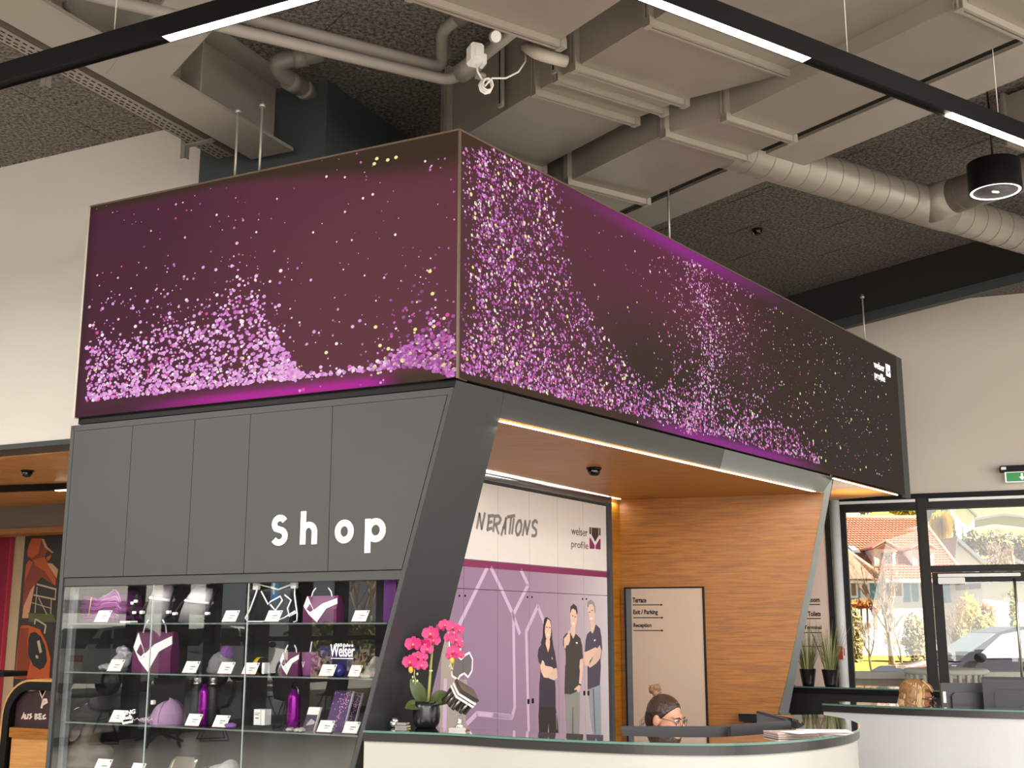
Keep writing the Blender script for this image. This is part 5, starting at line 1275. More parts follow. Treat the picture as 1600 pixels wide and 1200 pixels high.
for st_ in ([f(.06, .66), f(-.04, .38)], [f(-.04, .4), f(.12, .28), f(.04, .1)], [f(-.05, .4), f(-.16, .3), f(-.34, .3)], [f(.05, .62), f(.2, .5), f(.32, .56)], [f(.03, .62), f(-.14, .58), f(-.2, .42)]): mb.ribbon(fx, st_, h_*.1, .003, .004)
mb.build('running_figure', m_green, ee)
cx = ex(1597, 745)[0]
MB().fp(fx, [f2 for f2 in [(cx-.1*h_, z1_-.12*h_), (cx+.1*h_, z1_-.12*h_), (cx+.1*h_, z0_+.5*h_), (cx+.32*h_, z0_+.5*h_), (cx, z0_+.1*h_), (cx-.32*h_, z0_+.5*h_), (cx-.1*h_, z0_+.5*h_)]], .002, .003).build('down_arrow', m_exw, ee)
# ------------------------------------------------------------------ goods in the showcase
def soft(parts, voxel, smooth_it=4, noise=0., nscale=30., seed=0):
    # fuse overlapping bodies into one continuous skin (evaluated voxel remesh)
    me = bpy.data.meshes.new('t'); me.from_pydata(parts.v, [], parts.f); bm = bmesh.new(); bm.from_mesh(me); bmesh.ops.recalc_face_normals(bm, faces=bm.faces); bm.to_mesh(me); bm.free()
    o = bpy.data.objects.new('t', me); C.objects.link(o)
    m = o.modifiers.new('r', 'REMESH'); m.mode = 'VOXEL'; m.voxel_size = voxel
    if smooth_it:
        s_ = o.modifiers.new('s', 'SMOOTH'); s_.iterations = smooth_it; s_.factor = .5
    dg = bpy.context.evaluated_depsgraph_get(); me2 = bpy.data.meshes.new_from_object(o.evaluated_get(dg))
    vs = [v.co.copy() for v in me2.vertices]; ns = [v.normal.copy() for v in me2.vertices]; fs = [list(p.vertices) for p in me2.polygons]
    bpy.data.objects.remove(o); bpy.data.meshes.remove(me); bpy.data.meshes.remove(me2)
    if noise:
        from mathutils import noise as N_
        vs = [v+n*noise*N_.noise((v+Vector((seed, 0, 0)))*nscale) for v, n in zip(vs, ns)]
    return MB().add(vs, fs, 0, True)
def spot(px, shelf, v=-.2, py=None):
    # foot point of a thing on a shelf, from its pixel column
    z = SHZ[shelf]; yy = py if py else {0: 972, 1: 1052, 2: 1136, 3: 1200}[shelf]
    u = KLr.pix(px, yy, v)[0]; return KLr.at(u, v), z+.0005, KLr.pt(u, v, z+.0005)
PXM = lambda fr: (fr.o-Vector((0, 0, 0))).length/F*1.0        # metres per photo pixel at that place
m_card = M('white card', '#f3f1ee', .5, var=.02, emit=.05); m_ink = M('grey ink', '#6b6b6b', .6); m_foot = M('maroon card foot', '#5a1f2a', .4)
def price_card(px, shelf, v, label, wpx=26, hpx=17):
    fr, z, p = spot(px, shelf, v); s_ = PXM(fr); wd = wpx*s_; ht = hpx*s_
    t = thing('price_card', label, 'price card', p, 'price cards in the showcase')
    tilt = .28
    def q(x, y, d=0): return fr.pt(x+y*.25, d-y*tilt, z+.004+y)
    mb = MB().prism([q(-wd/2, 0), q(wd/2, 0), q(wd/2, ht), q(-wd/2, ht)], fr.n*.002); mb.build('card', m_card, t)
    MB().ob(fr, -wd/2, wd/2, -.02, .012, z, z+.006).build('foot', m_foot, t)
    mb = MB()
    for x0, x1, y0, y1 in ((.42, .8, .52, .58), (.42, .7, .34, .38), (.86, .95, .8, .95)):
        mb.prism([q(-wd/2+wd*x0, ht*y0, .003), q(-wd/2+wd*x1, ht*y0, .003), q(-wd/2+wd*x1, ht*y1, .003), q(-wd/2+wd*x0, ht*y1, .003)], fr.n*.0006)
    mb.build('printing', m_ink, t, kind='stuff'); return t
for a in ((157, 0, -.10, 'white price card leaning on the folded purple towel'), (357, 0, -.1, 'white price card right of the tilted grey gym bag'), (424, 0, -.1, 'white price card in front of the black corded bag'), (560, 0, -.1, 'white price card beside the hanging purple pennant'),
          (177, 1, -.1, 'white price card in front of the clear pouch'), (295, 1, -.1, 'white price card right of the large purple shopping bag'), (350, 1, -.1, 'white price card under the purple pompom'), (388, 1, -.1, 'white price card left of the yellow sock roll'), (509, 1, -.1, 'white price card between purple mug and blue glass ball'), (552, 1, -.1, 'narrow white price card left of the open booklet', 20, 17),
          (180, 2, -.1, 'white price card on the black folded shirt'), (299, 2, -.1, 'white price card in front of the left black bottle'), (342, 2, -.1, 'white price card in front of the right black bottle'), (506, 2, -.1, 'white price card in front of the larger notebook'), (546, 2, -.1, 'white price card in front of the smaller notebook'),
          (156, 3, -.1, 'white price card in front of the folded khaki hoodie', 28, 20), (211, 3, -.1, 'white price card between hoodie and steel lunch box', 24, 18)): price_card(*a[:4], *(a[4:] or ()))
m_purple = M('purple terry', '#86397f', .9, var=.25, scale=90, bump=.6, bscale=160); m_purd = M('dark purple terry', '#4a2148', .9, var=.2, scale=60)
m_lilc = M('lilac cloth', '#b48fb4', .85, var=.15, scale=30, bump=.2, bscale=70); m_blk = M('black cloth', '#191717', .9, var=.15, scale=30, bump=.2, bscale=80); m_kha = M('khaki fleece', '#6a6055', .95, var=.15, scale=25, bump=.3, bscale=90)
m_gry = M('pale grey mesh', '#bdb6bd', .8, var=.12, scale=50); m_gr2 = M('grey melange cloth', '#7c7a7b', .85, var=.15, scale=60); m_whp = M('white print', '#f4f2f0', .6, var=.02, emit=.05)
m_plum = M('plum coated fabric', '#5e1b4c', .55, var=.08); m_mug = M('plum lacquered mug', '#8b4d80', .3, var=.05); m_vio = M('violet anodised metal', '#8a128c', .2, metal=.6, var=.05)
# towel
fr, z, p = spot(158, 0, -.26); s_ = PXM(fr)
tw = thing('towel', 'folded purple terry towel with wavy edge layers on the top shelf', 'towel', p)
tp = [(-50, 14), (-44, 27), (-34, 36), (-22, 41), (-8, 38), (6, 34), (16, 37), (28, 43), (38, 46), (46, 42), (52, 30)]
NL = 6
for j in range(NL):
    top, bot = [], []; xe = 52-abs(j-3.2)*2.6+(4 if j % 2 else 0); x0 = -50+abs(j-2.2)*2.2
    for i in range(22):
        x = x0+(xe-x0)*i/21; hh = interp(tp, x); wv = 1.5*math.sin(x*.22+j*1.1)*max(0, min(1, (x-6)/26))
        top.append((x*s_, z+max(.6, hh*(j+.97)/NL+wv)*s_)); bot.append((x*s_, z+max(0, hh*(j+.10)/NL+wv*(1 if j else 0))*s_))
    mid = [((top[0][0]-3*s_), (top[0][1]+bot[0][1])/2+.25*(top[0][1]-bot[0][1])), ((top[0][0]-3*s_), (top[0][1]+bot[0][1])/2-.25*(top[0][1]-bot[0][1]))]
    MB().fp(fr, top+bot[::-1]+mid[::-1], -.11, .08-.006*((j*7) % 3)).build('terry_layer', m_purple, tw)
    MB().tube([fr.pt(a, .079-.006*((j*7) % 3), b) for a, b in top[13:]], .0022, 5).build('hem_line', M('pale hem thread', '#b58ab5', .8), tw)
mb = MB().tube([fr.pt(-2*s_, .095, z+10*s_), fr.pt(-1*s_, .085, z+36*s_)], .004, 5).build('gift_band', M('gold band', '#b99b6a', .4), tw)
# lanyard clips right of the towel
fr, z, p = spot(211, 0, -.2); t = thing('lanyard', 'black lanyard with white clips hanging beside the towel', 'lanyard', p)
mb = MB(); mb.tube([fr.pt(-.005, 0, z+.01), fr.pt(-.02, .01, z+.06), fr.pt(0, .01, z+.12), fr.pt(.012, 0, z+.17)], .012, 8); mb.build('strap', m_blk, t)
for dx_, dz in ((-.012, .115), (.012, .125), (.005, .06)): MB().ob(fr, dx_-.012, dx_+.012, .012, .022, z+dz-.008, z+dz+.008, bv=.003).build('clip', m_whp, t)
MB().ob(fr, -.06, .02, .0, .06, z, z+.012, bv=.004).build('sticker_roll', m_whp, t)
# two gym bags
def gymbag(label, px, v, wd, ht, lean, tilt):
    fr, z, p = spot(px, 0, v); t = thing('gym_bag', label, 'bag', p, 'drawstring gym bags on the top shelf')
    def q(x, y, d=0): return fr.pt(x+lean*y, d-tilt*y, z+y)
    def side(mb, y0, y1, wd0, wd1, th0, th1, sag=0):
        n = 12; vs = []
        for (y, ww, tt) in ((y0, wd0, th0), ((y0+y1)/2, (wd0+wd1)/2*1.02, (th0+th1)/2*1.15), (y1, wd1, th1)):
            for k in range(n):
                a = 2*math.pi*k/n; c, s2 = math.cos(a), math.sin(a); vs.append(q(ww/2*math.copysign(abs(c)**.6, c), y+sag*c, tt/2*math.copysign(abs(s2)**.8, s2)))
        fs = [[i*n+k, i*n+(k+1) % n, (i+1)*n+(k+1) % n, (i+1)*n+k] for i in range(2) for k in range(n)]+[list(range(n)), list(range(2*n, 3*n))]
        mb.add(vs, fs, 0, True)
    mb = MB(); side(mb, .0, ht*.56, wd*.95, wd, .09, .11, -.01); mb.build('body', m_gr2, t)
    mb = MB(); side(mb, ht*.62, ht, wd*1.0, wd*.72, .11, .05, -.01); mb.build('mesh_top', m_gry, t)
    mb = MB(); side(mb, ht*.56, ht*.63, wd*1.02, wd*1.02, .115, .115, -.01); mb.build('white_band', m_whp, t)
    for sx in (-1, 1):
        MB().tube([q(sx*wd*.5, ht*.95, -.02), q(sx*wd*.62, ht*.55, .02), q(sx*wd*.75, ht*.2, .03), q(sx*wd*.6, .02, .03)], .007, 6).build('cord', m_blk, t)
        MB().ob(fr, sx*wd*.7+lean*ht*.3-.012, sx*wd*.7+lean*ht*.3+.012, .02-tilt*ht*.3, .04-tilt*ht*.3, z+ht*.22, z+ht*.3, bv=.003).build('tab', m_whp, t)
    return t
gymbag('upright grey drawstring gym bag with pale mesh top', 244, -.22, .145, .235, .02, .25)
gymbag('tilted grey drawstring gym bag with pale mesh top', 298, -.2, .17, .20, .22, .25)
# black bag with white cords
fr, z, p = spot(424, 0, -.24); s_ = PXM(fr); t = thing('cord_bag', 'black translucent drawstring bag with thick white cords', 'bag', p)
mb = MB(); mb.ob(fr, -46*s_, 48*s_, -.03, .02, z, z+50*s_, bv=.03); mb.build('body', M('black film', '#1d1d1f', .25, var=.3, scale=14), t)
for pts in ([(-24, 58), (-18, 56), (0, 52), (18, 48), (38, 54), (46, 56)], [(-20, 54), (-24, 42), (-34, 18), (-42, 6), (-36, 1), (-4, 1)], [(-14, 46), (0, 26), (4, 30), (22, 38), (26, 32), (14, 17), (4, 26)], [(48, 56), (48, 40), (54, 12), (54, 2), (48, 0)], [(30, 40), (42, 32), (36, 20), (40, 8), (52, 14)], [(16, 2), (30, 6), (50, 16)]):
    MB().tube([fr.pt(a*s_, .035, z+b*s_+.003) for a, b in pts], .0045, 6).build('cord', m_whp, t)
for a, b in ((-22, 55), (48, 56)): MB().ob(fr, (a-5)*s_, (a+5)*s_, .03, .05, z+(b-6)*s_, z+(b+5)*s_, bv=.004).build('cord_end', m_whp, t)
def vbag(label, px, shelf, v, wpx, hpx, handles=True, group=None, mat=None, vs_=1.):
    fr, z, p = spot(px, shelf, v); s_ = PXM(fr); wd, ht = wpx*s_, hpx*s_
    t = thing('shopping_bag', label, 'bag', p)
    vs = []
    for (y, ww, tt) in ((0, wd, .07), (ht*.5, wd*.98, .075), (ht, wd*.95, .03)): vs += [fr.pt(-ww/2, -tt/2, z+y), fr.pt(ww/2, -tt/2, z+y), fr.pt(ww/2, tt/2, z+y), fr.pt(-ww/2, tt/2, z+y)]
    fs = [[i*4+k, i*4+(k+1) % 4, i*4+4+(k+1) % 4, i*4+4+k] for i in range(2) for k in range(4)]+[[0, 1, 2, 3]]
    MB().add(vs, fs).build('body', mat or m_plum, t)
    P = [(-.46, .78), (-.30, .98), (-.02, .34), (.20, .72), (.48, .92), (.48, .62), (.24, .46), (.02, .0), (-.12, .18), (-.36, .5)]
    P = [(-.48, .62), (-.42, .98), (-.16, .46), (.06, .70), (.46, .90), (.5, .70), (.2, .52), (-.06, .02), (-.3, .3)]
    v0 = .0385
    MB().prism([fr.pt(a*wd, v0-.02*max(0, b-.5)*2, z+b*ht) for a, b in P], fr.n*.003).build('white_chevron', m_whp, t)
    if handles:
        for sx in (-.3, .3): MB().tube([fr.pt(sx*wd, .02, z+ht*.97), fr.pt(sx*wd*.9, .02, z+ht*1.15), fr.pt(sx*wd*.6, .02, z+ht*1.3)], .004, 6).build('handle', m_whp, t)
    return t
vbag('large purple shopping bag with a white chevron on the second shelf', 242, 1, -.17, 74, 58)
vbag('purple bag with a white chevron on the top shelf', 505, 0, -.22, 62, 40)
vbag('small purple bag with a white chevron beside the mug', 457, 1, -.2, 34, 34, True)
# purple pennant at the top right
fr, z, p = spot(608, 0, -.1); s_ = PXM(fr); t = MB().ob(fr, -10*s_, 12*s_, -.004, .004, z, z+70*s_).build('body', M('purple banner cloth', '#59206b', .7, var=.15, scale=8)); tag(t, 'purple pennant hanging at the slanted right end of the top shelf', 'banner')
# clear pouch
fr, z, p = spot(184, 1, -.24); s_ = PXM(fr); t = thing('clear_pouch', 'crumpled clear grey pouch behind a price card', 'pouch', p)
mb = MB(); mb.ell(fr.pt(8*s_, 0, z+18*s_), (16*s_, .03, 18*s_), 0, 14, 8, fr.R()); mb.ell(fr.pt(-10*s_, 0, z+5*s_), (26*s_, .05, 5*s_), 0, 14, 8, fr.R()); soft(mb, .008, 2, .02, 40, 3).build('film', M('grey clear film', '#a5a3a5', .2, var=.4, scale=40), t)
# hat with pompom
fr, z, p = spot(345, 1, -.23); s_ = PXM(fr); t = thing('bobble_hat', 'grey knitted hat with a purple pompom', 'hat', p)
m_knit = M('grey knit', '#8a8588', .95, var=.3, scale=120, bump=.8, bscale=180)
MB().lathe([(20*s_, 0), (21.5*s_, 4*s_), (20*s_, 9*s_), (19*s_, 9.5*s_), (18*s_, 18*s_), (12*s_, 27*s_), (5*s_, 31*s_), (0, 32*s_)], p, 24).build('knit_cap', m_knit, t)
mb = MB().ell(fr.pt(10*s_, .0, z+30*s_), (10*s_, 10*s_, 10*s_), 0, 18, 12)
rr = random.Random(4)
for i in range(160):
    a, b = rr.random()*6.283, math.acos(2*rr.random()-1); d = Vector((math.sin(b)*math.cos(a), math.sin(b)*math.sin(a), math.cos(b))); c = fr.pt(10*s_, 0, z+30*s_)
    mb.tube([c+d*9*s_, c+d*11.5*s_], [.003, .001], 4)
mb.build('pompom', M('purple yarn', '#6f2a8a', .9, var=.3, scale=80), t)
# sock roll
fr, z, p = spot(412, 1, -.2); s_ = PXM(fr); t = thing('sock_roll', 'rolled black socks with a yellow band', 'socks', p)
MB().tube([fr.pt(-10*s_, 0, z+12.5*s_), fr.pt(16*s_, 0, z+12.5*s_)], 12.5*s_, 20).build('roll', m_blk, t); MB().tube([fr.pt(-11*s_, 0, z+12.5*s_), fr.pt(-4*s_, 0, z+12.5*s_)], 13*s_, 20).build('yellow_band', M('yellow band', '#d9b21f', .6), t)
MB().tube([fr.pt(-14*s_, 0, z+12*s_), fr.pt(-11*s_, 0, z+12*s_)], 11*s_, 16).build('grey_end', m_gr2, t); MB().ob(fr, 12*s_, 17*s_, .03, .075, z+2*s_, z+18*s_, bv=.004).build('label_tag', m_whp, t)
# mug with handle and straw
fr, z, p = spot(483, 1, -.19); s_ = PXM(fr); t = thing('mug', 'tall plum coloured mug with handle and straw', 'mug', p)
MB().lathe([(0, 0), (9*s_, 0), (9.6*s_, 2*s_), (12*s_, 33*s_), (12.4*s_, 34.5*s_), (11*s_, 34.5*s_), (8.6*s_, 4*s_), (0, 4*s_)], p, 24).build('cup', m_mug, t)
MB().tube(rounded([fr.pt(10*s_, 0, z+27*s_), fr.pt(19*s_, 0, z+28*s_), fr.pt(17*s_, 0, z+11*s_), fr.pt(9*s_, 0, z+12*s_)], .02), 2.2*s_, 8).build('handle', m_mug, t)
MB().tube([fr.pt(-3*s_, 0, z+10*s_), fr.pt(3*s_, 0, z+50*s_)], 1.1*s_, 6).build('straw', m_whp, t)
mb = MB(); text(mb, Fr(fr.pt(0, 11*s_, 0), fr.u, fr.n), 'V', -5*s_, z+12*s_, 5*s_, 9*s_, .004); mb.build('logo', m_whp, t)
# glass ball, violet box, booklet
fr, z, p = spot(530, 1, -.17); s_ = PXM(fr); t = thing('glass_ball', 'blue violet glass tumbler ball beside the mug', 'glass', p)
MB().lathe([(0, 0), (6*s_, 0), (9*s_, 4*s_), (10*s_, 10*s_), (8*s_, 16*s_), (6.5*s_, 19*s_), (6*s_, 19*s_), (7.4*s_, 16*s_), (9*s_, 10*s_), (8*s_, 5*s_), (0, 3*s_)], p, 24).build('tumbler', M('violet glass', '#3f3a8c', .08, spec=.8, var=.1), t)
fr, z, p = spot(534, 1, -.33); t = thing('gift_box', 'dark violet gift box at the back of the second shelf', 'box', p)
MB().ob(fr, -.11, .1, -.03, .05, z, z+.15, bv=.008).build('box', M('violet box', '#2c2552', .35, var=.15), t); MB().ob(fr, -.112, .102, -.032, .053, z+.11, z+.155, bv=.006).build('lid', M('violet lid', '#3a3168', .35), t)
fr, z, p = spot(572, 1, -.2); s_ = PXM(fr); t = thing('booklet', 'open grey booklet standing at the right end of the second shelf', 'booklet', p)
MB().prism([fr.pt(-18*s_, .05, z), fr.pt(12*s_, .03, z), fr.pt(16*s_, -.06, z+.004), fr.pt(-14*s_, -.05, z+.006)], (0, 0, .012)).build('pages', m_paper, t)
for k_, m_ in ((0, m_gry), (1, m_paper)):
    pts = [(0, 3), (6, 12), (14, 24), (20, 32)]
    MB().prism([fr.pt((a+k_*3-4)*s_, .02, z+b*s_*.95) for a, b in pts]+[fr.pt((a+k_*3+0)*s_, -.06, z+(b-3)*s_*.95) for a, b in pts[::-1]], fr.u*.002).build('leaf_page', m_, t)
# third shelf
fr, z, p = spot(135, 2, -.24); s_ = PXM(fr); t = thing('shirt', 'folded black hooded shirt with white drawstrings', 'shirt', p)
mb = MB(); mb.ell(fr.pt(0, 0, z+8*s_), (42*s_, .11, 9*s_), 0, 18, 10, fr.R()); mb.ell(fr.pt(8*s_, -.02, z+17*s_), (28*s_, .09, 10*s_), 0, 16, 10, fr.R()); mb.ell(fr.pt(22*s_, 0, z+22*s_), (16*s_, .07, 12*s_), 0, 14, 8, fr.R()); soft(mb, .009, 4, .008, 20, 7).build('cloth', m_blk, t)
for pts in ([(-8, 8), (0, 18), (10, 22), (20, 24)], [(-12, 10), (-6, 17), (4, 21), (12, 27)]): MB().tube([fr.pt(a*s_, .10-.002*b, z+(b+4)*s_*.75) for a, b in pts], .003, 5).build('drawstring', m_whp, t)
fr, z, p = spot(250, 2, -.22); s_ = PXM(fr); t = thing('cap', 'lilac peaked cap lying on the third shelf', 'cap', p)
mb = MB(); n = 20; m_ = 9; vs = []; fs = []; cx = 14*s_
for i in range(m_+1):
    e = math.radians(90*i/m_)
    for k in range(n):
        a = 2*math.pi*k/n; rr = math.cos(e)**.8; crease = 1+.04*math.sin(5*a+3*e)+.03*math.sin(9*a)*(1-i/m_)
        vs.append(fr.pt(cx+24*s_*rr*crease*math.cos(a), .105*rr*crease*math.sin(a), z+(32*s_*math.sin(e)*(1+.10*math.cos(a)))*(1+.04*math.sin(4*a))))
for i in range(m_):
    for k in range(n): fs.append([i*n+k, i*n+(k+1) % n, (i+1)*n+(k+1) % n, (i+1)*n+k])
mb.add(vs, fs, 0, True).build('crown', m_lilc, t)
vs = []; fs = []; n = 14
for i in range(n+1):
    a = math.pi*(.5+i/n); 
    for rr in (1.0, 1.55, 2.05): vs.append(fr.pt(cx+24*s_*rr*math.cos(a)*(1.05 if rr > 1 else 1), .105*(1 if rr == 1 else .95)*math.sin(a)*(1.0 if rr < 2 else .80), z+(7-4.5*(rr-1))*s_*1.0+3.5*s_*(1-abs(math.sin(a)))))
for i in range(n):
    for k in range(2): fs.append([i*3+k, i*3+k+1, i*3+4+k, i*3+3+k])
mb = MB().add(vs, fs, 0, True); mb.add([p-Vector((0, 0, .006)) for p in vs], [f[::-1] for f in fs], 0, True); mb.build('peak', m_lilc, t)
for k in range(6):
    a = 2*math.pi*k/6+.3; MB().tube([fr.pt(cx+24.4*s_*math.cos(e)**.8*math.cos(a), .107*math.cos(e)**.8*math.sin(a), z+32.3*s_*math.sin(e)*(1+.10*math.cos(a))) for e in [math.radians(q_) for q_ in (5, 25, 45, 65, 85)]], .0016, 4).build('seam', M('lilac seam', '#8d6a90', .8), t)
MB().ob(fr, -4*s_, 1*s_, .05, .07, z+27*s_, z+33*s_, bv=.004).build('tag', m_whp, t)
mb = MB()
for k_ in range(5): mb.tube([fr.pt((-34+k_*9)*s_, .1, z+5*s_), fr.pt((-29+k_*9)*s_, .1, z+8*s_), fr.pt((-26+k_*9)*s_, .1, z+5*s_)], .0022, 5)
mb.build('embroidery', m_whp, t, kind='stuff')
def bottle(label, px, hpx, rpx, mat, steel, v, loop):
    fr, z, p = spot(px, 2, v); s_ = PXM(fr); r = rpx*s_; h_ = hpx*s_; t = thing('bottle', label, 'bottle', p)
    if steel:
        MB().lathe([(0, 0), (r*.95, 0), (r, .004), (r, h_*.76), (r*.96, h_*.79), (r*.6, h_*.83), (r*.6, h_*.85)], p, 24).build('body', mat, t)
        MB().lathe([(r*.72, h_*.8), (r*.62, h_*.85), (r*.62, h_*.87), (r*.5, h_*.88), (r*.62, h_*.89), (r*.62, h_*1.0), (0, h_*1.0)], p, 20).build('cap', m_chr, t)
    else:
        MB().lathe([(0, 0), (r*.94, 0), (r, .006), (r, h_*.68), (r*.92, h_*.75), (r*.55, h_*.82), (r*.42, h_*.85), (r*.42, h_*.9)], p, 24).build('body', mat, t)
        MB().lathe([(r*.48, h_*.885), (r*.5, h_*.9), (r*.46, h_*.95), (r*.3, h_*.97), (0, h_*.97)], p, 16).build('cap', m_black, t)
        c = Vector(p)+Vector((0, 0, h_*.97)); MB().tube([c+fr.u*(.016*math.cos(a))+Vector((0, 0, .014*math.sin(a))) for a in [2*math.pi*k_/16 for k_ in range(16)]], .003, 6, closed=True).build('cap_ring', m_black, t)
        if loop: MB().tube([c+fr.u*.01+fr.n*.01, c+fr.u*.03+fr.n*.01-Vector((0, 0, .02)), c+fr.u*.035+fr.n*.01-Vector((0, 0, .05))], .0025, 5).build('carabiner', m_chr, t)
    return t
m_bb = M('matt black bottle', '#1d1c1c', .5)
bottle('left of two matt black bottles with steel caps', 305, 68, 9.5, m_bb, True, -.30, False); bottle('right of two matt black bottles with steel caps', 330, 70, 10.5, m_bb, True, -.26, False)
bottle('slim violet bottle standing between the two black bottles', 317, 66, 8, m_vio, False, -.22, False); bottle('violet aluminium bottle with carabiner cap standing free', 458, 66, 10, m_vio, False, -.22, True)
fr, z, p = spot(360, 2, -.12); s_ = PXM(fr); mb = MB(); mb.ell(fr.pt(0, 0, z+4*s_), (10*s_, .03, 4.2*s_), 0, 14, 8, fr.R()); t = soft(mb, .004, 1, .004, 60).build('scrunchie', M('lilac gauze', '#8b5fa8', .8, var=.3, scale=60)); tag(t, 'small crumpled lilac gauze bag on the third shelf', 'pouch')
fr, z, p = spot(404, 2, -.2); s_ = PXM(fr); t = MB().ob(fr, -34*s_, 36*s_, -.05, .04, z, z+5*s_, bv=.006).build('wallet', m_blk); tag(t, 'flat black belt case under the white box', 'case')
z0_ = z+5.2*s_; t = thing('small_box', 'small upright white product box on the black case', 'box', fr.pt(8*s_, 0, z0_))
MB().ob(fr, -2*s_, 18*s_, -.02, .035, z0_, z0_+22*s_).build('box', m_card, t); MB().ob(fr, 10.5*s_, 11*s_, .035, .036, z0_, z0_+22*s_).build('fold_line', m_ink, t); MB().ob(fr, 0, 7*s_, .035, .036, z0_+14*s_, z0_+15*s_).ob(fr, 0, 9*s_, .035, .036, z0_+16.5*s_, z0_+17.3*s_).ob(fr, 1*s_, 7*s_, .035, .036, z0_+9*s_, z0_+10.5*s_).build('printing', m_ink, t, kind='stuff')
def leanbook(label, px, wpx, hpx, v, tilt, lean, cat, covercol, name):
    fr, z, p = spot(px, 2, v); s_ = PXM(fr); wd, ht = wpx*s_, hpx*s_; t = thing(name, label, cat, p)
    q = lambda x, y, d=0: fr.pt(x+lean*y, d-tilt*y, z+y)
    MB().prism([q(-wd/2, 0), q(wd/2, 0), q(wd/2, ht), q(-wd/2, ht)], fr.n*-.016).build('pages', m_paper, t)
    MB().prism([q(-wd/2, 0, .001), q(wd/2-.004, 0, .001), q(wd/2-.004, ht, .001), q(-wd/2, ht, .001)], fr.n*.002).build('cover', covercol, t)
    return t, q, wd, ht, fr
m_cov = M('purple cover', '#4d2366', .45, var=.1); m_spk = M('cover speckle', '#e0a9b8', .5, emit=.1, var=0)
rb = random.Random(21)
for lab, px, wpx, hpx, v in (('larger purple notebook with a sparkling particle cover', 522, 33, 58, -.2), ('smaller purple notebook leaning behind the larger one', 543, 20, 54, -.29)):
    t, q, wd, ht, fr = leanbook(lab, px, wpx, hpx, v, .22, .14, 'notebook', m_cov, 'notebook'); mb = MB()
    for i in range(130):
        y = rb.random(); x = rb.gauss(.1+.3*(y-.3), .16) if rb.random() < .7 else rb.uniform(-.45, .45)
        if abs(x) > .46 or (y < .5 and abs(x-.3*(y-.2)) > .12): continue
        r = .0022; c = (x*wd, y*ht); mb.prism([q(c[0]-r, c[1]-r, .0034), q(c[0]+r, c[1]-r, .0034), q(c[0]+r, c[1]+r, .0034), q(c[0]-r, c[1]+r, .0034)], fr.n*.0004)
    mb.build('cover_print', m_spk, t, kind='stuff')
t, q, wd, ht, fr = leanbook('small photo booklet with a white strip beside the violet bottle', 482, 21, 33, -.2, .2, .18, 'booklet', m_card, 'photo_booklet')
MB().prism([q(-wd/2, .0, .0034), q(wd/2-.004, .0, .0034), q(wd/2-.004, ht*.68, .0034), q(-wd/2, ht*.68, .0034)], fr.n*.0008).build('photo', M('purple photo', '#4b3348', .4, var=.4, scale=30), t)
MB().prism([q(-wd*.3, ht*.2, .0044), q(wd*.35, ht*.28, .0044), q(wd*.4, ht*.4, .0044), q(0, ht*.5, .0044), q(-wd*.2, ht*.35, .0044)], fr.n*.0006).build('photo_shape', m_gry, t)
fr, z, p = spot(462, 2, -.1); s_ = PXM(fr); mb = MB()
for a, b in ((-10, 6), (4, 7), (12, 5)): mb.ell(fr.pt(a*s_, 0, z+3*s_), (b*s_, .03, 3*s_), 0, 12, 6, fr.R())
t = soft(mb, .005, 1, .008, 50).build('film_packet', M('clear film packet', '#b9b2a8', .15, var=.4, scale=40)); tag(t, 'crinkled clear packet of small parts at the front of the third shelf', 'packet')
# fourth shelf
fr, z, p = spot(132, 3, -.24); s_ = PXM(fr); t = thing('hoodie', 'folded khaki hoodie on the lowest visible shelf', 'hoodie', p)
mb = MB()
for x, y, zz, a, b, c in ((0, 0, 8, 48, .12, 8), (-6, 0, 26, 38, .1, 16), (-4, 0, 42, 26, .085, 14), (-10, .01, 52, 14, .07, 9), (10, .01, 50, 14, .07, 14), (28, 0, 22, 18, .09, 12)): mb.ell(fr.pt(x*s_, y, z+zz*s_), (a*s_, b, c*s_), 0, 16, 10, fr.R())
soft(mb, .010, 3, .014, 14, 5).build('cloth', m_kha, t)
MB().lathe([(7*s_, 0), (9*s_, .006), (10*s_, .014), (9*s_, .02)], fr.pt(-3*s_, .075, z+46*s_), 20, ax=(fr.n*.8+Vector((0, 0, .6)))).build('collar', m_kha, t)
MB().ell(fr.pt(-3*s_, .07, z+46*s_), (6*s_, .01, 6*s_), 0, 12, 6, fr.R()).build('neck_opening', m_blk, t)
fr, z, p = spot(280, 3, -.22); s_ = PXM(fr); t = thing('lunch_box', 'stainless steel lunch box leaning upright on the lowest shelf', 'lunch box', p)
q = lambda x, y, d=0: fr.pt((x+.25*y)*s_, d-.25*y*s_, z+y*s_)
def rr_(x0, x1, y0, y1, r, d): 
    o = []
    for cx, cy, a0 in ((x1-r, y0+r, -90), (x1-r, y1-r, 0), (x0+r, y1-r, 90), (x0+r, y0+r, 180)):
        for k_ in range(5): a = math.radians(a0+22.5*k_); o.append(q(cx+r*math.cos(a), cy+r*math.sin(a), d))
    return o
mb = MB(); A_, B_, C_ = rr_(-25, 22, 0, 30, 8, .0), rr_(-23, 20, 2, 28, 7, .01), rr_(-20, 17, 5, 25, 6, -.03); n = len(A_)
mb.add(A_+B_+C_, [[i, (i+1) % n, n+(i+1) % n, n+i] for i in range(n)]+[[n+i, n+(i+1) % n, 2*n+(i+1) % n, 2*n+i] for i in range(n)]+[list(range(2*n, 3*n))], 0, False); mb.prism(rr_(-24, 21, 1, 29, 7, -.002), fr.n*-.05); mb.build('tray', M('stainless steel', '#bdb9ac', .18, metal=1, var=.05), t)
MB().ob(fr, .15, .19, -.07, -.02, z, z+.06, bv=.01).build('clasp', m_alu, t)
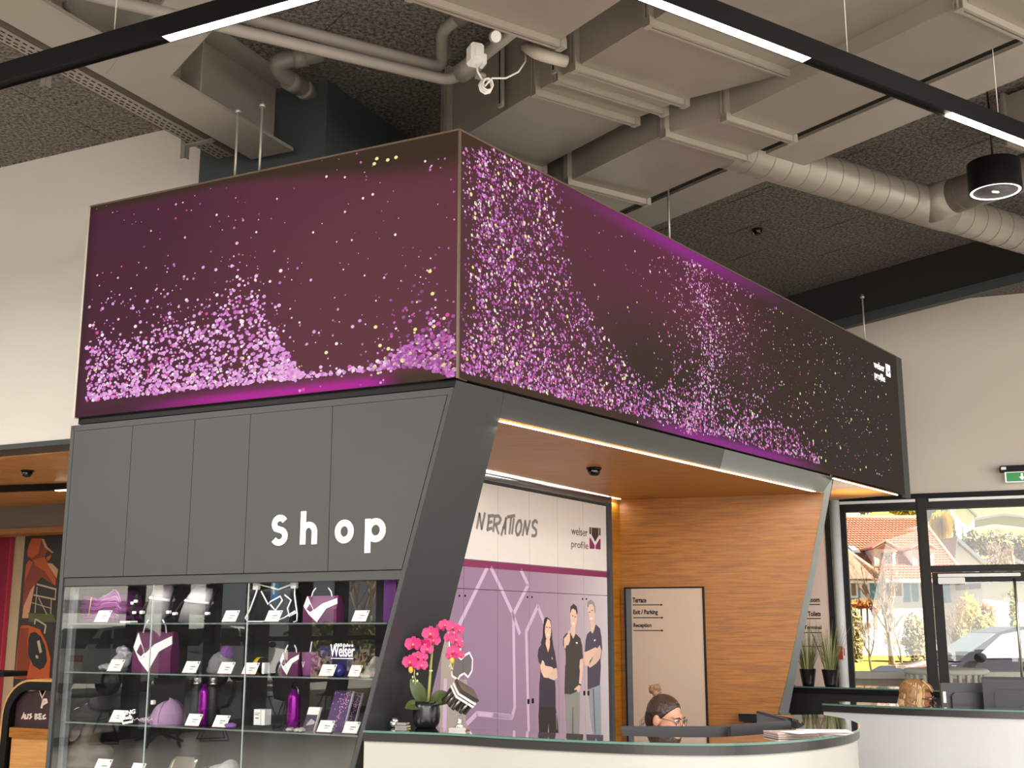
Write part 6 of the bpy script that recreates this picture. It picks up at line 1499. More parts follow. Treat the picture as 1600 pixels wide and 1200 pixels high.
fr, z, p = spot(348, 3, -.22); s_ = PXM(fr); t = thing('grey_shirt', 'folded pale grey marled shirt on the lowest shelf', 'shirt', p)
mb = MB()
for x, zz, a, b, c in ((0, 6, 26, .1, 7), (-2, 14, 20, .08, 8), (10, 16, 14, .06, 12)): mb.ell(fr.pt(x*s_, 0, z+zz*s_), (a*s_, b, c*s_), 0, 16, 10, fr.R())
soft(mb, .008, 3, .014, 18, 9).build('cloth', M('pale grey marl', '#b5b2b0', .9, var=.2, scale=70, bump=.3, bscale=90), t)
fr, z, p = spot(497, 3, -.25)
# ------------------------------------------------------------------ two receptionists seated behind the counters
m_skin = M('warm skin', '#bd8a70', .5, var=.06, scale=30, spec=.35); m_skin2 = M('tanned skin', '#a86a4c', .5, var=.06, scale=30, spec=.35)
m_eye = M('eye white', '#cbc2b9', .2); m_iris = M('brown iris', '#2e1c12', .15); m_lip = M('lips', '#a8524c', .45)
m_hair = M('dark brown hair', '#2f1d13', .45, var=.5, scale=14, stretch=(1, 1, 1), bump=.4, bscale=60); m_bun = M('lighter brown hair', '#7c5a3b', .5, var=.5, scale=40, bump=.5, bscale=60)
m_blond2 = M('light blond strand', '#d8b98a', .45, var=.3, scale=30)
m_blond = M('blond hair', '#8a6338', .5, var=.5, scale=26, bump=.4, bscale=60); m_swe = M('dark violet jumper', '#2a2236', .85, var=.1, scale=40); m_trs = M('black trousers', '#1a1a1d', .85); m_shoe = M('black shoe', '#111111', .4)
def person(label, base, yaw, headpos, pitch, skin, hairkind, arms):
    # base: floor point below the pelvis, yaw turns the body (0 faces the viewer), headpos: head origin (chin level) in world
    t = thing('person', label, 'person', base)
    Rz = Matrix.Rotation(yaw, 3, 'Z'); Pw = lambda x, y, z: Vector(base)+Rz @ Vector((x, y, z))
    Rh = Matrix.Rotation(yaw+arms.get('turn', 0), 3, 'Z') @ Matrix.Rotation(pitch, 3, 'X'); hp = Vector(headpos)
    Hd = lambda x, y, z: hp+Rh @ Vector((x, y, z))
    mb = MB(); E_ = lambda c, r: mb.ell(Hd(*c), r, 0, 18, 12, Rh)
    # head: cranium, face, jaw, chin, brow, cheeks, nose, lips, ears
    E_((0, .012, .137), (.073, .092, .090)); E_((0, -.028, .075), (.060, .068, .078)); E_((0, -.055, .028), (.030, .034, .024)); E_((0, -.072, .138), (.05, .018, .014))
    for s in (-1, 1):
        E_((s*.036, -.062, .088), (.022, .026, .022)); E_((s*.075, .012, .098), (.010, .022, .032)); E_((s*.046, -.02, .045), (.022, .045, .024))
    mb.tube([Hd(0, -.092, .128), Hd(0, -.104, .108), Hd(0, -.114, .09)], [.008, .010, .014], 10); E_((0, -.098, .086), (.017, .014, .010)); E_((0, -.09, .056), (.024, .012, .008)); E_((0, -.089, .047), (.021, .012, .007))
    nb = Pw(0, .02, .92)
    mb.tube([Hd(0, .02, .05), Hd(0, .03, -.02), nb.lerp(Hd(0, .03, -.02), .3), nb], [.056, .052, .055, .075], 16)
    # trunk, arms with hands, legs
    mb.tube([Pw(0, .08, .44), Pw(0, .1, .55), Pw(0, .09, .7), Pw(0, .05, .83), nb], [.15, .165, .145, .15, .08], 18)
    mb.tube([Pw(-.17, .05, .875), Pw(0, .05, .9), Pw(.17, .05, .875)], [.06, .085, .06], 12)
    for s in (-1, 1):
        sh, el, wr = Pw(s*.185, .05, .87), Pw(*arms['elbow%d' % s]), arms['wrist%d' % s]; wr = Pw(*wr) if not isinstance(wr, Vector) else wr
        mb.tube([sh, sh.lerp(el, .5), el], [.052, .046, .040], 12); mb.tube([el, el.lerp(wr, .4), wr], [.040, .038, .026], 12)
        hd_ = arms.get('hand%d' % s, None); fdir = (wr-el).normalized() if hd_ is None else (Rz @ Vector(hd_)).normalized()
        sdv = fdir.cross(Vector((0, 0, 1))).normalized() if abs(fdir.z) < .9 else (Rz @ Vector((1, 0, 0)))
        dn = sdv.cross(fdir).normalized(); dn = -dn if dn.z > 0 else dn
        pc = wr+fdir*.045; mb.tube([wr, pc, wr+fdir*.085], [.024, .034, .034], 10)
        for i, L in enumerate((.068, .078, .072, .056)):
            b = wr+fdir*.078+sdv*(-.030+.020*i); k1 = b+fdir*L*.45+dn*L*.1; k2 = k1+fdir*L*.3+dn*L*.3; k3 = k2+fdir*L*.12+dn*L*.3
            mb.tube([b, k1, k2, k3], [.0095, .009, .0085, .007], 8)
        b = wr+fdir*.03-sdv*s*.028*(1 if s < 0 else 1); mb.tube([b, b-sdv*s*.022+fdir*.03, b-sdv*s*.02+fdir*.058+dn*.012], [.012, .011, .008], 8)
        hip, kn, an = Pw(s*.09, .06, .5), Pw(s*.11, -.36, .52), Pw(s*.11, -.32, .09)
        mb.tube([hip, hip.lerp(kn, .5), kn], [.088, .078, .058], 14); mb.tube([kn, kn.lerp(an, .35), an], [.055, .056, .036], 12); mb.tube([an, Pw(s*.12, -.42, .045), Pw(s*.125, -.50, .035)], [.036, .034, .026], 10)
    soft(mb, .0065, 4).build('body', skin, t)
    # clothes as their own layer over the body
    mb = MB(); mb.tube([Pw(0, .08, .47), Pw(0, .1, .55), Pw(0, .09, .7), Pw(0, .05, .83), Pw(0, .03, .90)], [.165, .178, .158, .163, .105], 18); mb.tube([Pw(-.17, .05, .875), Pw(0, .05, .895), Pw(.17, .05, .875)], [.07, .09, .07], 12)
    for s in (-1, 1):
        sh, el, wr = Pw(s*.185, .05, .87), Pw(*arms['elbow%d' % s]), arms['wrist%d' % s]; wr = Pw(*wr) if not isinstance(wr, Vector) else wr
        mb.tube([sh, sh.lerp(el, .5), el], [.062, .056, .050], 12); mb.tube([el, el.lerp(wr, .4), el.lerp(wr, .93)], [.050, .047, .034], 12)
    soft(mb, .010, 3).build('jumper', m_swe, t)
    mb = MB(); mb.tube([Pw(0, .08, .43), Pw(0, .09, .54)], [.165, .172], 16)
    for s in (-1, 1):
        hip, kn, an = Pw(s*.09, .06, .5), Pw(s*.11, -.36, .52), Pw(s*.11, -.32, .13)
        mb.tube([hip, hip.lerp(kn, .5), kn], [.098, .088, .068], 14); mb.tube([kn, kn.lerp(an, .35), an], [.066, .066, .052], 12)
    soft(mb, .012, 3).build('trousers', m_trs, t)
    for s in (-1, 1):
        mb = MB(); mb.tube([Pw(s*.11, -.29, .05), Pw(s*.115, -.36, .06), Pw(s*.12, -.44, .05), Pw(s*.127, -.53, .035)], [.042, .048, .043, .03], 12); mb = soft(mb, .008, 2); mb.v = [Vector((v.x, v.y, max(v.z, .001))) for v in mb.v]; mb.build('shoe', m_shoe, t)
    # face details
    for s in (-1, 1):
        ec = (s*.031, -.083, .118); e = MB().ell(Hd(*ec), (.0125, .0125, .0125), 0, 14, 10, Rh).build('eye', m_eye, t)
        MB().lathe([(0, .0122), (.0066, .0116), (.0068, .0098)], Hd(*ec), 14, ax=Rh @ Vector((.1, -1, .02))).build('iris', m_iris, e)
        MB().tube([Hd(s*.014, -.096, .134), Hd(s*.03, -.097, .1405), Hd(s*.048, -.085, .136)], [.003, .004, .002], 6).build('eyebrow', m_hair if hairkind == 'bun' else m_bun, t)
        MB().tube([Hd(s*.018, -.0945, .1215), Hd(s*.031, -.0965, .1285), Hd(s*.045, -.0875, .120)], [.0015, .002, .0015], 6).build('upper_lid', m_hair, t)
    MB().ell(Hd(0, -.0965, .0565), (.020, .006, .0045), 0, 12, 8, Rh).ell(Hd(0, -.0955, .049), (.018, .006, .005), 0, 12, 8, Rh).build('lips', m_lip, t, kind='stuff')
    return t, Hd, Rh, Pw
# woman with bun
hw = pY(1034, 1155, 6.55); base = Vector((hw.x-.12, 6.78, 0))
t, Hd, Rh, Pw = person('woman with dark hair in a bun and thin glasses looking down to the right', base, math.radians(48), hw, math.radians(13), m_skin, 'bun',
    {'turn': math.radians(6), 'elbow-1': (-.24, -.08, .66), 'elbow1': (.24, -.08, .66), 'wrist-1': (-.1, -.33, .78), 'wrist1': (.1, -.33, .78), 'hand-1': (.2, -1, -.1), 'hand1': (-.2, -1, -.1)})
def cut_ell(mb, c, r, co, no):
    t_ = MB().ell(c, r, 0, 30, 20); me_ = bpy.data.meshes.new('t'); me_.from_pydata(t_.v, [], t_.f); bm = bmesh.new(); bm.from_mesh(me_); bmesh.ops.remove_doubles(bm, verts=bm.verts, dist=1e-5)
    bmesh.ops.bisect_plane(bm, geom=bm.verts[:]+bm.edges[:]+bm.faces[:], plane_co=co, plane_no=no, clear_inner=True)
    bmesh.ops.holes_fill(bm, edges=[e for e in bm.edges if e.is_boundary]); bm.verts.index_update()
    mb.add([Hd(*v.co) for v in bm.verts], [[v.index for v in f.verts] for f in bm.faces], 0, True); bm.free(); bpy.data.meshes.remove(me_)
mb = MB(); cut_ell(mb, (0, .014, .138), (.0775, .0975, .0955), (0, -.002, .1), (0, 1, .72)); mb.ell(Hd(0, .06, .10), (.066, .055, .075), 0, 18, 12, Rh)
soft(mb, .004, 2, .0015, 60).build('hair', m_hair, t)
mb = MB(); rr = random.Random(3); bdir = Vector((0, .55, .83)).normalized()
for i in range(64):
    a = math.radians(-150+300*i/63); d0 = Vector((math.sin(a)*.95, -math.cos(a), .0)); d0.z = .62*max(0, math.cos(a))-.35*max(0, -math.cos(a))+rr.uniform(-.03, .03); d0.normalize(); pts = []
    for k in range(8):
        d = (d0*(1-k/7)+bdir*(k/7)).normalized(); q_ = Vector((0, .014, .138))+Vector((d.x*.0785, d.y*.0985, d.z*.0962))
        if q_.y+.72*(q_.z-.1) > .0: pts.append(Hd(*q_))
    if len(pts) > 2: mb.tube(pts, [.0012]*len(pts), 4)
mb.build('combed_strands', M('brown hair strand', '#4d3222', .45, var=.5, scale=60), t, fix=False, kind='stuff')
mb = MB(); bc = Hd(0, .088, .238)
rr = random.Random(3)
for i in range(9):
    a = rr.random()*6.28; mb.ell(bc+Rh @ Vector((.016*math.cos(a), .016*math.sin(a), rr.uniform(-.014, .02))), (.020, .018, .020), 0, 10, 8)
soft(mb, .004, 1, .005, 90).build('hair_bun', m_bun, t)
mb = MB()
for i in range(14):
    a = rr.uniform(-1.2, 1.2); b = Hd(.05*math.sin(a), .1, .05+rr.random()*.06); mb.tube([b, b+Rh @ Vector((rr.uniform(-.02, .02), .03, -.02)), b+Rh @ Vector((rr.uniform(-.03, .03), .035, -.05))], .0009, 4)
for i in range(8):
    b = bc; d = Rh @ Vector((rr.uniform(-.04, .04), rr.uniform(0, .03), rr.uniform(.01, .045))); mb.tube([b, b+d], .0009, 4)
mb.build('loose_strands', m_hair, t, fix=False, kind='stuff')
m_wire = M('thin dark wire', '#3a2c24', .3, metal=.6)
def glasses(t, Hd, Rh, r, thick, dark=None, sq=1.0):
    g = []
    for s in (-1, 1):
        c = Vector((s*.033, -.110, .112)); MB().tube([Hd(c.x+r*math.cos(a), c.y+abs(math.cos(a)+s*0)*.0+.012*max(0, s*math.cos(a)), c.z+r*sq*math.sin(a)) for a in [2*math.pi*k/28 for k in range(28)]], thick, 6, closed=True).build('lens_rim', m_wire, t)
        if dark: MB().prism([Hd(c.x+r*math.cos(a), c.y+.012*max(0, s*math.cos(a)), c.z+r*sq*math.sin(a)) for a in [2*math.pi*k/20 for k in range(20)]], Rh @ Vector((0, .002, 0))).build('lens', dark, t)
        MB().tube([Hd(s*(.033+r), -.098, .118), Hd(s*.074, -.06, .122), Hd(s*.079, .0, .12), Hd(s*.08, .02, .105)], thick, 6).build('temple_arm', m_wire, t)
    MB().tube([Hd(-.033+r, -.111, .117), Hd(0, -.117, .121), Hd(.033-r, -.111, .117)], thick, 6).build('bridge', m_wire, t)
glasses(t, Hd, Rh, .024, .0013)
for s in (-1, 1): MB().ell(Hd(s*.084, .003, .067), (.005, .005, .006), 0, 10, 8).build('earring', M('gold', '#d8b25a', .25, metal=1), t)
def chair(label, base, yaw):
    t = thing('office_chair', label, 'chair', base); Rz = Matrix.Rotation(yaw, 3, 'Z'); P = lambda x, y, z: Vector(base)+Rz @ Vector((x, y, z))
    m = M('black chair mesh', '#1b1b1c', .8)
    def bx(mb, x0, x1, y0, y1, z0, z1): mb.prism([P(x0, y0, z0), P(x1, y0, z0), P(x1, y1, z0), P(x0, y1, z0)], Rz @ Vector((0, 0, z1-z0)))
    mb = MB(); bx(mb, -.23, .23, -.18, .27, .33, .385); mb.build('seat', m, t); mb = MB(); bx(mb, -.21, .21, .30, .335, .45, .84); mb.build('backrest', m, t)
    MB().tube([P(0, .27, .36), P(0, .34, .40), P(0, .345, .52)], .02, 8).build('back_bar', m, t)
    MB().lathe([(.03, .06), (.03, .2), (.022, .2), (.022, .33)], base, 14).build('post', m_chr, t)
    for k in range(5):
        a = 2*math.pi*k/5; MB().tube([Vector(base)+Vector((0, 0, .08)), Vector(base)+Vector((.28*math.cos(a), .28*math.sin(a), .06))], .016, 8).lathe([(.028, -.012), (.028, .012)], Vector(base)+Vector((.28*math.cos(a), .28*math.sin(a), .029)), 12, ax=(math.sin(a), -math.cos(a), 0)).build('caster_leg', m, t)
chair('black office chair under the woman with the bun', (base.x+.0, base.y, 0), math.radians(48))
# blond woman
hw = pY(1432, 1118, 8.25); base = Vector((hw.x-.14, 8.4, 0))
t, Hd, Rh, Pw = person('blond woman with dark framed glasses resting her chin on her hand', base, math.radians(58), hw, math.radians(8), m_skin2, 'bob',
    {'turn': math.radians(8), 'elbow-1': (-.22, -.25, .74), 'elbow1': (.24, -.1, .68), 'wrist-1': (-.03, -.26, .93), 'wrist1': (.1, -.33, .78), 'hand-1': (.15, .12, 1), 'hand1': (-.2, -1, -.1)})
mb = MB(); mb.ell(Hd(0, .028, .152), (.088, .098, .088), 0, 22, 14, Rh); mb.ell(Hd(0, .075, .07), (.08, .05, .12), 0, 18, 12, Rh); mb.ell(Hd(0, -.035, .19), (.062, .055, .036), 0, 14, 10, Rh)
for s in (-1, 1): mb.ell(Hd(s*.078, .032, .075), (.020, .046, .12), 0, 14, 10, Rh)
b2 = soft(mb, .005, 3, .004, 45); b2.build('hair', m_blond, t)
mb = MB(); rr = random.Random(8)
for i in range(170):
    a = rr.uniform(-2.5, 2.5); x, y = math.sin(a)*.088, .02+.095*math.cos(a)
    if y < -.045: continue
    z0_ = rr.uniform(.13, .2); sh_ = 1-max(0, z0_-.15)*4
    mb.tube([Hd(x*sh_*.95, y*sh_, z0_+.02), Hd(x*1.04, y*1.03, .11), Hd(x*1.1, y*1.08+.01, .03), Hd(x*1.04, y*1.05+.012, -.035-rr.random()*.03)], [.003, .004, .004, .0015], 5)
for i in range(16):
    x = rr.uniform(-.06, .06); mb.tube([Hd(x*.6, -.02, .235), Hd(x, -.07, .205), Hd(x*1.25, -.092, .165+rr.random()*.015)], [.003, .004, .0015], 5)
mb.mi = [1 if (i//31) % 3 == 0 else 0 for i in range(len(mb.f))]; mb.build('hair_strands', [m_blond2, M('dark blond strand', '#a57c4a', .5, var=.3)], t, fix=False, kind='stuff')
glasses(t, Hd, Rh, .026, .003, M('dark lens', '#14181d', .05, spec=.8), .75)
chair('black office chair under the blond woman', (base.x, base.y, 0), math.radians(70))
# ------------------------------------------------------------------ outside, seen through the window wall
def FX(Y): return Fr((0, Y), (1, 0), (0, -1))
m_grass = M('spring grass', '#aca549', .9, var=.3, scale=3); m_asph = M('pale asphalt', '#b5b0a8', .9, var=.1, scale=4); m_hill = M('yellow green hill', '#b3aa58', .95, var=.25, scale=.6)
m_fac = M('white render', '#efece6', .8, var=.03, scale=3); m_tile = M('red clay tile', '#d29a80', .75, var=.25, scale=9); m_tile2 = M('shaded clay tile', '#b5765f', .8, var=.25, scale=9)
m_blue = M('blue wall paint', '#6b9cb5', .7, var=.1); m_winin = M('window interior', '#8c6f5a', .5, var=.5, scale=9); m_bark = M('grey bark', '#a58d78', .9, var=.25, scale=12)
m_slate = M('grey slate roof', '#77787c', .7, var=.15); m_wb = M('weathered boards', '#a3a09a', .8, var=.2, scale=5)
og = MB().prism([(-40, 13.9, -.12), (70, 9.5, -.12), (90, 190, -.12), (-40, 190, -.12)], (0, 0, .1)).build('ground', m_asph); struct(og)
TT = [(0, 0), (23.9, 0), (24, .35), (36, .78), (36.1, 0), (43, 0), (47, 1.9), (52, 3.2), (56, 3.8), (60, 4.6), (75, 7.3), (85, 8.5), (150, 24), (185, 31)]
def terr(Y): return max(-.02, interp(TT, Y))
# the hill: a rising mesh
vs = []; fs = []; nx, ny = 24, 20
for j in range(ny+1):
    for i in range(nx+1):
        x = -30+i*5.5; y = 43+(j/ny)**1.7*140; zz = terr(y)-.25+(.25*math.sin(x*.23)*math.sin(y*.2+x*.07) if y > 46 else 0)-(3.0*(1-sstep(9, 14, x))*(1-sstep(52, 60, y)) if True else 0); vs.append((x, y, zz if j else -.5))
for j in range(ny):
    for i in range(nx): k = j*(nx+1)+i; fs.append([k, k+1, k+nx+2, k+nx+1])
struct(MB().add(vs, fs, 0, True).build('hill', m_hill))
f = FX(30); a = f.pix(1310, 1022); 
lawn = MB().prism([(5, 24, .05), (20, 24, .05), (24, 36, .48), (5, 36, .48)], (0, 0, .3)).build('lawn', m_grass); struct(lawn)

# house with red tiled roof
YH = 42; f = FX(YH); hx0 = f.pix(1240, 905)[0]; hx1 = f.pix(1502, 905)[0]; ze = f.pix(1380, 906)[1]
YR = 46.5; fr_ = FX(YR); zr2 = fr_.pix(1380, 811)[1]; rx1 = fr_.pix(1437, 812)[0]; rx0 = fr_.pix(1200, 812)[0]
hs = thing('house', 'white house with a red tiled roof, dormers and blue shutters behind the left window', 'house', ((hx0+hx1)/2, YH, 0))
MB().prism([(hx0, YH, -.1), (hx1, YH, -.1), (hx1, YH+8, -.1), (hx0, YH+8, -.1)], (0, 0, ze+.1)).build('wall', m_fac, hs)
E0, E1, R0, R1 = Vector((hx0, YH-.35, ze-.05)), Vector((hx1+.1, YH-.35, ze-.05)), Vector((rx0, YR, zr2)), Vector((rx1+.05, YR, zr2))
nrow = 26
mb = MB()
for i in range(nrow):
    t0, t1 = i/nrow, (i+1)/nrow+.006
    a, b, c, d = E0.lerp(R0, t0), E1.lerp(R1, t0), E1.lerp(R1, t1), E0.lerp(R0, t1); up = Vector((0, -.035, .045))
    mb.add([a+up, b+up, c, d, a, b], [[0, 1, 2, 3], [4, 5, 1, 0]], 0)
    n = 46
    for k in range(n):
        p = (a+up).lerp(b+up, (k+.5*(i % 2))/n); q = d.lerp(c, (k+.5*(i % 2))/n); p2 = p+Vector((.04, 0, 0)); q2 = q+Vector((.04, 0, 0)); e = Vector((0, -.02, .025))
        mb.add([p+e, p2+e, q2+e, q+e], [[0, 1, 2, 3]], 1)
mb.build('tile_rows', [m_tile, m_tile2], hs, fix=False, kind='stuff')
MB().prism([E1, R1, Vector((rx1+.05, YH+8.5, zr2)), Vector((hx1+.1, YH+8.5, ze))], (0, 0, .03)).build('hip_side', m_tile, hs)
MB().tube([R0+Vector((0, 0, .05)), R1+Vector((0, 0, .05))], .10, 8).tube([R1, E1], .09, 8).build('ridge_tiles', m_tile, hs)
MB().tube([E0+Vector((0, -.06, -.02)), E1+Vector((0, -.06, -.02))], .06, 8).build('gutter', M('white gutter', '#e8e4de', .5), hs)
# front wing hip: a lower roof piece rising to the left
w_ = [f.pix(1300, 906), f.pix(1372, 905), f.pix(1318, 862), f.pix(1300, 848)]
MB().prism([Vector((u, YH-.75+.25*(z-ze), z)) for u, z in w_], (0, .3, 0)).build('wing_roof', m_tile, hs)
MB().tube([Vector((w_[1][0], YH-.8, w_[1][1])), Vector((w_[2][0], YH-.4, w_[2][1])), Vector((w_[3][0], YH-.3, w_[3][1]))], .085, 8).build('hip_tiles', M('pale hip tiles', '#dba48c', .7), hs)
def roofy(z): return YH-.35+(z-ze)/(zr2-ze)*(YR-YH+.35)
def dormer(x0, xc, x1, yt, ye, yb, wx0, wx1, wy0, wy1):
    Y = 42.6; g = FX(Y); P = lambda x, y: g.pix(x, y)
    d = thing.__call__ if False else None
    bx0, bx1 = P(x0+5, ye)[0], P(x1-4, ye)[0]; zb = P(xc, yb)[1]; zz = P(xc, ye)[1]; zt = P(xc, yt)[1]; xcu = P(xc, ye)[0]; e0, e1 = P(x0, ye)[0], P(x1, ye)[0]
    MB().prism([(bx0, Y, zb), (bx1, Y, zb), (bx1, Y, zz), (xcu, Y, zt-.05), (bx0, Y, zz)], (0, 2.6, 0)).build('dormer', m_fac, hs)
    mb = MB(); mb.prism([(e0, Y-.25, zz), (xcu, Y-.25, zt), (xcu, Y+3, zt), (e0, Y+3, zz)], (0, 0, .07)); mb.prism([(e1, Y-.25, zz), (xcu, Y-.25, zt), (xcu, Y+3, zt), (e1, Y+3, zz)], (0, 0, .07)); mb.build('dormer_roof', m_tile, hs)
    MB().prism([(bx0+.1, Y-.03, zz), (bx1-.1, Y-.03, zz), (xcu, Y-.03, zt-.12)], (0, .03, 0)).build('gable_tiles', m_tile, hs)
    if wx0:
        a, b = P(wx0, wy1), P(wx1, wy0); w = MB().ob(g, a[0], b[0], 0, .04, a[1], b[1]).build('window', M('window frame grey', '#a9a49c', .5), hs); mid = (a[0]+b[0])/2
        for k0, k1 in ((a[0]+.04, mid-.02), (mid+.02, b[0]-.04)): MB().ob(g, k0, k1, .04, .05, a[1]+.05, b[1]-.1).build('pane', M('dark pane', '#5c5f68', .1, var=.3, scale=4), w)
dormer(1360, 1382, 1402, 846, 858, 886, 1378, 1395, 864, 883); dormer(1420, 1441, 1462, 847, 859, 886, 1437, 1453, 865, 883)
g = FX(43.4); a, b = g.pix(1328, 870), g.pix(1342, 857); zc_ = (a[1]+b[1])/2
sl = Vector((0, YR-YH+.35, zr2-ze)).normalized()
def rp_(u, z): return Vector((u, roofy(z)-.10, z+.08))
sk = MB().prism([rp_(a[0], a[1]), rp_(b[0], a[1]), rp_(b[0]-.05, b[1]), rp_(a[0]-.05, b[1])], (0, -.05, .06)).build('skylight', m_slate, hs)
MB().prism([rp_(a[0]+.06, a[1]+.06)+Vector((0, -.055, .066)), rp_(b[0]-.06, a[1]+.06)+Vector((0, -.055, .066)), rp_(b[0]-.1, b[1]-.06)+Vector((0, -.055, .066)), rp_(a[0]+.02, b[1]-.06)+Vector((0, -.055, .066))], (0, -.01, .012)).build('pane', M('sky pane', '#b9bccb', .1), sk)
def hwin(x0, x1, y0, y1, oval=False):
    a, b = f.pix(x0, y1), f.pix(x1, y0); w = MB().ob(f, a[0]-.07, b[0]+.07, 0, .06, a[1]-.07, b[1]+.07, bv=.02).build('window', m_white, hs); MB().ob(f, a[0], b[0], .06, .07, a[1], b[1], bv=.12 if oval else 0).build('pane', m_winin, w)
    if not oval: MB().ob(f, (a[0]+b[0])/2-.02, (a[0]+b[0])/2+.02, .07, .09, a[1], b[1]).build('mullion', m_white, w)
hwin(1320, 1336, 911, 931); hwin(1347, 1355, 911, 931, True); hwin(1385, 1407, 911, 931); hwin(1438, 1450, 911, 931)
for x0, x1, y0, y1 in ((1337.5, 1342.5, 911, 934), (1360.5, 1374, 910, 937), (1412, 1420, 911, 941), (1426, 1433, 911, 940), (1473, 1483, 908, 942)):
    a, b = f.pix(x0, y1), f.pix(x1, y0); MB().ob(f, a[0], b[0], 0, .05, a[1], b[1]).build('shutter', m_blue, hs)
# blue painted frieze strip under the left windows
a, b = f.pix(1320, 937), f.pix(1343, 934); MB().ob(f, a[0], b[0], 0, .03, a[1], b[1]).build('painted_band', m_blue, hs)
# white annex, fence, leaning sheet
def gable(label, Y, x0, x1, xp, yp, ye, yb, wallm, roofm, depth=6, cat='house', wins=()):
    g = FX(Y); P = lambda x, y: Vector((g.pix(x, y)[0], Y, g.pix(x, y)[1])); t = thing('house', label, cat, (g.pix((x0+x1)/2, yb)[0], Y, terr(Y)-.2))
    P0_ = P; zb_g = min(terr(Y), P(x0, yb).z)-.3
    MB().prism([Vector((P(x0, yb).x, Y, zb_g)), Vector((P(x1, yb).x, Y, zb_g)), P(x1, ye), P(xp, yp), P(x0, ye)], (0, depth, 0)).build('wall', wallm, t)
    o = Vector((0, -.3, .0)); ex = (P(x1, ye)-P(x0, ye)).length*.04
    for e, s in ((P(x0, ye), -1), (P(x1, ye), 1)):
        d = (e-P(xp, yp)).normalized()*ex*2; mb = MB().prism([P(xp, yp)+o, e+d+o, e+d+Vector((0, depth+.3, 0)), P(xp, yp)+Vector((0, depth+.3, 0))], (0, 0, .18)); mb.build('roof_slope', roofm, t)
    for wx0, wx1, wy0, wy1 in wins:
        a, b = g.pix(wx0, wy1), g.pix(wx1, wy0); w = MB().ob(g, a[0], b[0], 0, .05, a[1], b[1]).build('window', m_white, t); MB().ob(g, a[0]+.06, b[0]-.06, .05, .06, a[1]+.06, b[1]-.06).build('pane', M('dark pane', '#5c5f68', .1, var=.3, scale=4), w)
    return t
gable('white gabled house on the slope behind the yellow willow', 75, 1475, 1522, 1495, 781, 806, 830, m_fac, m_slate, wins=((1484, 1487, 797, 801), (1496, 1499, 797, 801)))
gable('long grey board barn on the hillside', 85, 1515, 1640, 1565, 806, 815, 828, m_wb, m_slate, 8, 'barn')
gable('dark gabled house above the barn', 100, 1548, 1572, 1560, 789, 804, 812, m_wb, M('brown roof', '#6b5048', .8), 6)
gable('white house under the top of the left window', 80, 1320, 1358, 1338, 776, 790, 825, m_fac, m_slate)
gable('grey roofed shed between the hedges', 56, 1545, 1612, 1572, 874, 890, 905, m_fac, m_slate, 4, 'shed')
gable('low white annex beside the red roof', 47, 1488, 1530, 1492, 846, 880, 930, m_fac, m_slate, 5)
gable('white house seen through the door glass', 40, 1535, 1640, 1550, 908, 916, 975, m_fac, m_slate, wins=((1568, 1573, 929, 936), (1575, 1580, 929, 936)))
t = FX(38); a, b = t.pix(1352, 1005), t.pix(1386, 982)
sh = MB().prism([(a[0]+.1, 37.6, 0), (b[0]+.05, 37.6, 0), (b[0]-.05, 38.5, b[1]), (a[0]-.25, 38.5, b[1])], (0, .03, .0)).build('tarp', m_fac); tag(sh, 'white tarpaulin sheet leaning in the garden behind the bare tree', 'tarpaulin')
gw = FX(39); a, b = gw.pix(1300, 1030), gw.pix(1475, 968); t = thing('garden_wall', 'pale garden wall below the white house', 'wall', ((a[0]+b[0])/2, 39, 0)); MB().ob(gw, a[0], b[0], -.2, 0, 0, a[1]+.55).build('body', m_fac, t); MB().ob(gw, a[0], b[0], -.25, .05, a[1]+.55, a[1]+.62).build('coping', m_tile, t)
# trees
ro = random.Random(17)
def branch(mb, p, d, L, r, lev, spread=.55, up=.15):
    q = p+d*L*.5+Vector((ro.uniform(-.05, .05), ro.uniform(-.05, .05), 0))*L; e = q+(d+Vector((0, 0, up*.5))).normalized()*L*.5
    mb.tube([p, q, e], [r, r*.8, r*.6], 5)
    if lev == 0: return
    for k in range(3 if lev > 1 else 4):
        nd = (d+Vector((ro.uniform(-1, 1), ro.uniform(-1, 1), ro.uniform(-.2, .8)))*spread).normalized(); st = p.lerp(e, ro.uniform(.45, 1.0)); branch(mb, st, nd, L*ro.uniform(.55, .8), r*.55, lev-1, spread, up)
def bare(label, px, pyb, pyt, Y, r, lev=4, multi=1, spread=.5):
    g = FX(Y); b = g.pix(px, pyb); b = (b[0], terr(Y)-.05); h = g.pix(px, pyt)[1]-b[1]; p = Vector((b[0], Y, b[1])); t = thing('bare_tree', label, 'tree', p); mb = MB()
    for k in range(multi): branch(mb, p+Vector((.12*k, 0, 0)), Vector((ro.uniform(-.12, .12), ro.uniform(-.1, .1), 1)).normalized(), h*.42, r, lev, spread)
    mb.build('trunk_and_branches', m_bark, t, fix=False); return t
bare('tall bare tree with several stems in front of the red roof', 1389, 1050, 880, 27, .05, 5, 2, .42)
bare('small bare tree with one forked stem left of the tall one', 1363, 1030, 950, 28, .035, 5, 1, .6)
bare('thin bare tree right of the tall one', 1408, 1040, 935, 28, .03, 5, 1, .45)
bare('bare shrub tree behind the door glass', 1499, 1010, 920, 27, .03, 5, 2, .4)
bare('large bare tree in the hedges on the hillside', 1585, 900, 838, 52, .16, 4, 1, .6); bare('spreading bare tree below the barn', 1553, 895, 835, 54, .15, 4, 1, .7); bare('bare tree beside the white annex', 1524, 900, 850, 50, .12, 4, 1, .6)
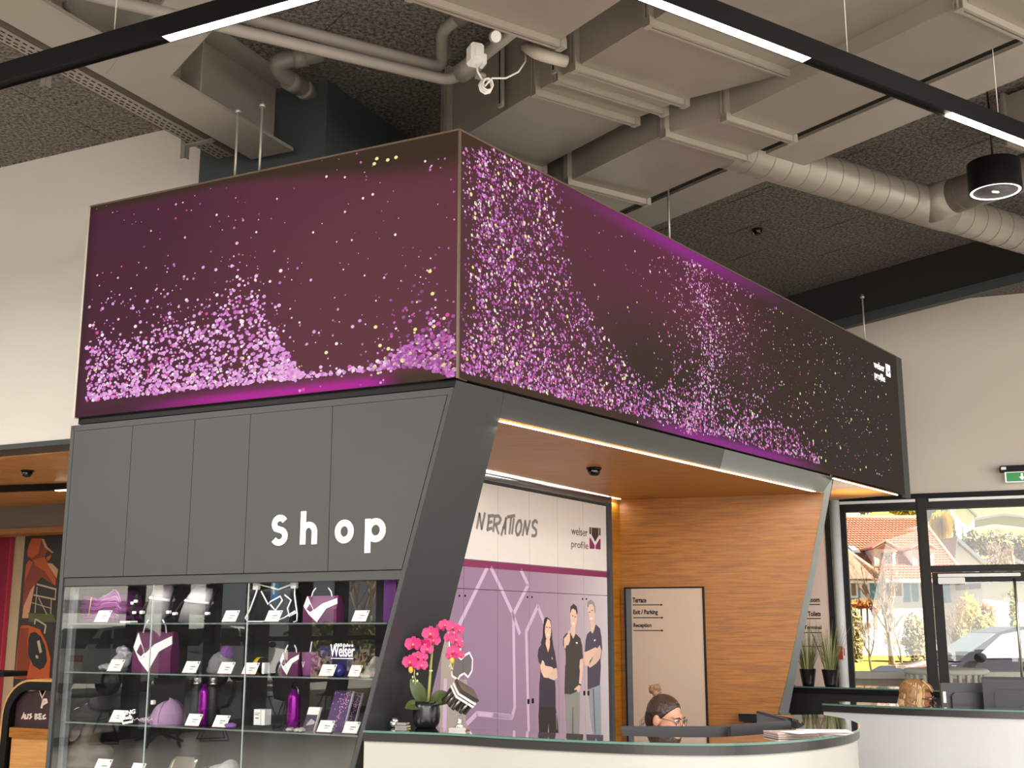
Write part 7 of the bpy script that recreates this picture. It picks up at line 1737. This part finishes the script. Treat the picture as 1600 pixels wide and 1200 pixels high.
def leafy(label, px, pyc, rx_, rz_, Y, cols, n=700, sz=.16, cat='bush', name='bush', trunk=True, droop=False):
    g = FX(Y); c = g.pix(px, pyc); k = Y/F
    if not trunk and Y < 45 and 'creeper' not in label: top_ = c[1]+rz_*k; lo_ = terr(Y)-.1; c = (c[0], (top_+lo_)/2); rz_ = (top_-lo_)/2/k; n = int(n*1.6)
    t = thing(name, label, cat, (c[0], Y, terr(Y))); mb = MB()
    for i in range(n):
        a, b = ro.random()*6.283, math.acos(2*ro.random()-1); rr = ro.random()**.4
        p = Vector((c[0]+rx_*k*rr*math.sin(b)*math.cos(a), Y+rx_*k*rr*math.sin(b)*math.sin(a), c[1]+rz_*k*rr*math.cos(b)))
        u = Vector((ro.uniform(-1, 1), ro.uniform(-1, 1), ro.uniform(-1, 1))).normalized(); v = u.orthogonal().normalized(); s = sz*ro.uniform(.6, 1.4)
        if droop: u = Vector((ro.uniform(-.1, .1), ro.uniform(-.1, .1), -1)); v = Vector((math.cos(a), math.sin(a), 0)); mb.add([p-v*s*.15, p+v*s*.15, p+v*s*.1+u*s*4, p-v*s*.1+u*s*4], [[0, 1, 2, 3]], ro.randrange(len(cols)))
        else: mb.add([p-u*s, p+v*s*.5, p+u*s, p-v*s*.5], [[0, 1, 2, 3]], ro.randrange(len(cols)))
    mb.build('foliage', cols, t, fix=False, kind='stuff')
    st = MB()
    for q_ in ((0,) if trunk else (-.3, 0, .3)): st.tube([(c[0]+q_*rx_*k, Y, terr(Y)-.1), (c[0]+q_*rx_*k*1.3, Y, max(terr(Y)+.1, c[1]))], .09 if trunk else .03, 6)
    st.build('stems', m_bark, t)
    return t
mg = lambda n, c: M(n, c, .8, var=.15)
yw = [mg('willow yellow', '#e8c83a'), mg('willow ochre', '#c9a52c'), mg('willow light', '#f0da62')]; br = [mg('twig brown', '#a98f66'), mg('twig ochre', '#c3ab74'), mg('twig grey', '#8f8778'), mg('twig green', '#a3a05a')]; gr = [mg('fir green', '#7f8a58'), mg('fir dark', '#5f6b4c'), mg('fir yellow', '#b3ad5c')]; rd_ = [mg('leaf rust', '#c47a3a'), mg('leaf orange', '#d8923f'), mg('leaf red', '#a8623a')]; yg = [mg('bush yellow', '#cfc356'), mg('bush green', '#9aa04a'), mg('bush ochre', '#bba05a')]
leafy('yellow weeping willow beside the red roof', 1471, 812, 17, 16, 60, yw, 1500, .13, 'tree', 'willow_tree', True, True)
def fir(label, px, pyt, pyb, Y, wpx):
    g = FX(Y); b = g.pix(px, pyb); b = (b[0], terr(Y)-.05); h = g.pix(px, pyt)[1]-b[1]; R_ = wpx*Y/F; t = thing('fir_tree', label, 'tree', (b[0], Y, b[1])); mb = MB()
    for i in range(900):
        u = ro.random()**.7; rr = R_*(1-u)*ro.uniform(.3, 1.05); a = ro.random()*6.283; p = Vector((b[0]+rr*math.cos(a), Y+rr*math.sin(a), b[1]+h*u)); d = Vector((math.cos(a), math.sin(a), -.35)).normalized(); v = Vector((-math.sin(a), math.cos(a), 0)); s = .22*(1.1-u)
        mb.add([p-d*s-v*s*.35, p-d*s+v*s*.35, p+d*s], [[0, 1, 2]], ro.randrange(3))
    mb.build('needles', gr, t, fix=False, kind='stuff'); MB().tube([(b[0], Y, b[1]), (b[0], Y, b[1]+h)], [.1, .01], 6).build('trunk', m_bark, t)
fir('tall fir tree right of the yellow willow', 1494, 802, 862, 58, 12); fir('second fir tree behind the white annex', 1507, 820, 868, 57, 11)
for lab, px, py, rx_, rz_, Y, cols, n, sz in (('brown hedge mass below the barn', 1560, 850, 34, 22, 60, br, 1500, .15), ('brown hedge on the slope at the right edge', 1610, 856, 26, 26, 58, br, 1000, .16), ('thin hedge between fir and barn', 1523, 850, 18, 22, 62, br, 800, .14), ('rust coloured creeper on the garden wall', 1345, 944, 24, 6, 38.6, rd_, 420, .10), ('rust coloured creeper hanging beside the wall pillar', 1367, 952, 5, 10, 38.5, rd_, 200, .09), ('twiggy brown shrubs left of the small bare tree', 1335, 972, 14, 22, 33, br, 420, .07), ('twiggy shrubs right of the tall bare tree', 1430, 985, 20, 26, 33, br, 620, .07),
    ('red brown shrub behind the car roof', 1542, 950, 14, 12, 36, rd_+br, 420, .09), ('yellow green bush behind the car windscreen', 1535, 975, 22, 14, 34, yg, 700, .09), ('pale bush left of the car behind the door stile', 1500, 990, 14, 22, 34, br+yg, 420, .08), ('small conifer column beside the far white house', 1581, 938, 4, 16, 38, gr, 250, .10), ('yellow forsythia field bush behind the door glass', 1512, 943, 22, 16, 39, yw, 600, .12), ('grey green bushes under the top of the left window', 1350, 792, 14, 10, 70, gr+br, 400, .16), ('yellow bushes above the red roof ridge', 1415, 795, 24, 10, 72, yg+yw, 500, .2)):
    leafy(lab, px, py, rx_, rz_, Y, cols, n, sz, trunk=False)
# cars
m_car = M('dark violet grey car paint', '#4f4d58', .2, metal=.3, coat=1., var=.03); m_cgl = M('tinted car glass', '#aeb9b5', .05, var=.25, scale=2); m_tyre = M('tyre rubber', '#1a1a1a', .8); m_crim = M('alloy', '#b5b7ba', .3, metal=1)
def car(label, x0, y0, yaw, L, paint, tall=1.0, name='car', glass=None):
    t = thing(name, label, 'car', (x0, y0, 0)); Rz = Matrix.Rotation(yaw, 3, 'Z'); P = lambda x, y, z: Vector((x0, y0, 0))+Rz @ Vector((x*L, y, z*tall))
    W = .9; low = [(0, .35), (.0, .62), (.02, .75), (.08, .9), (.25, 1.0), (.30, 1.04), (.97, 1.08), (.995, .95), (1, .55), (.98, .3), (.86, .28), (.72, .28), (.3, .28), (.1, .28)]
    up = [(.27, 1.03), (.44, 1.52), (.52, 1.62), (.70, 1.64), (.84, 1.58), (.965, 1.08)]
    def loft(mb, prof, ws):
        n = len(prof); rows = []
        for (s, k) in ws: rows.append([P(x+(.5-x)*(1-k)*.03, s*W, z) for x, z in prof])
        vs = [p for r in rows for p in r]; fs = [[j*n+i, j*n+(i+1) % n, (j+1)*n+(i+1) % n, (j+1)*n+i] for j in range(len(rows)-1) for i in range(n)]+[list(range(n)), list(range((len(rows)-1)*n, len(rows)*n))]; mb.add(vs, fs, 0, False)
    mb = MB(); loft(mb, low, [(-1, .4), (-.93, 1), (.93, 1), (1, .4)]); mb.build('body', paint, t)
    mb = MB(); n = len(up); rows = []
    for s in (-.86, .86): rows.append([P(x, s*W*(1-.22*(z-1.03)/.6), z) for x, z in up])
    mb.add(rows[0]+rows[1], [[i, (i+1) % n, n+(i+1) % n, n+i] for i in range(n)]+[list(range(n)), list(range(n, 2*n))]); mb.build('cabin', paint, t)
    for s in (-1, 1):
        def q(x, z): return P(x, s*(W*.86*(1-.22*(z-1.03)/.6)+.008), z)
        for poly in ([(.335, 1.08), (.45, 1.48), (.535, 1.56), (.565, 1.57), (.565, 1.09)], [(.585, 1.09), (.585, 1.57), (.70, 1.58), (.745, 1.56), (.775, 1.10)], [(.795, 1.10), (.765, 1.55), (.83, 1.50), (.905, 1.11)]):
            MB().prism([q(*p) for p in poly], Rz @ Vector((0, s*.006, 0))).build('side_window', glass or m_cgl, t)
        for x in (.18, .80):
            c = P(x, s*(W-.1), .34/tall); MB().lathe([(.0, -.11), (.24, -.11), (.34, -.1), (.345, 0), (.34, .1), (.24, .11), (.23, .08), (0, .08)], c, 24, ax=Rz @ Vector((0, s, 0))).build('wheel', m_tyre, t)
            MB().lathe([(.22, .085), (.21, .1), (.05, .105), (0, .105)], c, 16, ax=Rz @ Vector((0, s, 0))).build('rim', m_crim, t)
        MB().ell(P(.335, s*(W+.12), 1.1), (.10, .12, .085), 0, 12, 8, Rz).tube([P(.345, s*(W-.06), 1.08), P(.34, s*(W+.08), 1.08)], .03, 8).build('mirror', m_blk, t)
        MB().ob(Fr(P(.52, s*(W+.0), 0), Rz @ Vector((1, 0, 0)), Rz @ Vector((0, s, 0))), -.1, .1, -.01, .025, .90*tall, .935*tall, bv=.01).build('door_handle', m_blk, t)
        MB().ob(Fr(P(0, 0, 0), Rz @ Vector((0, 1, 0)), Rz @ Vector((-1, 0, 0))), s*.5-.2 if s > 0 else -.7, .7 if s > 0 else -.3, -.12, .02, .66*tall, .78*tall, bv=.03).build('head_lamp', m_white, t)
        MB().ob(Fr(P(1, 0, 0), Rz @ Vector((0, 1, 0)), Rz @ Vector((1, 0, 0))), s*.55-.2 if s > 0 else -.82, .82 if s > 0 else -.35, -.06, .005, .80*tall, .95*tall, bv=.02).build('tail_lamp', M('red lamp', '#b5202a', .2), t)
    MB().prism([P(.285, -.72, 1.06), P(.285, .72, 1.06), P(.435, .62, 1.5), P(.435, -.62, 1.5)], Rz @ Vector((-.01, 0, .006))).build('windscreen', glass or m_cgl, t)
    MB().prism([P(.958, -.68, 1.10), P(.958, .68, 1.10), P(.845, .60, 1.55), P(.845, -.60, 1.55)], Rz @ Vector((.01, 0, .006))).build('rear_window', glass or m_cgl, t)
    return t
xc0 = FX(21).pix(1384, 1040)[0]; car('dark violet grey car parked outside the glass door', xc0, 21.8, 0, 4.65, m_car)
xr = FX(31).pix(1560, 985)[0]; car('red car behind the dark car, mostly hidden', xr, 31.5, 0, 4.1, M('red car paint', '#c8323c', .25, coat=1.), 1.03)
# white terrace wall and slatted round bench just outside
ft = FX(17.2); a = ft.pix(1316, 1050); b = ft.pix(1700, 1047)
t = thing('terrace_wall', 'low white terrace wall outside the windows', 'wall', ((a[0]+b[0])/2, 17.2, 0)); MB().ob(ft, a[0]-.6, b[0], -.3, 0, -.05, a[1]-.09).build('body', M('warm grey concrete', '#b9aea2', .8), t); MB().ob(ft, a[0]-.6, b[0], -.35, .06, a[1]-.09, a[1]).build('coping', m_fac, t)
q = pY(1505, 1068, 15.6); t = thing('round_bench', 'white round slatted bench with a curved back in front of the terrace wall', 'bench', (q.x, 16.2, 0))
zt_ = FX(15.6).pix(1505, 1047)[1]; mb = MB(); mb.lathe([(.52, zt_-.07), (.55, zt_-.03), (.52, zt_), (.46, zt_)], (q.x, 16.2, 0), 32); mb.lathe([(.5, .02), (.5, .36), (.44, .38), (0, .38)], (q.x, 16.2, 0), 32); mb.build('seat_ring', m_fac, t)
for k in range(28):
    a = 2*math.pi*k/28; c = Vector((q.x+.5*math.cos(a), 16.2+.5*math.sin(a), 0)); MB().tube([c+Vector((0, 0, .36)), c+Vector((0, 0, zt_-.05))], .022, 6).build('slat', m_fac, t)

# ------------------------------------------------------------------ glazed front and forecourt at the far left: what the showcase glass reflects
nL = KL.n
def refl(px, py):
    d = ray(px, py).normalized(); p = KL.hit(px, py, VC); k = 2*d.dot(nL); return p, d-nL*k
GP = Vector((-13.6, 2.2, 0)); GU = Vector((.43, .902, 0)).normalized(); GF = Fr(GP, GU, Vector((GU.y, -GU.x, 0)))
if GF.n.dot(-GP) < 0: GF.n = -GF.n
def rhit(px, py, fr=GF, v=0.):
    p, r = refl(px, py); o = fr.o+fr.n*v; t = (o-p).dot(fr.n)/r.dot(fr.n); q = p+r*t; return (q-fr.o).dot(fr.u), q.z
us_ = [rhit(px, 1000)[0] for px in (208, 271, 330, 400, 468, 531, 608)]
gl = MB(); zs_ = rhit(300, 1074)[1]
for i, u in enumerate(us_): gl.ob(GF, u-(.18 if i in (1, 3, 4) else .07), u+(.18 if i in (1, 3, 4) else .07), -.12, .12, 0, 3.4)
gl.ob(GF, -14, 14, -.1, .06, 0, .12); gl.ob(GF, -14, 14, -.1, .06, 3.2, 3.4); gl.ob(GF, -14, 14, -.05, .04, rhit(500, 997)[1]-.04, rhit(500, 997)[1]+.04)
for u in (-11, -8.5, -6, 6.5, 9, 11.5): gl.ob(GF, u-.08, u+.08, -.12, .12, 0, 3.4)
gl = gl.build('window_4', m_frame); struct(gl)
MB().ob(GF, -14, 14, -.02, -.01, .12, 3.2).build('pane', m_glass, gl)
struct(MB().ob(GF, -14, 14, -.2, .1, 3.4, ZC).build('wall_front', m_plaster2))
fo = Fr(GF.pt(0, -9, 0), GF.u, GF.n); far_ = Fr(GF.pt(0, -22, 0), GF.u, GF.n)
struct(MB().prism([GF.pt(-40, -.15, -.1), GF.pt(40, -.15, -.1), GF.pt(40, -60, -.1), GF.pt(-40, -60, -.1)], (0, 0, .05)).build('forecourt', m_asph))
t = thing('building', 'grey clad hall across the forecourt, seen only in the showcase reflection', 'building', far_.pt(0, -2, 0)); MB().ob(far_, -26, 26, -8, 0, 0, 8).build('wall', M('grey cladding', '#b9b8b4', .7, var=.1, scale=1.2), t); MB().ob(far_, -26, 26, 0, .1, 2.2, 2.6).build('band', M('dark cladding', '#55524f', .7), t)
u0, u1 = rhit(478, 985, fo)[0], rhit(600, 985, fo)[0]; zt2, zb2_ = rhit(530, 973, fo)[1], rhit(530, 1000, fo)[1]
um, ur = (u0+u1)/2, abs(u1-u0)/2+.4
t = thing('hedge', 'clipped green hedge across the forecourt, seen only in the showcase reflection', 'hedge', fo.pt(um, 0, 0)); mb = MB()
for i in range(1600):
    p = fo.pt(um+ro.uniform(-ur, ur), ro.uniform(-.6, .1), ro.uniform(.2, max(1.0, zt2))); u = Vector((ro.uniform(-1, 1), ro.uniform(-1, 1), ro.uniform(-1, 1))).normalized(); v = u.orthogonal(); s = .12; mb.add([p-u*s, p+v*s*.6, p+u*s, p-v*s*.6], [[0, 1, 2, 3]], ro.randrange(3))
mb.build('foliage', [mg('hedge green', '#6b7038'), mg('hedge olive', '#85823f'), mg('hedge dark', '#4d5430')], t, fix=False, kind='stuff'); MB().ob(fo, um-ur, um+ur, -.5, 0, 0, .9).build('core', m_bark, t)
m_wcar = M('white car paint', '#e6e6e4', .2, coat=1.)
c0 = fo.pt(rhit(318, 1000, fo)[0], -.6, 0); yawc = math.atan2(GF.u.y, GF.u.x); car('white car on the forecourt, seen only in the showcase reflection', c0.x, c0.y, yawc, 4.4, m_wcar, 1.0, glass=M('dark car glass', '#2a2f33', .05))
c1 = fo.pt(rhit(462, 1000, fo)[0]-.6, -1.2, 0); car('second white car beside the hedge, seen only in the showcase reflection', c1.x, c1.y, yawc, 4.4, m_wcar, 1.0, glass=M('dark car glass', '#2a2f33', .05))
up_, zp_ = rhit(424, 918, fo); t = thing('parking_sign', 'blue parking sign on the forecourt, seen only in the showcase reflection', 'sign', fo.pt(up_, 0, 0)); MB().tube([fo.pt(up_, -.05, 0), fo.pt(up_, -.05, zp_+.3)], .03, 8).build('post', m_galv, t); hp_ = .30
sg_ = MB().ob(fo, up_-hp_, up_+hp_, -.02, 0, zp_-hp_*1.4, zp_+hp_*1.4, bv=.05).build('plate', M('parking blue', '#2f7fb8', .5, emit=.1, var=0), t); mb = MB(); text(mb, fo, 'P', up_-.14, zp_-.2, .28, .42, .002, bold=.03); mb.build('letter', m_white, t)
for i, (px, h_) in enumerate(((440, 6), (500, 5), (350, 6))):
    u = rhit(px, 1000, far_)[0]; p = far_.pt(u, 5+i, 0); t = thing('bare_tree', ['bare forecourt tree by the parking sign, seen only in reflection', 'bare forecourt tree behind the hedge, seen only in reflection', 'bare forecourt tree behind the white car, seen only in reflection'][i], 'tree', p); mb = MB(); branch(mb, p, Vector((0, 0, 1)), h_*.4, .12, 4, .6); mb.build('trunk_and_branches', m_bark, t, fix=False)
# table and chairs of the cafe corner
def floor_r(px, py): p, r = refl(px, py); t = -p.z/r.z; return p+r*t
m_seat = M('black chair shell', '#161616', .6)
def cafe_chair(label, c, yaw):
    t = thing('cafe_chair', label, 'chair', c, 'cafe chairs reflected in the showcase'); Rz = Matrix.Rotation(yaw, 3, 'Z'); P = lambda x, y, z: Vector(c)+Rz @ Vector((x, y, z))
    mb = MB(); vs = []; n = 6
    prof = [(-.22, .46), (-.1, .44), (.1, .44), (.2, .47), (.26, .6), (.28, .78), (.27, .84)]
    for y, z in prof: vs += [P(-.22, y, z+.02), P(-.1, y, z), P(.1, y, z), P(.22, y, z+.02)]
    mb.add(vs, [[i*4+k, i*4+k+1, i*4+5+k, i*4+4+k] for i in range(len(prof)-1) for k in range(3)], 0, True); mb.build('shell', m_seat, t)
    for s in (-1, 1): MB().tube([P(s*.1, -.05, .44), P(s*.22, -.2, .015), P(s*.22, .2, .015), P(s*.1, .05, .44)], .012, 6).build('leg', m_black, t)
def cafe_table(label, c):
    t = thing('cafe_table', label, 'table', c, 'cafe tables reflected in the showcase'); MB().lathe([(.0, .72), (.4, .72), (.41, .735), (.4, .75), (0, .75)], c, 32).build('table_top', m_seat, t); MB().tube([Vector(c)+Vector((0, 0, .12)), Vector(c)+Vector((0, 0, .73))], .03, 10).build('column', m_black, t)
    for k in range(4): a = math.pi/4+math.pi/2*k; MB().tube([Vector(c)+Vector((0, 0, .14)), Vector(c)+Vector((.36*math.cos(a), .36*math.sin(a), .02))], .02, 8).build('foot', m_black, t)
q = floor_r(247, 1160); cafe_table('round black cafe table, seen only in the left half of the showcase reflection', q); 
for i, a in enumerate((.3, 1.9, 3.6, 5.0)): cafe_chair(['black cafe chair nearest the glazed front, reflected left', 'black cafe chair behind the round table, reflected left', 'black cafe chair facing the showcase, reflected left', 'black cafe chair at the far side, reflected left'][i], q+Vector((.75*math.cos(a), .75*math.sin(a), 0)), a-math.pi/2)
q2 = q-GF.u*3.4; cafe_table('round black cafe table, seen only in the right half of the showcase reflection', q2)
for i, a in enumerate((.8, 2.4, 4.2)): cafe_chair(['black cafe chair near the hedge side, reflected right', 'black cafe chair behind the second table, reflected right', 'black cafe chair at the near side of the second table, reflected right'][i], q2+Vector((.75*math.cos(a), .75*math.sin(a), 0)), a-math.pi/2)
# ------------------------------------------------------------------ behind the left wall: poster wall, banner, oak bar
FW = Fr(WLr.pt(0, -3.99, 0), WLr.u, WLr.n)
fw = lambda px, py, v=0.: FW.pix(px, py, v)
a = fw(41, 835); b = fw(118, 1062)
po = thing('wall_picture', 'wall print of an orange industrial machine behind the left wall', 'picture', FW.pt((a[0]+b[0])/2, .02, b[1]))
uL, uR = a[0], fw(135, 900)[0]; zT, zB_ = a[1], fw(60, 1075)[1]
MB().ob(FW, uL, uR, .0, .012, zB_, zT).build('print', M('dark workshop print', '#2a1e16', .5, var=.5, scale=6), po)
mo = [M('print orange', '#c4561c', .5, var=.15, scale=4), M('print dark orange', '#8f3412', .5, var=.15, scale=4), M('print peach', '#d9a07a', .5), M('print black', '#140c09', .5), M('print olive', '#565a2a', .5), M('print cream', '#cdb79a', .5)]
Z3 = lambda x, y: fw(x/8.575, 820+y/8.571, .012)
Z4 = lambda x, y: fw(x/4.8, 950+y/4.8, .012)
mb = MB()
def gp3(pts, mi, lay, Z=Z3): mb.fp(FW, [(max(uL, min(uR, p[0])), max(zB_, min(zT, p[1]))) for p in [Z(*q) for q in pts]], .012, .013+lay*.0008, mi)
gp3([(430, 180), (390, 270), (370, 340), (370, 430), (440, 480), (350, 560), (320, 860), (300, 1100), (295, 1250), (390, 1250), (400, 1000), (470, 800), (560, 700), (700, 790), (745, 830), (760, 700), (620, 500), (600, 430), (640, 340), (560, 180)], 1, 1)
gp3([(430, 180), (390, 270), (372, 350), (375, 420), (440, 440), (520, 380), (540, 260), (560, 180)], 0, 2); gp3([(440, 470), (600, 430), (640, 520), (750, 740), (740, 820), (600, 620), (500, 560)], 0, 2)
gp3([(350, 540), (330, 780), (440, 500), (390, 470)], 0, 3); gp3([(470, 800), (410, 880), (320, 1090), (300, 1250), (380, 1250), (430, 1000)], 2, 3); gp3([(630, 510), (700, 520), (780, 600), (760, 720)], 2, 2)
gp3([(620, 440), (690, 400), (680, 450), (640, 490)], 0, 3); gp3([(560, 190), (590, 190), (640, 300), (720, 370), (700, 380), (600, 300)], 2, 4)
for p0, p1, wd in (((495, 795), (755, 865), 26), ((455, 940), (745, 1000), 24), ((750, 870), (740, 1000), 16), ((500, 830), (470, 1180), 14), ((420, 1040), (690, 1120), 12), ((520, 980), (630, 1200), 14), ((690, 1000), (680, 1190), 14)):
    for q in stroke([Z3(*p0), Z3(*p1)], wd/8.57*.0062): mb.fp(FW, q, .012, .0155, 5)
gp3([(400, 1190), (700, 1190), (760, 1300), (380, 1300)], 4, 2)
gp3([(150, 150), (165, 130), (215, 130), (300, 160), (350, 260), (380, 380), (370, 530), (110, 530)], 0, 4, Z4); gp3([(150, 150), (120, 520), (200, 530), (230, 400), (205, 250), (220, 150)], 1, 5, Z4)
gp3([(215, 230), (230, 190), (265, 178), (310, 215), (345, 300), (355, 400), (330, 450), (300, 462), (250, 430), (215, 350)], 3, 6, Z4)
gp3([(280, 250), (300, 240), (318, 330), (300, 340)], 5, 7, Z4); gp3([(270, 350), (290, 360), (290, 380), (272, 375)], 5, 7, Z4); gp3([(215, 35), (400, 60), (400, 95), (215, 75)], 4, 5, Z4)
for q in stroke([Z4(*p) for p in ((260, 120), (268, 80), (345, 130), (335, 190))], .018): mb.fp(FW, q, .012, .0165, 5)
mb.build('machine_motif', mo, po, fix=False)
a = fw(-60, 830, .03); b = fw(20, 830, .03)
bn = thing('banner', 'deep red fabric banner left of the machine picture', 'banner', FW.pt(b[0]-.4, .03, .05)); MB().ob(FW, a[0], b[0], .01, .05, .05, fw(0, 828, .03)[1]).build('cloth', M('deep red fabric', '#8e1030', .8, var=.08), bn); MB().ob(FW, b[0], b[0]+.02, .01, .055, .05, fw(0, 828, .03)[1]).build('edge', M('bright red edge', '#b52a48', .6), bn)
# small monitor edge at the frame's left border
q = fw(10, 1060, .6); 
# oak bar with a rounded corner
YB = 8.6; ob_ = pY(40, 1062, YB); FBk = Fr(WLr.pt(0, -.9, 0), WLr.u, WLr.n)
fb = lambda px, py, v=0.: FBk.pix(px, py, v)
L0 = fb(75, 1062); r_ = .30
xl, zt_ = fb(4, 1100)[0], L0[1]
bar = thing('oak_bar', 'oak bar counter with a rounded corner and black edge behind the left wall', 'counter', FBk.pt(xl+.6, -.3, 0))
uR_ = xl+1.6
outer = [(uR_, zt_)]+[(xl+r_-r_*math.sin(math.radians(a)), zt_-r_+r_*math.cos(math.radians(a))) for a in range(0, 91, 10)]+[(xl-.02, 0)]
def inset(pts, d):
    o = []
    for i, p in enumerate(pts):
        a = Vector(pts[max(0, i-1)]); b = Vector(pts[min(len(pts)-1, i+1)]); t = (b-a).normalized(); o.append((p[0]-t.y*d, p[1]+t.x*d))
    return o
inn = inset(outer, .018); inn2 = inset(outer, .085)
def sheet_(mb, A_, B_, v0, v1, mi=0):
    for i in range(len(A_)-1): mb.fp(FBk, [A_[i], A_[i+1], B_[i+1], B_[i]], v0, v1, mi)
mb = MB(); sheet_(mb, outer, inn, -.62, 0); mb.build('oak_skin', m_oak2, bar); mb = MB(); sheet_(mb, inn, inn2, -.60, .004); mb.build('black_edge', m_black, bar)
p0, p1 = fb(10, 1152, -.05), fb(70, 1140, -.05)
uu0 = xl+.10
sgz0, sgz1 = fb(40, 1137, -.03)[1], fb(40, 1080, -.03)[1]
MB().ob(FBk, uu0, uR_, -.5, -.03, 0, sgz0-.075).build('front_panel', m_oak2, bar); MB().ob(FBk, uu0, uR_, -.5, .0, sgz0-.075, sgz0).build('shelf_board', m_oak, bar)
sb_ = thing('printed_sign', 'dark maroon printed sign with hand lettered words below the oak bar top', 'sign', FBk.pt(uu0+.5, -.05, sgz0))
MB().fp(FBk, [(uu0+.01, sgz0), (uR_, sgz0), (uR_, sgz1+.05), (uu0+.33, sgz1+.025), (uu0+.29, sgz1-.05), (uu0+.25, sgz1+.015), (uu0+.01, sgz1-.01)], -.06, -.04).build('panel', M('maroon print', '#2a0c12', .5, var=.1), sb_)
mb = MB(); mb.ribbon(FBk, [(uu0+.01, sgz1-.01), (uu0+.25, sgz1+.015), (uu0+.29, sgz1-.05), (uu0+.33, sgz1+.025), (uR_, sgz1+.05)], .008, -.04, -.038); mb.build('white_line', M('pinkish line', '#cfa8a0', .6), sb_)
m_pl = M('pale hand lettering', '#c9b2a6', .6)
Z5 = lambda x, y: fb(x/4.8, 950+y/4.8, -.038)
def strokes(name, lst, wd):
    for nm, st_ in lst:
        mb = MB()
        for s_ in st_: mb.ribbon(FBk, [Z5(*p) for p in s_], wd, -.04, -.0375)
        mb.build(name, m_pl, sb_)
strokes('letter', [('p', [[(325, 690), (310, 752)], [(322, 690), (345, 688), (350, 705), (318, 724)]])], .020)
strokes('letter', [('a', [[(162, 832), (178, 792), (184, 834)], [(168, 818), (184, 816)]]), ('u', [[(190, 796), (192, 830), (208, 826), (210, 794)]]), ('s', [[(238, 794), (220, 800), (236, 816), (218, 832)]]), ('b', [[(264, 794), (262, 834)], [(262, 796), (282, 800), (266, 814), (286, 824), (262, 834)]]), ('e', [[(312, 796), (294, 796), (294, 832), (314, 830)], [(294, 814), (308, 814)]]), ('c', [[(342, 800), (322, 812), (324, 830), (345, 826)]])], .013)
# dark tray edge on the bar at the far left
a = fb(-30, 1058, -.3); b = fb(21, 1050, -.3); t = thing('tray', 'black tray standing on the oak bar at the left border', 'tray', FBk.pt(b[0]-.2, -.3, zt_)); MB().ob(FBk, b[0]-.5, b[0], -.45, -.2, zt_+.001, zt_+.045, bv=.008).build('rim', m_black, t)
